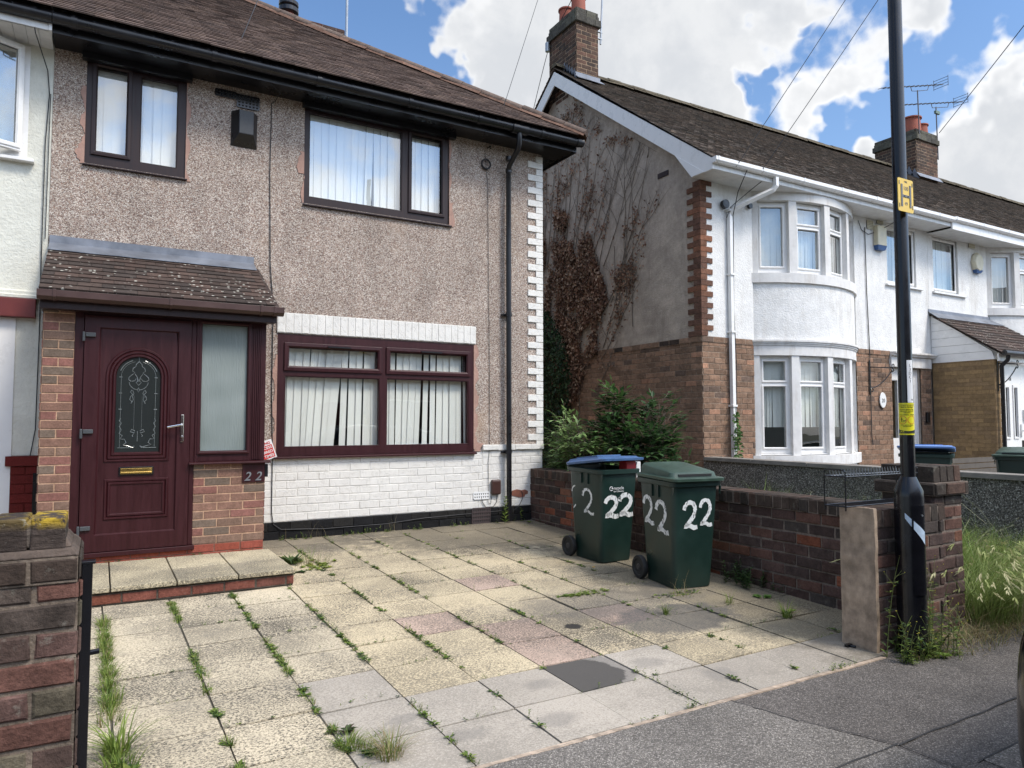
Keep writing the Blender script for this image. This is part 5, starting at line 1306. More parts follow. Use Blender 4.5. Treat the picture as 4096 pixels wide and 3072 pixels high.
def brush2(m,fmap,u0,v0,w,h,bw,seed,lo=0,hi=1):
    rr=random.Random(seed); P=[]
    for k in range(len(D2)-1):
        for q in range(4):
            t=q/4; P.append((D2[k][0]*(1-t)+D2[k+1][0]*t,D2[k][1]*(1-t)+D2[k+1][1]*t))
    P.append(D2[-1]); P=[(u0+a*w,v0+b*h) for a,b in P]; n=len(P); P=P[int(lo*n):int(hi*n)]
    L=[]
    for k,p in enumerate(P):
        a=P[max(0,k-1)];b=P[min(len(P)-1,k+1)]; d=Vector((b[0]-a[0],b[1]-a[1])); d=d.normalized() if d.length else Vector((1,0)); nn=Vector((-d.y,d.x))
        e=bw*(.5+rr.uniform(-.07,.07)) ; L.append(((p[0]+nn.x*e,p[1]+nn.y*e),(p[0]-nn.x*e,p[1]-nn.y*e)))
    for k in range(len(L)-1):
        m.poly([fmap(*L[k][0]),fmap(*L[k][1]),fmap(*L[k+1][1]),fmap(*L[k+1][0])])
def side_map(u,v): # left side, u from rear to front 0..~.45
    t=v/.885; x=-.192-.040*t-.0025; y=(.46+.06*t)-u; return (x,y,v)
def front_map(u,v): # u from left
    t=v/.885; x=-.192-.040*t+u; y=.045-.045*t-.0025; return (x,y,v)
b1,body1=make_bin('all green wheelie bin with bold white 22 painted on two sides, nearer the street',MAT['lid_green'],False,0,'wheelie bins of number 22')
for q in ((side_map,.05,.50,.15,.225,.036,1),(side_map,.24,.45,.17,.255,.038,2),(front_map,.105,.50,.135,.215,.036,3),(front_map,.265,.515,.125,.215,.032,4)):
    m=M(); brush2(m,*q); m.build('painted_number',MAT['brushed'],body1,origin=(0,.25,.5))
b1.location=(4.325,4.43,gz(4.6)+.0); b1.rotation_euler=(math.radians(1.3),0,math.radians(-8))
b2,body2=make_bin('green wheelie bin with a blue lid propped open by rubbish, nearer the house',MAT['lid_blue'],True,8,'wheelie bins of number 22')
for q in ((side_map,.20,.45,.17,.235,.026,5,.0,1),(side_map,.03,.50,.13,.20,.014,6,0,.25),(side_map,.03,.47,.14,.20,.014,9,.6,.75),(front_map,.045,.435,.17,.19,.045,7),(front_map,.22,.44,.18,.20,.045,8)):
    m=M(); brush2(m,*q); m.build('painted_number',MAT['brushed'],body2,origin=(0,.25,.5))
for (bd,sz,z,x) in (('recycle',.044,.695,.150),('for Coventry',.024,.670,.150)):
    o=text_obj(bd,sz,MAT['paint_white'],None,(0,0,0),(1,0,0),(0,-1,0),.0005,name='bin_lettering',wrap=lambda a,b,c,z=z,x=x:(front_map(x+a,z+b)[0],front_map(x+a,z+b)[1]-c,z+b))
    if o: loc=o.location.copy(); o.parent=body2; o.location=loc-ORG[body2.name]
m=M(); ring=[]
for k in range(16):
    t=.5+5.0*k/15; ring.append(front_map(.120+.019*math.cos(t),.706+.019*math.sin(t)))
m.tube([(a,b-.001,c) for a,b,c in ring],.003,5); m.poly([front_map(.134,.722),front_map(.147,.704),front_map(.124,.702)]); o=m.build('arrow_mark',MAT['paint_white'],None); loc=o.location.copy(); o.parent=body2; o.location=loc-ORG[body2.name]
b2.location=(4.36,5.487,gz(5.7)); b2.rotation_euler=(math.radians(1.5),0,math.radians(2))
# rubbish in the blue bin
cb=M(); cb.box(4.47,4.585,5.50,5.62,.72,.885); o=cb.build('red_carton',MAT['card_red'],bevel=.003); tag(o,'red cardboard box poking out under the blue bin lid','box')
cb=M(); cb.box(4.60,4.655,5.51,5.60,.72,.875); o=cb.build('paper_packet',MAT['paint_white'],bevel=.004); tag(o,'white paper packet beside the red box under the blue lid','packet')
cb=M(); cb.box(4.20,4.36,5.54,5.7,.72,.80); o=cb.build('cardboard_pack',simple('brown_card',(.20,.11,.05),.8,.3,8),bevel=.004); tag(o,'brown cardboard packaging inside the bin under the blue lid','box')
# bins in the garden of 20
def clone(o,parent=None):
    c=o.copy(); COL.objects.link(c); c.parent=parent
    for ch in list(o.children):
        if 'number' in ch.name or 'letter' in ch.name or 'arrow' in ch.name: continue
        d=clone(ch,c)
    return c
b3=clone(b2); b3['label']='pale blue lidded bin behind the grey garden wall, right of the lamp post'; b3['group']='bins in the neighbouring garden'
b3.location=(9.72,5.60,-.06); b3.rotation_euler=(0,0,math.radians(-62)); b3.scale=(1.3,1.15,1.0)
for c in b3.children:
    if c.name.startswith('lid'):
        c.data=c.data.copy(); c.data.materials[0]=MAT['lid_blue_pale']
b4=clone(b1); b4['label']='dark green lidded bin behind the grey garden wall at the right edge'; b4['group']='bins in the neighbouring garden'
b4.location=(11.25,5.15,-.12); b4.rotation_euler=(0,0,math.radians(-70)); b4.scale=(1.3,1.3,1.0)

# ================================================================ LAMP POST
lx,ly=4.458,2.685
lp_=empty('lamp_post',(lx,ly,-.18),'tall black painted steel lamp post with a thicker base at the pavement edge','lamp post')
m=M(); m.lathe((lx,ly,0),[(.0425,.88),(.0425,2.2),(.0415,2.21),(.0415,6.0)],24); m.build('pole',MAT['black_metal'],lp_,smooth=True)
m=M(); m.lathe((lx,ly,0),[(.086,-.4),(.086,.80),(.083,.84),(.050,.915),(.046,.925)],28); m.build('base',MAT['black_metal'],lp_,smooth=True)
def cyl(a,z,r): return (lx+r*math.cos(a),ly+r*math.sin(a),z)
vd=math.atan2(-ly,-lx) # direction to the street side viewer
m=M(); A=[vd+.0+.95*k/8+.15 for k in range(9)]
zz=[.22,.74,.755,.762]
for k in range(8):
    for r0,z0,z1 in ((.091,.20,.752),):
        m.hexa([cyl(A[k],z0,.0865),cyl(A[k+1],z0,.0865),cyl(A[k+1],z0,.0925),cyl(A[k],z0,.0925)],[cyl(A[k],z1,.0865),cyl(A[k+1],z1,.0865),cyl(A[k+1],z1,.0925),cyl(A[k],z1,.0925)])
m.build('access_door',MAT['black_metal'],lp_)
m=M(); m.tube([cyl(vd+.85,.69,.09),cyl(vd+.85,.69,.098)],.006,8); m.build('door_lock',MAT['galv'],lp_)
m=M(); n=10
for k in range(n):
    t0,t1=k/n,(k+1)/n; a0=vd-.28+1.33*t0; a1=vd-.28+1.33*t1; z0=.70-.115*t0; z1=.70-.115*t1; w0=.030+.045*t0; w1=.030+.045*t1
    r=.0945 if a0>vd+.12 else .088
    m.poly([cyl(a0,z0-w0,r),cyl(a1,z1-w1,r),cyl(a1,z1+.004,r),cyl(a0,z0+.004,r)])
m.build('paint_streak',simple('pale_blue_paint',(.42,.52,.62),.5,.15,30),lp_)
# hydrant plate
hs=empty('hydrant_sign',(4.39,2.60,2.6),'yellow hydrant plate with black H strapped high on the lamp post','sign')
m=M(); q=rrect(4.308,4.470,2.600,2.812,.012); m.prism([(a,b) for a,b in q],2.606,2.610); m.build('plate',MAT['yellow'],hs)
m=M()
for a,b,c,d in ((4.336,4.354,2.632,2.775),(4.427,4.445,2.632,2.775),(4.355,4.426,2.693,2.708)): m.box(a,b,2.6035,2.6055,c,d)
for a in (4.318,4.457):
    for z in (2.625,2.77): m.box(a,a+.005,2.6035,2.6055,z,z+.024)
m.build('letter_h',MAT['sign_grey'],hs)
text_obj('FIRE',.017,MAT['sign_grey'],hs,(4.391,2.6055,2.787),(1,0,0),(0,-1,0),.0006,'lettering','CENTER')
text_obj('100',.036,MAT['sign_grey'],hs,(4.391,2.6055,2.738),(1,0,0),(0,-1,0),.0006,'lettering','CENTER')
text_obj('49',.032,MAT['sign_grey'],hs,(4.391,2.6055,2.642),(1,0,0),(0,-1,0),.0006,'lettering','CENTER')
m=M()
for x in (4.372,4.41): m.tube([(x,2.605,2.70),(x,2.600,2.70)],.004,8)
for k in range(12):
    a=2*math.pi*k/12; b=2*math.pi*(k+1)/12; m.hexa([cyl(a,2.695,.0425),cyl(b,2.695,.0425),cyl(b,2.695,.0445),cyl(a,2.695,.0445)],[cyl(a,2.704,.0425),cyl(b,2.704,.0425),cyl(b,2.704,.0445),cyl(a,2.704,.0445)])
m.box(4.39,4.43,2.611,2.645,2.695,2.704)
m.build('strap',MAT['black_metal'],hs)
# yellow dog notice wrapped on the pole
dn=empty('dog_sign',(lx,ly-.05,1.19),'yellow notice with walker and dog symbol wrapped round the lamp post','sign')
SA=vd-1.62; RR_=.0436
def wrapc(x,z,e=0): a=SA+x/RR_; return cyl(a,z,RR_+e)
m=M(); n=22; Wd=.150
for k in range(n): m.poly([wrapc(Wd*k/n,1.19),wrapc(Wd*(k+1)/n,1.19),wrapc(Wd*(k+1)/n,1.392),wrapc(Wd*k/n,1.392)])
m.build('sheet',MAT['yellow2'],dn,smooth=True)
m=M()
def wl_(x0,z0,x1,z1,w,e=.0006,n=10):
    for k in range(n):
        t0,t1=k/n,(k+1)/n; a=(x0+(x1-x0)*t0,z0+(z1-z0)*t0);b=(x0+(x1-x0)*t1,z0+(z1-z0)*t1)
        d=Vector((x1-x0,z1-z0)).normalized(); nx,nz=-d.y*w,d.x*w
        m.poly([wrapc(a[0]+nx,a[1]+nz,e),wrapc(a[0]-nx,a[1]-nz,e),wrapc(b[0]-nx,b[1]-nz,e),wrapc(b[0]+nx,b[1]+nz,e)])
wl_(.008,1.20,.008,1.384,.0009);wl_(.008,1.384,.142,1.384,.0009);wl_(.142,1.384,.142,1.20,.0009);wl_(.008,1.198,.142,1.198,.0009)
for k in range(14): m.poly([wrapc(.010+.131*k/14,1.201,.0006),wrapc(.010+.131*(k+1)/14,1.201,.0006),wrapc(.010+.131*(k+1)/14,1.226-.012*math.sin(math.pi*(k+1)/14),.0006),wrapc(.010+.131*k/14,1.226-.012*math.sin(math.pi*k/14),.0006)])
# walker and dog
fx,fz=.042,1.285
m_=m
def blob(pts): m.poly([wrapc(fx+a,fz+b,.0008) for a,b in pts])
blob([(-.002,.016),(.002,.016),(.003,.012),(.000,.010),(-.003,.012)]); blob([(-.003,.010),(.003,.010),(.002,-.002),(-.002,-.002)]); blob([(-.002,-.002),(.001,-.002),(-.004,-.016),(-.007,-.016)]); blob([(0,-.002),(.003,-.002),(.006,-.016),(.003,-.016)]); blob([(.003,.008),(.010,.001),(.009,0),(.002,.005)]); blob([(-.003,.009),(-.009,.0),(-.008,-.001),(-.002,.005)])
blob([(.010,-.004),(.022,-.004),(.022,-.009),(.010,-.009)]); blob([(.020,-.004),(.024,.002),(.027,-.001),(.023,-.006)]); blob([(.010,-.009),(.012,-.009),(.011,-.016),(.009,-.016)]); blob([(.019,-.009),(.021,-.009),(.022,-.016),(.020,-.016)]); blob([(.010,-.004),(.007,.001),(.009,.001),(.012,-.005)])
m.build('symbols',MAT['black_ink'],dn)
m=M()
for cx_ in (.047,.103):
    for k in range(20):
        a,b=2*math.pi*k/20,2*math.pi*(k+1)/20
        m.poly([wrapc(cx_+.026*math.cos(a),1.284+.026*math.sin(a),.001),wrapc(cx_+.026*math.cos(b),1.284+.026*math.sin(b),.001),wrapc(cx_+.0235*math.cos(b),1.284+.0235*math.sin(b),.001),wrapc(cx_+.0235*math.cos(a),1.284+.0235*math.sin(a),.001)])
m.build('red_circle',MAT['red_ink'],dn)
for k,(tx,z,s_) in enumerate((('DOGS MUST BE KEPT ON',1.371,.0085),('LEADS IN THIS AREA',1.361,.0085),('DO NOT DROP LITTER',1.347,.0085),('YOU MUST CLEAN UP',1.337,.0085),('THIS AREA',1.327,.0085),('IT IS A CRIMINAL OFFENCE',1.314,.0078),('Offences apply here. Maximum',1.250,.0062),('fine may be issued',1.242,.0062))):
    o=text_obj(tx,s_,MAT['black_ink'],dn,(0,0,0),(1,0,0),(0,-1,0),.0001,'notice_text','CENTER',bold=.0003,wrap=lambda a,b,c,z=z:wrapc(.075+a,z+b,.0008+abs(c)))
m=M(); 
m.v=[];
for p in ([(.03,1.207),(.038,1.216),(.045,1.207)],[(.045,1.208),(.052,1.214),(.058,1.208)]): m.poly([wrapc(a,b,.001) for a,b in p])
m.build('badge',MAT['yellow2'],dn)
# white number strip
ns=empty('number_strip',(lx,ly-.05,1.39),'narrow white strip of vertical letters on the lamp post above the yellow notice','label')
SA2=vd+.22
def wrap2(x,z,e=0): a=SA2+x/RR_; return cyl(a,z,RR_+.0004+e)
m=M()
for k in range(8): m.poly([wrap2(.040*k/8,1.394),wrap2(.040*(k+1)/8,1.394),wrap2(.040*(k+1)/8,1.664),wrap2(.040*k/8,1.664)])
m.build('strip',MAT['paint_white'],ns,smooth=True)
for k,ch_ in enumerate('L3DC1'): text_obj(ch_,.026,MAT['sign_grey'],ns,(0,0,0),(1,0,0),(0,-1,0),.0002,'letter','CENTER',wrap=lambda a,b,c,k=k:wrap2(.020+a,1.622-.025*k+b,.0008+abs(c)))
m=M(); m.poly([wrap2(.022,1.417,.001),wrap2(.030,1.404,.001),wrap2(.036,1.417,.001)]); m.build('arrow',MAT['sign_grey'],ns)
# red and white warning sign tucked behind the porch
ws=empty('warning_sign',(1.5,7.93,.9),'small tilted red and white access notice tucked behind the porch corner','sign')
aa=math.radians(19); su=Vector((math.cos(aa),0,math.sin(aa))); sv=Vector((-math.sin(aa),0,math.cos(aa))); O=Vector((1.66,7.935,.895))-su*.30
def sp(a,b,e=0): v=O+su*a+sv*b; return (v.x,v.y-e,v.z)
m=M(); m.hexa([sp(0,0),sp(.30,0),sp(.30,.205),sp(0,.205)],[sp(0,0,-.003),sp(.30,0,-.003),sp(.30,.205,-.003),sp(0,.205,-.003)]); m.build('plate',MAT['paint_white'],ws)
m=M(); m.poly([sp(.01,.012,.001),sp(.288,.012,.001),sp(.288,.150,.001),sp(.01,.150,.001)]); m.build('red_panel',MAT['red_ink'],ws)
text_obj('NO PARKING',.040,MAT['red_ink'],ws,sp(.280,.160,.0015),su,(0,-1,0),.0006,'sign_text','RIGHT',fn=sv,bold=.0008)
for k,tx in enumerate(('ACCESS','REQUIRED','AT ALL TIMES')): text_obj(tx,.040,MAT['paint_white'],ws,sp(.280,.112-.044*k,.002),su,(0,-1,0),.0006,'sign_text','RIGHT',fn=sv,bold=.0008)
# wire rack on the wall
rk=empty('wire_rack',(4.45,2.93,.715),'two tier black wire rack standing on the low wall beside the lamp post','rack')
m=M(); r=.0045
for z in (.738,.925):
    for y in (2.85,3.0): m.tube([(4.06,y,z),(4.84,y,z)],r,6)
    for x in (4.06,4.84): m.tube([(x,2.85,z),(x,3.0,z)],r,6)
for x in (4.06,4.84):
    for y in (2.85,3.0): m.tube([(x,y,.713),(x,y,.955 if y<2.9 else .96)],r,6)
    m.tube([(x,2.85,.955),(x+.01,2.87,.967),(x+.01,2.98,.967),(x,3.0,.96)],r,6)
m.build('rack_frame',MAT['black_metal'],rk)
m=M()
for k in range(24):
    x=4.09+k*.031; m.tube([(x,2.85,.738),(x,3.0,.738)],.0018,5)
m.build('rack_shelf',MAT['wire'],rk)
m=M(); m.tube([(4.06,2.875,.925),(4.84,2.875,.925)],.002,5); m.tube([(4.06,2.978,.925),(4.84,2.978,.925)],.002,5)
for k in range(24):
    x=4.09+k*.031; m.tube([(x,2.85,.925),(x,2.875,.925),(x-.004,2.878,.962)],.0026,5); m.tube([(x,2.975,.925),(x-.004,2.978,.962)],.0026,5)
m.build('plate_pins',MAT['galv'],rk)
# hinge remnant on the ground by the rendered end
m=M(); m.box(4.16,4.21,2.93,2.955,gz(2.9)+.004,gz(2.9)+.022); m.tube([(4.19,2.94,gz(2.9)+.01),(4.20,2.90,gz(2.9)+.012)],.008,8); o=m.build('gate_stop',MAT['black_metal'],bevel=.002); tag(o,'small black metal gate stop on the slabs below the rendered wall end','gate stop')

# ================================================================ AERIALS, WIRES
def yagi(root,a,b,mast_top,mast_bot,mat,yy):
    m=M(); m.tube([mast_bot,mast_top],.016,6); m.build('mast',mat,root)
    a=Vector(a);b=Vector(b); d=(b-a); L=d.length; d.normalize(); s=d.cross(Vector((0,0,1))).normalized()
    m=M(); m.tube([a,b],.011,6); n=13
    for k in range(n):
        p=a+d*(L*.95*k/n+.03); m.tube([p-s*.12+Vector((0,0,.02)),p+s*.12-Vector((0,0,.02))+Vector((0,0,.0))],.007,5)
    c=b-d*.12; 
    for sgn in (-.12,-.04,.04,.12): m.tube([c-s*.2+Vector((0,0,sgn+.05)),c+s*.2+Vector((0,0,sgn+.05))],.007,5)
    for sgn in (-1,1): m.tube([c+s*.2*sgn+Vector((0,0,-.10)),c+s*.2*sgn+Vector((0,0,.2))],.007,5)
    mt=Vector(mast_top); m.tube([a+d*L*.45,a+d*L*.47-Vector((0,0,.13)),mt-Vector((0,0,.02)),a+d*L*.73-Vector((0,0,.13)),a+d*L*.75],.009,6)
    m.build('boom',mat,root)
AL=simple('aerial_alloy',(.10,.095,.10),.5,.2,8,metal=.6)
r1=empty('tv_aerial',(19.25,11,9),'higher of two rooftop aerials, partly behind the lamp post','aerial','television aerials on the far chimney'); yagi(r1,(17.58,11,10.03),(20.5,11,10.83),(19.22,11,10.36),(19.25,11,9.0),AL,11)
r2_=empty('tv_aerial',(20.2,11,8.7),'lower of two rooftop aerials on the mast at the right side of the chimney','aerial','television aerials on the far chimney'); yagi(r2_,(18.6,11.05,9.83),(21.6,11.05,10.6),(20.19,11.05,10.13),(20.22,11.05,8.62),AL,11)
m=M(); m.box(20.1,20.3,11.0,11.06,9.92,10.0); m.build('amplifier',simple('amp',(.13,.2,.17),.6,.2,6),r2_); m=M(); m.tube([(19.95,11.1,8.75),(20.24,11.06,8.72)],.012,6); m.tube([(19.95,11.1,8.65),(20.24,11.06,8.66)],.012,6); m.build('bracket',MAT['galv'],r2_)
ms=empty('aerial_mast',(8.75,11.3,8.7),'grey steel mast clamped to the right side of the nearer chimney','mast')
m=M(); m.tube([(8.56,11.25,8.88),(8.66,11.25,10.8)],.018,8); m.build('mast',MAT['galv'],ms); m=M()
for z in (8.98,9.12): m.box(8.42,8.60,11.23,11.27,z,z+.015)
m.box(8.425,8.45,11.2,11.3,8.95,9.17); m.build('bracket',MAT['galv'],ms)
mp=M(); mp.tube([(3.42,11.5,7.3),(3.43,11.5,9.6)],.022,8); o=mp.build('aerial_mast',MAT['galv']); tag(o,'grey mast standing up behind the brown hipped roof','mast')
f_,cx_,cy_=2850.,2048.,1536.; PITCH=math.atan(149/2850.); YAW=math.radians(30)
def dirn(px,py):
    x=(px-cx_)/f_;y=-(py-cy_)/f_; fw=math.cos(PITCH)-y*math.sin(PITCH); up=math.sin(PITCH)+y*math.cos(PITCH)
    return Vector((x*math.cos(YAW)+fw*math.sin(YAW),-x*math.sin(YAW)+fw*math.cos(YAW),up))
CAMP=Vector((0,0,1.276))
def onY(px,py,Y): d=dirn(px,py); return CAMP+d*(Y/d.y)
def onZ(px,py,Z): d=dirn(px,py); return CAMP+d*((Z-1.276)/d.z)
def wire(p,q,lab,r=.006,sag=.05,ext=.35):
    p=Vector(p);q=Vector(q); q=q+(q-p)*ext; pts=[]
    for k in range(13):
        t=k/12; v=p.lerp(q,t); v.z-=sag*4*t*(1-t)*0.3; pts.append(v)
    m=M(); m.tube(pts,r,5); o=m.build('overhead_wire',MAT['cable']); tag(o,lab,'wire')
wire((1.06,7.60,4.93),onZ(1030,0,6.6),'thin wire rising from the black gutter above the alarm box',.0045)
wire((4.24,7.90,4.78),onZ(2150,0,7.6),'thin wire rising from the corner of the pebbledash house across the sky',.004)
wire((7.86,12.05,9.15),onZ(2285,0,9.8),'wire reaching the left side of the nearer chimney',.008)
wire((7.86,12.1,9.0),onY(2130,455,13.5),'wire sloping down to the left from the nearer chimney',.007,ext=.05,sag=-.1)
wire(onY(2944,667,7.36),onZ(3379,0,7.4),'left of two wires rising from the white gutter into the sky',.005)
wire(onY(3043,688,7.36),onZ(3510,0,7.4),'right of two wires rising from the white gutter into the sky',.005)
wire(onY(3757,532,11.0),onZ(4096,100,9.6),'wire climbing to the upper right edge from the far chimney',.010)
m=M(); m.lathe((7.84,12.1,8.93),[(.05,0),(.05,.18),(.03,.2)],10); o=m.build('wire_insulator',MAT['galv']); tag(o,'grey insulator box on the left side of the nearer chimney','insulator')

# ================================================================ HOUSES ACROSS THE STREET (behind the viewer, seen only in the window glass)
def opp_house(x0,x1,mat,lab):
    root=empty('opposite_house',((x0+x1)/2,-13,-.3),lab,'house')
    m=M(); m.box(x0,x1-.02,-21,-13,-.3,5.0); m.build('wall',mat,root)
    m=M(); m.hexa([(x0-.1,-12.6,4.9),(x1,-12.6,4.9),(x1,-21.4,4.9),(x0-.1,-21.4,4.9)],[(x0-.1,-16.9,8.0),(x1,-16.9,8.0),(x1,-17.1,8.0),(x0-.1,-17.1,8.0)],(.08,.06,.05)); r=m.build('roof',MAT['tile20'],root)
    m=M(); m.box(x1-.9,x1-.05,-17.4,-16.6,7.4,9.2,(.1,.06,.05)); m.build('chimney',MAT['brick'],r)
    for (a,b,c,d) in ((.6,2.6,.8,2.2),(.6,2.6,3.4,4.6),(3.6,4.8,3.4,4.6)):
        m=M(); frame_grid(m,x0+a,x0+b,c,d,-12.97,-13.0,[(x0+a+.08,x0+(a+b)/2-.04,c+.08,d-.08),(x0+(a+b)/2+.04,x0+b-.08,c+.08,d-.08)]); w=m.build('window',MAT['upvc_white'],root)
        m=M(); m.box(x0+a+.05,x0+b-.05,-12.99,-12.985,c+.05,d-.05); m.build('pane',MAT['car_glass'],w)
    m=M(); m.box(x0+3.7,x0+4.6,-12.98,-12.93,-.3,2.0); m.build('door',MAT['red_paint'],root)
for k,(mt,lb) in enumerate(((MAT['grey_render'],'grey rendered house across the street, far left end of the opposite row'),(MAT['cream_render'],'cream rendered house across the street, second from the left of the opposite row'),(MAT['brick_opp'],'red brick house across the street, left neighbour of the grey middle house'),(MAT['grey_render'],'grey rendered house across the street in the middle of the opposite row'),(MAT['cream_render'],'cream rendered house across the street, right neighbour of the grey middle house'),(MAT['brick_opp'],'red brick house across the street, second from the right of the opposite row'),(MAT['grey_render'],'grey rendered house across the street, far right end of the opposite row'))): opp_house(-20+6.0*k,-14+6.0*k,mt,lb)
# ================================================================ CAR (near end only reaches into the picture)
car=empty('parked_car',(5.0,.45,-.32),'glossy black parked car whose rounded corner cuts into the right edge','car')
def carsec(x,hw,zb,zs,hr,zr,c=.42):
    yc=c+.11
    P=[]
    L=[(hw*.80,zb),(hw*.96,zb+.05),(hw,zb+.20),(hw*.985,zs-.12),(hw*.93,zs),(hr+.04,zs+(zr-zs)*.45 if zr>zs+.05 else zs+.02),(hr,zr-.03),(hr*.8,zr)]
    for y,z in L: P.append((x,yc+y,z))
    for y,z in L[::-1]: P.append((x,yc-y,z))
    return P
st_=[(2.92,.50,.02,.42,.30,.44),(2.885,.62,-.06,.50,.45,.53),(2.90,.76,-.10,.54,.55,.58),(3.0,.88,-.12,.58,.62,.66),(3.25,.915,-.14,.60,.68,.72),(3.7,.92,-.15,.62,.72,.82),(4.2,.92,-.15,.64,.66,1.10),(4.7,.92,-.15,.65,.60,1.20),(5.6,.92,-.15,.65,.62,1.22),(6.4,.92,-.15,.64,.58,1.10),(6.9,.90,-.14,.62,.60,.85),(7.15,.80,-.1,.55,.5,.62),(7.2,.6,-.03,.45,.3,.47)]
m=M(); loft(m,[carsec(*s_) for s_ in st_]); car.location.x-=.085; b=m.build('body',MAT['car_paint'],car,smooth=True); b.modifiers.clear(); sb=b.modifiers.new('sub','SUBSURF'); sb.levels=2; sb.render_levels=2
m=M()
for sy in (-1,1): m.hexa([(3.95,.42+sy*.80,.70),(6.35,.42+sy*.80,.70),(5.9,.42+sy*.70,1.10),(4.5,.42+sy*.70,1.10)],[(3.95,.42+sy*.83,.70),(6.35,.42+sy*.83,.70),(5.9,.42+sy*.735,1.10),(4.5,.42+sy*.735,1.10)])
m.build('side_glass',MAT['car_glass'],car)
for x in (3.65,6.35):
    for sy in (-1,1):
        m=M(); rings=[]
        for r,h in ((.20,.0),(.31,.0),(.32,.03),(.32,.18),(.30,.20)): rings.append([m.P((x+r*math.cos(t),.42+sy*(.955-h),.01+r*math.sin(t)-.02)) for t in [2*math.pi*j/24 for j in range(24)]])
        for a,c in zip(rings,rings[1:]):
            for j in range(24): m.face((a[j],a[(j+1)%24],c[(j+1)%24],c[j]))
        w=m.build('wheel',MAT['rubber'],car,smooth=True); m=M(); m.tube([(x,.42+sy*.94,-.01),(x,.42+sy*.80,-.01)],.20,20); m.build('rim',MAT['galv'],w)
m=M(); m.box(2.885,2.93,.95,1.20,.28,.40); m.build('headlight',MAT['car_glass'],car,bevel=.01)

# ================================================================ PLANTS
def blade(m,p,az,h,lean,w,col,seg=3):
    d=Vector((math.cos(az),math.sin(az),0)); s=Vector((-d.y,d.x,0)); prev=None
    for k in range(seg+1):
        t=k/seg; c=Vector(p)+d*(lean*h*t*t)+Vector((0,0,h*(t-.25*lean*t*t))); ww=w*(1-t)**.7
        if k==seg: cur=[m.P(c)]
        else: cur=[m.P(c-s*ww),m.P(c+s*ww)]
        if prev:
            if len(cur)==2: m.face((prev[0],prev[1],cur[1],cur[0]),col)
            else: m.face((prev[0],prev[1],cur[0]),col)
        prev=cur
def leaf(m,p,d,up,L,W,col,fold=.25):
    d=Vector(d).normalized(); s=d.cross(Vector(up)); s=s.normalized() if s.length>1e-5 else d.orthogonal().normalized(); n=s.cross(d).normalized()
    p=Vector(p); a=m.P(p); b=m.P(p+d*L*.45+s*W*.5+n*W*fold); c=m.P(p+d*L); e=m.P(p+d*L*.45-s*W*.5+n*W*fold); q=m.P(p+d*L*.5)
    m.face((a,b,c,q),col); m.face((a,q,c,e),col)
G1=[(.13,.20,.03),(.17,.24,.04),(.10,.16,.03),(.22,.27,.06)]; G2=[(.045,.085,.02),(.06,.11,.03),(.035,.07,.02)]; DRY=[(.30,.24,.12),(.24,.19,.09),(.36,.30,.17)]
def tuft(m,x,y,n,h,r,cols,w=.0022,lean=(.2,1.1),z=None):
    z=gz(y) if z is None else z
    for _ in range(n):
        a=U(0,6.28); rr=r*math.sqrt(R()); blade(m,(x+rr*math.cos(a),y+rr*math.sin(a),z-.005),a+U(-.7,.7),h*U(.5,1.1),U(*lean),w*U(.7,1.3),jit(random.choice(cols),.25))
def rosette(m,x,y,n,L,W,cols,z=None,rise=.4):
    z=gz(y) if z is None else z
    for k in range(n):
        a=U(0,6.28); leaf(m,(x,y,z+.004),(math.cos(a),math.sin(a),U(.05,rise)),(0,0,1),L*U(.6,1.1),W*U(.7,1.1),jit(random.choice(cols),.25))
def sprig(m,x,y,h,cols,z=None,n=8,L=.018):
    z=gz(y) if z is None else z; dx,dy=U(-.3,.3)*h,U(-.3,.3)*h
    for k in range(n):
        t=(k+1)/n; a=U(0,6.28); leaf(m,(x+dx*t,y+dy*t,z+h*t),(math.cos(a),math.sin(a),U(.1,.6)),(0,0,1),L*U(.7,1.2),L*.5,jit(random.choice(cols),.25))
m=M(); sk=lambda x,y: x+.0175*(5.2-y)
# joints: column line, density and y-range
def run(ix,y0,y1,dens,kind):
    n=int((y1-y0)*dens*1.5)
    for _ in range(n):
        y=U(y0,y1)
        if noise.noise(Vector((ix*7.3,y*1.7,0)))+.8*noise.noise(Vector((ix*3.3,y*6.5,2)))<kind[0]+.06: continue
        x=sk(XL[ix],y)+U(-.008,.008)*kind[3]; q=R()
        if q<kind[1]: tuft(m,x,y,random.randint(6,12),kind[2]*U(.6,1.25),.015*kind[3],G1+G1+DRY[:1],.0018)
        elif q<kind[1]+.35: rosette(m,x,y,random.randint(4,8),.036,.015,G1+G2)
        else: sprig(m,x,y,U(.015,.045),G1+G2,n=random.randint(4,8),L=.013)
run(2,2.9,6.0,90,(-.2,.75,.07,2.2)); run(3,2.75,5.9,60,(-.1,.5,.045,1.6)); run(4,2.75,6.0,60,(-.15,.4,.04,1.6)); run(5,2.74,6.6,38,(-.05,.2,.03,1.2)); run(6,2.74,7.6,34,(-.05,.2,.03,1)); run(7,3.5,8,30,(-.05,.2,.03,1)); run(8,2.8,8,22,(0,.2,.03,1)); run(9,2.8,8,20,(.0,.3,.03,1)); run(10,2.8,7.6,22,(.0,.3,.035,1)); run(11,2.8,7.6,14,(.0,.4,.04,1)); run(12,2.8,4.0,10,(0,.4,.04,1))
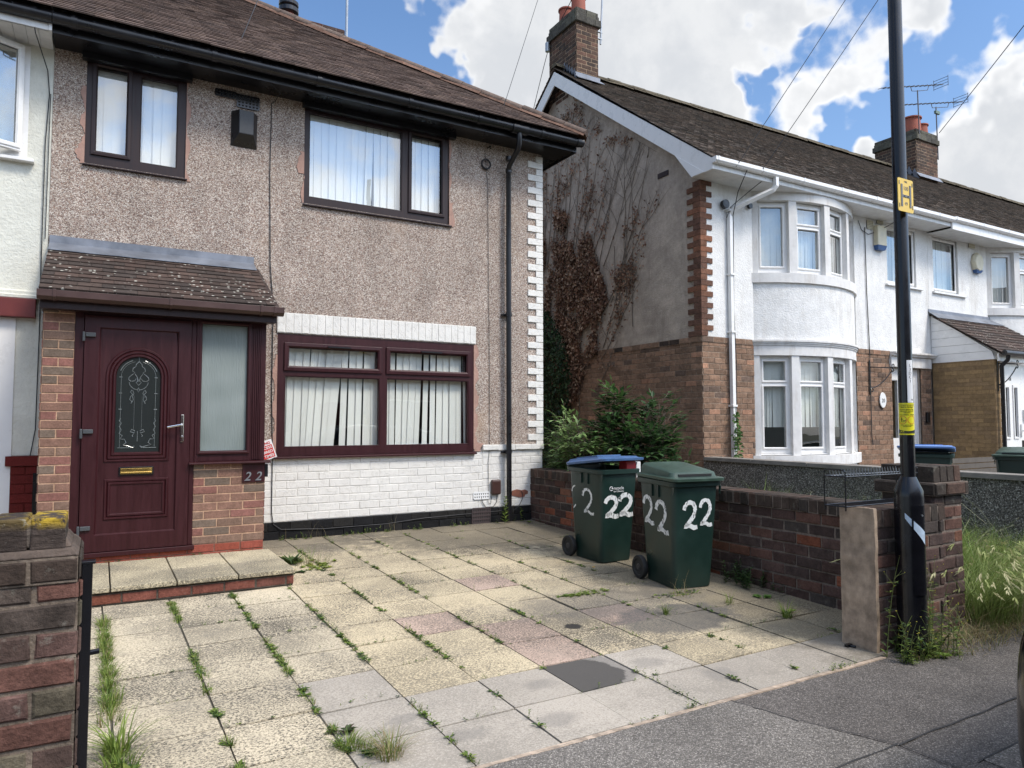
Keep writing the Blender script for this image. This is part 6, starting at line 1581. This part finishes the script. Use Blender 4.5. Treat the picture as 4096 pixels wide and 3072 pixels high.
for j,y in enumerate(YL[:-1]):
    for _ in range(105):
        x=U(.05,4.8)
        if noise.noise(Vector((x*2.1,y*5.3,4)))<.10: continue
        xx=x; yy=y+U(-.006,.006)+(.05 if x<1.3 and j else 0)
        q=R()
        if q<.25: tuft(m,xx,yy,4,.03,.008,G1,.0015)
        elif q<.5: rosette(m,xx,yy,4,.02,.009,G1+G2)
        else: sprig(m,xx,yy,U(.012,.032),G1+G2,n=5,L=.011)
# along the foot of the house and walls
for _ in range(150):
    x=U(1.5,4.8); 
    if noise.noise(Vector((x*3,1,9)))<-.05: continue
    q=R(); y=7.93+U(-.04,.02)
    if q<.4: sprig(m,x,y,U(.02,.07),G2+G1,n=8,L=.02)
    elif q<.7: rosette(m,x,y,5,.03,.014,G1+G2)
    else: tuft(m,x,y,4,.05,.01,DRY+G1,.0015)
for _ in range(60):
    y=U(3.05,7.8); x=4.87+U(-.02,.01); 
    if noise.noise(Vector((y*2,3,9)))<.0: continue
    sprig(m,x,y,U(.03,.08),G2,n=9,L=.022)
for _ in range(60):
    x=U(2.6,4.2); y=2.725+U(-.01,.01)
    if noise.noise(Vector((x*2.2,3,1)))<.05: continue
    sprig(m,x,y,U(.02,.05),G1+G2,n=7,L=.016) if R()<.6 else tuft(m,x,y,5,.05,.01,G1,.0016)
for _ in range(30): rosette(m,U(-.1,1.3),YP-.02,4,.035,.018,G1+G2,z=.072) if R()<.25 else None
wd=m.build('weeds',MAT['grass'],origin=(2,5,0)); wd['kind']='stuff'; wd['label']='small green weeds growing in the joints between paving slabs'; wd['category']='weeds'
def plant(fn,name,label,cat,mat='grass',group=None):
    m=M(); fn(m); o=m.build(name,MAT[mat]); tag(o,label,cat,group); return o
def big_tuft(m):
    tuft(m,.10,3.55,60,.20,.05,[(.20,.27,.05),(.26,.33,.08),(.15,.22,.04)],.0055,(.3,1.3)); tuft(m,.11,3.4,60,.10,.07,G1,.003); rosette(m,.14,3.33,26,.085,.03,G1+G2); rosette(m,.10,3.28,14,.10,.03,G2)
plant(big_tuft,'grass_tuft','largest tuft of bright green grass, right of the steel gate post','grass')
plant(lambda m:(tuft(m,.085,4.15,80,.09,.06,G1,.002),tuft(m,.08,4.5,60,.08,.05,G1,.002),tuft(m,.07,3.9,60,.09,.05,G1+DRY,.002)),'grass_tuft','feathery grass in the leftmost joint halfway to the step','grass')
plant(lambda m:(tuft(m,1.12,3.0,190,.12,.06,G1+DRY+DRY,.0018,(.4,1.6)),rosette(m,1.05,3.05,18,.05,.02,G2)),'grass_tuft','browning grass tuft where beige and grey slabs meet at the front','grass')
plant(lambda m:(tuft(m,.99,3.16,140,.07,.055,G1,.0020,(.4,1.4)),tuft(m,1.04,3.10,60,.06,.04,G1,.0018)),'grass_tuft','short bright grass tuft beside the browning one','grass')
plant(lambda m:(rosette(m,1.02,3.30,30,.06,.022,[(.05,.055,.025),(.07,.05,.03),(.06,.09,.03)])),'weed_rosette','dark purplish weed in the joint left of the first grey slab','weed')
def dock(m):
    for k in range(26):
        a=U(0,6.28); leaf(m,(1.56,6.75,-.04),(math.cos(a),math.sin(a),U(.3,.9)),(0,0,1),U(.10,.17),U(.035,.055),jit(random.choice(G2),.25))
plant(dock,'dock_plant','dark leafy dock growing beside the right end of the step','plant')
plant(lambda m:([rosette(m,1.72+random.gauss(0,.13),6.62+random.gauss(0,.12),9,.05,.022,G1+[(.32,.32,.06),(.25,.28,.05)]) for _ in range(26)],tuft(m,1.72,6.75,120,.16,.20,DRY+G1,.0016),[rosette(m,1.55+U(-.12,.2),6.40+U(-.03,.03),9,.055,.02,G2) for _ in range(7)]),'weed_patch','yellow green weed patch between the step and the white wall','weed')
def tallweed(m):
    for k in range(26):
        t=k/26; a=k*2.4; leaf(m,(4.40+.012*t,7.80,.02+.32*t),(math.cos(a),math.sin(a)*.6,.5),(0,0,1),.075*(1-.4*t),.026,jit(random.choice(G1),.2))
    m.tube([(4.40,7.80,0),(4.412,7.80,.34)],.003,5,(.1,.15,.04))
plant(tallweed,'tall_weed','upright leafy weed at the foot of the black downpipe','plant')
plant(lambda m:(rosette(m,4.72,7.75,14,.045,.02,G1,z=0),[leaf(m,(4.66+U(-.01,.01),7.85,.05+.02*k),(U(-1,1),U(-1,.2),.3),(0,0,1),.045,.022,jit(random.choice(G1),.2)) for k in range(7)]),'small_weed','small weed between the downpipe and the side wall','plant')
def dries(m):
    for k in range(9): blade(m,(1.95+U(-.2,.25),7.88,0),U(-.6,3.6),U(.12,.24),U(.2,.9),.0014,jit(random.choice(DRY),.2))
    for k in range(5): blade(m,(2.95+U(-.05,.05),7.9,0),U(0,3),U(.15,.25),.3,.0014,jit(random.choice(DRY),.2))
plant(dries,'dry_stalks','dry straw stalks against the black plinth by the porch','plant')
plant(lambda m:(tuft(m,3.62,4.02,36,.11,.02,G1,.0028,(.3,1.1)),),'grass_tuft','grass tuft on the dark patch in front of the near bin','grass')
plant(lambda m:(tuft(m,4.35,3.55,40,.15,.03,G1,.0035,(.3,1.2)),rosette(m,4.45,3.62,14,.07,.025,G1)),'grass_tuft','spiky green tuft between the near bin and the rendered wall end','grass')
plant(lambda m:(tuft(m,4.25,4.0,30,.12,.03,G1,.0022,(.2,.9)),[rosette(m,4.62+U(-.05,.05),4.0+U(-.05,.05),5,.04,.04,[(.13,.24,.05)]) for _ in range(7)]),'grass_tuft','grass and round leaved weed at the foot of the brick side wall','grass')
plant(lambda m:([sprig(m,4.78+U(-.09,.09),4.35+U(-.15,.15),U(.08,.2),G2,n=18,L=.035) for _ in range(22)],),'wall_weed','dark weed behind the near bin against the brick wall','plant')
def oat(m):
    tuft(m,4.08,4.35,60,.07,.10,DRY+G1,.0016,(.3,1.3))
    for k in range(9): blade(m,(4.08+U(-.08,.12),4.36+U(-.05,.05),gz(4.4)),U(-.3,3.4),U(.12,.24),U(.4,1.1),.0016,jit(random.choice(DRY),.2))
    for k in range(60): a=U(0,6.28); leaf(m,(4.0+U(-.18,.28),4.38+U(-.06,.05),gz(4.4)),(math.cos(a),math.sin(a),.3),(0,0,1),.035,.015,jit(random.choice(G1+G2),.2))
plant(oat,'wild_oats','pale wild grass heads at the foot of the near bin','grass')
plant(lambda m:([rosette(m,3.4+U(-.25,.25),4.72+U(-.03,.03),6,.04,.016,G1) for _ in range(30)],tuft(m,3.45,4.72,40,.05,.1,G1,.0016)),'weed_patch','green weed strip in the joint left of the near bin','weed')
def dandelion(m):
    for k in range(12): a=k*.52; leaf(m,(3.93,5.32,gz(5.3)+.035),(math.cos(a),math.sin(a),.2),(0,0,1),.018,.01,(.75,.45,.02))
    rosette(m,3.93,5.33,10,.03,.012,G2)
plant(dandelion,'dandelion','single yellow flower on the paving in front of the blue lidded bin','flower')
# mustard weed around the lamp post
def mustard(m):
    for k in range(38):
        x,y=lx+U(-.24,.26),ly+U(-.16,.06)
        if math.hypot(x-lx,y-ly)<.09: y=ly-.11
        h=U(.18,.62) if k<9 else U(.12,.34); dx,dy=U(-.18,.18),U(-.10,.05); P=[]
        for q in range(6):
            t=q/5; P.append((x+dx*t*t+.01*math.sin(q+k),y+dy*t*t,gz(y)+h*t))
        m.tube(P,[.0026,.0024,.002,.0018,.0014,.001],4,(.14,.17,.05))
        for q in range(int(10+h*50)):
            t=R()**1.5*.75; a=U(0,6.28); leaf(m,(x+dx*t*t,y+dy*t*t,gz(y)+h*t),(math.cos(a),math.sin(a),U(-.1,.5)),(0,0,1),U(.02,.055),U(.008,.018),jit(random.choice(G2+G1),.25))
        for q in range(5): a=U(0,6.28); leaf(m,P[-1],(math.cos(a),math.sin(a),.6),(0,0,1),.007,.006,(.55,.50,.06))
        if k%3==0:
            for q in range(4):
                t=U(.5,.9); c=Vector((x+dx*t*t,y+dy*t*t,gz(y)+h*t)); a=U(0,6.28); e=c+Vector((math.cos(a)*.07,math.sin(a)*.05,U(.02,.08))); m.tube([c,e],.001,3,(.2,.22,.07)); leaf(m,e,(0,0,1),(1,0,0),.008,.006,(.55,.5,.06))
    tuft(m,lx-.10,ly-.10,40,.10,.05,G1+DRY,.002,(.5,1.4)); tuft(m,lx+.05,ly-.13,30,.08,.05,G1,.002,(.5,1.4))
    for k in range(10): a=U(0,6.28); leaf(m,(lx+.07,ly-.15,gz(2.5)+.01),(math.cos(a),math.sin(a),.3),(0,0,1),.05,.035,(.16,.24,.04))
plant(mustard,'mustard_weed','tall straggly yellow flowered weed around the foot of the lamp post','plant')
# long grass in the passage
def longgrass(m):
    for _ in range(15000):
        x=U(5.0,7.8); y=U(2.62,6.2)
        if x<5.42 and y>2.80: continue
        edge=(y-2.62)
        if R()>min(1,.15+edge*1.2) : continue
        h=U(.24,.50) if y>2.95 else U(.08,.25)
        h*= .8+.5*noise.noise(Vector((x*1.5,y*1.5,0)))
        c=random.choice([(.20,.29,.07),(.16,.25,.05),(.27,.34,.10),(.12,.19,.04),(.35,.34,.15)] if y>2.9 else DRY+[(.2,.24,.08)])
        a=U(0,6.28) if R()<.5 else U(-2.6,-.6)
        blade(m,(x,y,gz(y)),a,h*1.45,U(.2,1.5),.0032,jit(c,.25))
    for _ in range(2600):
        x=U(4.55,6.6); y=U(2.40,2.74); blade(m,(x,y,gz(y)),U(0,6.28),U(.03,.14),U(.8,1.8),.0022,jit(random.choice(DRY+[(.16,.2,.07)]),.25)) if R()<(1.2-(2.72-y)*4) else None
m=M(); longgrass(m); lg=m.build('long_grass',MAT['grass'],origin=(6.3,4,0)); lg['kind']='stuff'; lg['label']='overgrown long grass filling the passage right of the brick pier'; lg['category']='grass'
def barley(m):
    for k in range(430):
        x,y=5.50+U(-.12,.34),2.78+U(-.12,.14); a=U(-2.4,.4) if R()<.7 else U(0,6.28); h=U(.34,.74); ln=U(.5,1.4); d=Vector((math.cos(a),math.sin(a),0))
        blade(m,(x,y,gz(y)),a,h,ln,.003,jit(random.choice([(.2,.27,.07),(.27,.33,.10)]),.2))
        tip=Vector((x,y,gz(y)))+d*(ln*h)+Vector((0,0,h*(1-.25*ln))); dd=(d*1.2+Vector((0,0,-.45))).normalized()
        c=jit(random.choice([(.42,.42,.20),(.50,.47,.26),(.34,.38,.14)]),.15)
        for q in range(5): leaf(m,tip-dd*.03+dd*.014*q,dd+Vector((U(-.35,.35),U(-.35,.35),U(-.3,.3))),(0,0,1),.060,.010,c)
plant(barley,'wild_barley','clump of bristly wild barley heads leaning out beside the brick pier','grass')
def taller(m):
    for k in range(26):
        x,y=U(5.5,7.6),U(3.0,4.6); h=U(.45,.85); P=[(x+U(-.06,.06)*q,y+U(-.06,.06)*q,gz(y)+h*q/4) for q in range(5)]; m.tube(P,.0018,3,(.30,.30,.17))
        for q in range(8): a=U(0,6.28); leaf(m,P[random.randint(2,4)],(math.cos(a),math.sin(a),U(-.3,.4)),(0,0,1),.03,.003,(.35,.34,.2))
plant(taller,'seeding_weeds','thin pale seeding stalks in front of the grey pebbledash wall','plant')
# ---- dead climber and ivy on the gable of 20
def inpoly(y,z,P):
    c=False;n=len(P)
    for i in range(n):
        a,b=P[i],P[(i+1)%n]
        if (a[1]>z)!=(b[1]>z) and y<(b[0]-a[0])*(z-a[1])/(b[1]-a[1])+a[0]: c=not c
    return c
BP=[(13.2,5.5),(12.4,5.55),(11.8,5.55),(11.2,5.25),(10.75,4.95),(10.55,4.4),(10.3,3.9),(10.15,3.45),(10.5,3.0),(10.5,2.6),(10.85,2.25),(11.15,1.7),(11.4,1.6),(11.45,2.3),(11.6,2.9),(11.9,3.4),(13.2,3.9)]
GP=[(13.4,3.95),(12.4,3.85),(11.95,3.4),(11.45,2.85),(11.25,2.2),(11.3,.0),(13.4,.0)]
dc=empty('dead_climber',(7.85,11,0),'dead brown climbing plant covering the left part of the grey gable','climber')
m=M(); BR=[(.23,.125,.08),(.30,.18,.12),(.15,.08,.052),(.42,.30,.21)]
cnt=0
while cnt<12000:
    y=U(10.0,13.2); z=U(1.6,5.6)
    if not inpoly(y,z,BP): continue
    d=noise.noise(Vector((y*2.1,z*.9,3)))+.5*noise.noise(Vector((y*5,z*2.5,7)))
    if z>4.6: d-=(z-4.6)*.30
    d+=.06 if y<11.6 else -.04
    if d<-.19+.12*R(): continue
    cnt+=1; a=U(0,6.28); leaf(m,(7.885-abs(random.gauss(0,.035)),y,z),(U(-.7,-.1),math.cos(a),math.sin(a)-.5),(-1,0,0),U(.045,.085),U(.035,.06),jit(random.choice(BR),.4))
for (cy,cz_,ry,rz,n) in ((11.9,7.15,.35,.25,260),(12.25,6.9,.25,.5,260),(11.5,7.3,.2,.18,90),(11.75,5.9,.12,.45,130),(10.0,6.35,.25,.08,60),(9.6,6.2,.2,.07,40),(12.3,6.1,.12,.5,130),(10.45,6.7,.12,.2,40)):
    for _ in range(n):
        y,z=random.gauss(cy,ry*.6),random.gauss(cz_,rz*.6)
        if z>gz20(y)-.25: continue
        a=U(0,6.28); leaf(m,(7.885-abs(random.gauss(0,.025)),y,z),(U(-.7,-.1),math.cos(a),math.sin(a)-.5),(-1,0,0),U(.03,.06),U(.03,.045),jit(random.choice(BR),.3))
LEAFM=m
m=M()
def twig(y0,z0,y1,z1,r0,depth=0,n=14):
    P=[];ph=U(0,6);am=U(.02,.05)
    for k in range(n+1):
        t=k/n; P.append((7.885-.008,y0+(y1-y0)*(t**.9)+am*math.sin(ph+t*7)*t+U(-.012,.012),z0+(z1-z0)*t))
    P=[(x,y,min(z,gz20(y)-.24)) for x,y,z in P]
    m.tube(P,[r0*(1-.75*k/n) for k in range(n+1)],4,jit(random.choice([(.15,.11,.085),(.11,.08,.06),(.30,.25,.20)]),.2))
    for k in range(2,n):
        x,y,z=P[k]; dn_=(.9 if z<4.9 else .22 if z<6.2 else .16)*(1 if y>10.8 else .45 if y>10.2 else .2)
        for _ in range(int(9*dn_*(1.4 if noise.noise(Vector((y*2,z*1.5,5)))>-.1 else .2))):
            a=U(0,6.28); leaf(LEAFM,(7.88-abs(random.gauss(0,.02)),y+random.gauss(0,.06),z+random.gauss(0,.09)),(U(-.7,-.1),math.cos(a),math.sin(a)-.5),(-1,0,0),U(.035,.07),U(.03,.05),jit(random.choice(BR),.3))
    if depth<2:
        for _ in range(random.randint(2,5) if depth==0 else random.randint(1,3)):
            k=random.randint(3,n-1); L=U(.25,.9)*(.6 if depth else 1); a=math.radians(U(35,85)); sg=-1 if R()<.72 else 1
            twig(P[k][1],P[k][2],P[k][1]+sg*L*math.cos(a),P[k][2]+L*math.sin(a),r0*.6,depth+1,7)
for y0,z0,y1,z1 in ((12.3,4.6,12.2,6.9),(12.2,4.4,11.8,7.2),(12.0,4.8,11.6,7.4),(11.7,4.5,11.3,7.2),(11.5,4.8,11.2,7.1),(11.4,4.0,10.9,6.95),(11.2,4.6,10.6,6.9),(11.0,4.6,10.3,6.6),(10.9,4.8,10.7,6.9),(10.8,4.2,9.9,6.5),(10.6,4.4,9.6,6.2),(10.5,4.0,9.9,5.9),(10.3,4.1,9.3,6.0),(10.1,3.4,9.5,4.6),(9.9,3.6,9.3,6.05),(9.75,4.0,9.0,5.85),(10.4,3.2,8.8,5.1),(9.7,4.5,9.65,6.1),(10.2,3.0,9.3,3.75),(10.35,2.6,9.5,4.5),(10.4,2.4,9.3,3.7),(10.5,1.9,9.9,2.7),(9.5,2.9,9.48,5.9),(12.6,4.8,12.5,6.6),(11.9,3.0,11.8,5.6),(11.1,1.2,11.0,4.6),(12.2,2.2,12.1,4.6)): twig(y0,z0,y1,z1,.008)
for y0,z0,y1,z1 in ((9.72,4.6,9.66,3.2),(10.0,4.4,9.9,3.0)): twig(y0,z0,y1,z1,.006,1)
m.build('stems',MAT['stem'],dc)
LEAFM.build('withered_leaves',MAT['dryleaf'],dc)
iv=empty('green_ivy',(7.8,12,0),'dark green ivy at the bottom left of the grey gable below the dead climber','ivy')
m=M(); cnt=0
IG=[(.032,.065,.026),(.045,.085,.034),(.024,.05,.02),(.065,.11,.045)]
while cnt<7000:
    y=U(11.2,13.4); z=U(0,3.95)
    if not inpoly(y,z,GP): continue
    cnt+=1; a=U(0,6.28); leaf(m,(7.86-abs(random.gauss(0,.10)),y,z),(U(-.8,-.2),math.cos(a),math.sin(a)-.4),(-1,0,0),U(.05,.085),U(.05,.075),jit(random.choice(IG),.3))
m.build('ivy_leaves',MAT['leaf'],iv)
# ---- shrubs in the passage
def shrub(name,label,blobs,nspray,cols,L,W,seed,leaflets=7,stem=True,droop=.3):
    random.seed(seed); root=empty(name,(blobs[0][0],blobs[0][1],-.05),label,'shrub')
    m=M(); ms_=M(); tot=sum(b[6] for b in blobs)
    for b in blobs:
        cx,cy,cz0,rx,ry,rz,wt=b
        for _ in range(int(nspray*wt/tot)):
            while True:
                v=Vector((U(-1,1),U(-1,1),U(-1,1)))
                if .25<v.length<1: break
            if noise.noise(Vector((v.x*2+cx*3,v.y*2,v.z*2+cz0)))<-.18: continue
            p=Vector((cx+v.x*rx,cy+v.y*ry,max(cz0+v.z*rz,.0))); d=Vector((v.x+U(-.5,.5),v.y+U(-.5,.5),U(-.1,.9))).normalized()
            q=p+d*L*1.6; c0=random.choice(cols)
            side=d.cross(Vector((0,0,1))); side=side.normalized() if side.length>.01 else Vector((1,0,0))
            for k in range(leaflets):
                if k==leaflets-1: bb=q; dd=d+Vector((0,0,-droop))
                else:
                    t=.3+.6*(k//2)/(leaflets/2); sg=1 if k%2 else -1; bb=p.lerp(q,t); dd=side*sg+d*.7+Vector((0,0,-droop+U(-.2,.2)))
                leaf(m,bb,dd,(0,0,1),L*U(.8,1.15),W*U(.8,1.15),jit(c0,.2),fold=.15)
            ms_.tube([p-d*L*.5,q],.0025,3,(.07,.09,.03))
        for _ in range(5):
            v=Vector((cx+U(-.5,.5)*rx,cy+U(-.5,.5)*ry,cz0+rz*U(.2,.8))); ms_.tube([(cx+U(-.08,.08),cy+U(-.08,.08),-.08),((cx+v.x)/2+U(-.05,.05),(cy+v.y)/2,v.z*.5),v],[.014,.010,.004],5,(.07,.06,.035))
    m.build('foliage',MAT['leaf'],root); ms_.build('branches',MAT['stem'],root)
shrub('dark_shrub','dark green shrub with pinnate leaves behind the brick wall and bins',[(5.95,7.0,.65,.45,.40,.62,5),(5.65,7.3,.70,.30,.35,.55,3),(6.3,6.8,.35,.25,.3,.42,1.2),(5.8,7.35,1.30,.12,.16,.38,1.0),(6.2,6.95,1.2,.18,.2,.40,1)],1050,[(.045,.095,.032),(.06,.125,.04),(.035,.075,.028),(.09,.17,.05)],.125,.058,5)
shrub('pale_shrub','pale green leafy shrub at the corner of the house beside the blue lidded bin',[(5.27,7.45,.72,.14,.30,.50,3),(5.42,7.9,.85,.18,.25,.52,2),(5.40,7.1,.65,.16,.2,.38,1.4)],620,[(.20,.30,.10),(.26,.37,.15),(.15,.24,.08)],.105,.042,9,leaflets=6,droop=.4)
random.seed(21)
def creeper(m):
    for k in range(150):
        t=R()**1.4; z=.3+1.15*t; w=.12*(1-.7*t); a=U(0,6.28); leaf(m,(8.47+U(-w,w),7.79+U(-.04,.03),z),(math.cos(a),-abs(math.sin(a)),U(-.5,.3)),(0,-1,0),.06,.05,jit(random.choice([(.10,.19,.05),(.06,.12,.03)]),.25))
    m.tube([(8.48,7.78,.1),(8.44,7.78,.7),(8.50,7.78,1.1),(8.46,7.78,1.5)],.004,4,(.1,.12,.05))
plant(creeper,'creeper','small green creeper climbing the white downpipe of the bay house','climber','leaf')

# ================================================================ CAMERA, LIGHT, SKY
cam=bpy.data.cameras.new('camera'); co=bpy.data.objects.new('camera',cam); COL.objects.link(co); scene.camera=co
cam.sensor_width=36; cam.lens=f_/4096*36; cam.clip_end=2000; cam.clip_start=.05
co.location=CAMP; co.rotation_euler=(math.radians(90)+PITCH,0,-YAW)
SUN_EL=math.radians(52); SUN_AZ=math.radians(150)   # azimuth clockwise from +Y
sd=Vector((math.sin(SUN_AZ)*math.cos(SUN_EL),math.cos(SUN_AZ)*math.cos(SUN_EL),math.sin(SUN_EL)))
sl_=bpy.data.lights.new('sun','SUN'); sl_.energy=2.4; sl_.angle=math.radians(15); sl_.color=(1,.915,.80)
so=bpy.data.objects.new('sun',sl_); COL.objects.link(so); so.rotation_euler=sd.to_track_quat('Z','Y').to_euler()
w=bpy.data.worlds.new('World'); scene.world=w; w.use_nodes=True; nt=w.node_tree; N=nt.nodes; K=nt.links
bg=N['Background']; tc=N.new('ShaderNodeTexCoord'); DIR=tc.outputs['Generated']
sky=N.new('ShaderNodeTexSky'); sky.sky_type='NISHITA'; sky.sun_disc=False; sky.sun_elevation=SUN_EL; sky.sun_rotation=SUN_AZ; sky.ozone_density=3; sky.dust_density=.6
def nm(op,a,b=0.0,c=None):
    n=N.new('ShaderNodeMath'); n.operation=op
    for k,v in enumerate((a,b) if c is None else (a,b,c)):
        if hasattr(v,'node'): K.new(v,n.inputs[k])
        else: n.inputs[k].default_value=v
    return n.outputs[0]
def nmr(v,a,b,c,d,sm=True):
    n=N.new('ShaderNodeMapRange'); n.interpolation_type='SMOOTHSTEP' if sm else 'LINEAR'; K.new(v,n.inputs['Value'])
    for k,x in zip(('From Min','From Max','To Min','To Max'),(a,b,c,d)): n.inputs[k].default_value=x
    return n.outputs['Result']
def nnoise(scale,detail,rough,vec,dist=0,off=(0,0,0)):
    mp=N.new('ShaderNodeMapping'); mp.inputs['Location'].default_value=off; K.new(vec,mp.inputs['Vector'])
    n=N.new('ShaderNodeTexNoise'); n.inputs['Scale'].default_value=scale; n.inputs['Detail'].default_value=detail; n.inputs['Roughness'].default_value=rough; n.inputs['Distortion'].default_value=dist; K.new(mp.outputs[0],n.inputs['Vector']); return n.outputs['Fac']
def nmix(f,a,b):
    n=N.new('ShaderNodeMix'); n.data_type='RGBA'
    if hasattr(f,'node'): K.new(f,n.inputs[0])
    else: n.inputs[0].default_value=f
    for k,v in ((6,a),(7,b)):
        if hasattr(v,'node'): K.new(v,n.inputs[k])
        else: n.inputs[k].default_value=(*v,1)
    return n.outputs[2]
wn=N.new('ShaderNodeTexNoise'); wn.inputs['Scale'].default_value=7; wn.inputs['Detail'].default_value=4; wn.inputs['Roughness'].default_value=.55; K.new(DIR,wn.inputs['Vector'])
ws_=N.new('ShaderNodeVectorMath'); ws_.operation='SUBTRACT'; K.new(wn.outputs['Color'],ws_.inputs[0]); ws_.inputs[1].default_value=(.5,.5,.5)
wk=N.new('ShaderNodeVectorMath'); wk.operation='SCALE'; wk.inputs['Scale'].default_value=.42; K.new(ws_.outputs[0],wk.inputs[0])
wa_=N.new('ShaderNodeVectorMath'); wa_.operation='ADD'; K.new(DIR,wa_.inputs[0]); K.new(wk.outputs[0],wa_.inputs[1])
wn_=N.new('ShaderNodeVectorMath'); wn_.operation='NORMALIZE'; K.new(wa_.outputs[0],wn_.inputs[0]); WARP=wn_.outputs[0]
def dotd(v,src=None):
    n=N.new('ShaderNodeVectorMath'); n.operation='DOT_PRODUCT'; K.new(src or DIR,n.inputs[0]); n.inputs[1].default_value=v; return n.outputs['Value']
n1=nnoise(4.2,9,.60,DIR,.25); n2=nnoise(2.0,5,.5,DIR,.3,(3,1,2)); n3=nnoise(11,6,.6,DIR,.2,(1,5,2))
n4=nnoise(26,5,.6,DIR,.1,(7,1,2))
dens=nm('ADD',nm('ADD',nm('MULTIPLY',n1,1.25),nm('MULTIPLY',n3,.38)),nm('ADD',nm('MULTIPLY',n4,.20),-.36))
def lump(px,py,rad,amt):
    d=dirn(px,py).normalized(); v=dotd(d,WARP); return nm('MULTIPLY',nmr(v,math.cos(math.radians(rad)),math.cos(math.radians(rad*.35)),0,1),amt)
for L in ((2050,220,9,.30),(2500,150,12,.28),(2850,330,11,.22),(2500,420,11,.22),(3150,700,8,.24),(2900,60,6,.14),(3450,900,8,.18),(4000,700,10,.42),(4050,1000,12,.4),(3900,560,5,.24),(3650,180,5,.14),(3420,200,3,.06),(3850,110,5,.12),(1800,60,6,.2),(2060,380,4,.16),
          (1350,260,11,-.34),(1500,120,7,-.22),(1560,330,5,-.15),(1950,340,3,-.14),(3450,60,4,-.10),(3340,330,4,-.14),(3080,170,3,-.16),(3560,170,5,.22),(3300,640,7,.20),(3650,420,5,-.26),(3750,380,6,-.30),(4000,180,5,-.20),(4090,60,4,-.15),(2400,-100,3,0.1),(1000,0,8,-.3),(3020,180,1.6,-.2),(3150,120,2,-.16),(3560,560,5,-.18)):
    dens=nm('ADD',dens,lump(*L))
dens=nm('ADD',dens,nm('MULTIPLY',nmr(dotd(sd),.2,.9,0,1),.10))
cov=nmr(dens,.50,.76,0,1)
sepd=N.new('ShaderNodeSeparateXYZ'); K.new(DIR,sepd.inputs[0])
glow=nmr(dotd(sd),.35,.98,0,1)
thick=nmr(nm('ADD',nm('MULTIPLY',dens,.7),nm('MULTIPLY',n2,.6)),.62,1.05,0,1)
ccol=nmix(thick,(.90,.90,.90),(.54,.56,.59))
ccol=nmix(nmr(n3,.38,.68,0,.35),ccol,(.84,.835,.825))
skyk=N.new('ShaderNodeVectorMath'); skyk.operation='SCALE'; skyk.inputs['Scale'].default_value=.13; K.new(sky.outputs[0],skyk.inputs[0])
tint=N.new('ShaderNodeVectorMath'); tint.operation='MULTIPLY'; K.new(skyk.outputs[0],tint.inputs[0]); tint.inputs[1].default_value=(1.0,1.12,1.20)
haze=nmr(sepd.outputs['Z'],.0,.5,.30,.0,False)
blue=nmix(haze,tint.outputs[0],(.38,.47,.60))
col=nmix(cov,blue,ccol)
gs=N.new('ShaderNodeVectorMath'); gs.operation='SCALE'; K.new(col,gs.inputs[0]); K.new(nm('ADD',1.0,nm('MULTIPLY',glow,1.3)),gs.inputs['Scale'])
low=nmix(nmr(sepd.outputs['Z'],-.06,.0,0,1),(.10,.10,.09),gs.outputs[0])
K.new(low,bg.inputs['Color']); bg.inputs['Strength'].default_value=1.0
vs=scene.view_settings; vs.view_transform='Standard'; vs.look='None'; vs.exposure=0.42; vs.gamma=1; vs.use_curve_mapping=False
scene.cycles.max_bounces=6; scene.cycles.transparent_max_bounces=12; scene.cycles.diffuse_bounces=3; scene.cycles.use_denoising=True
scene.cycles.caustics_reflective=False; scene.cycles.caustics_refractive=False
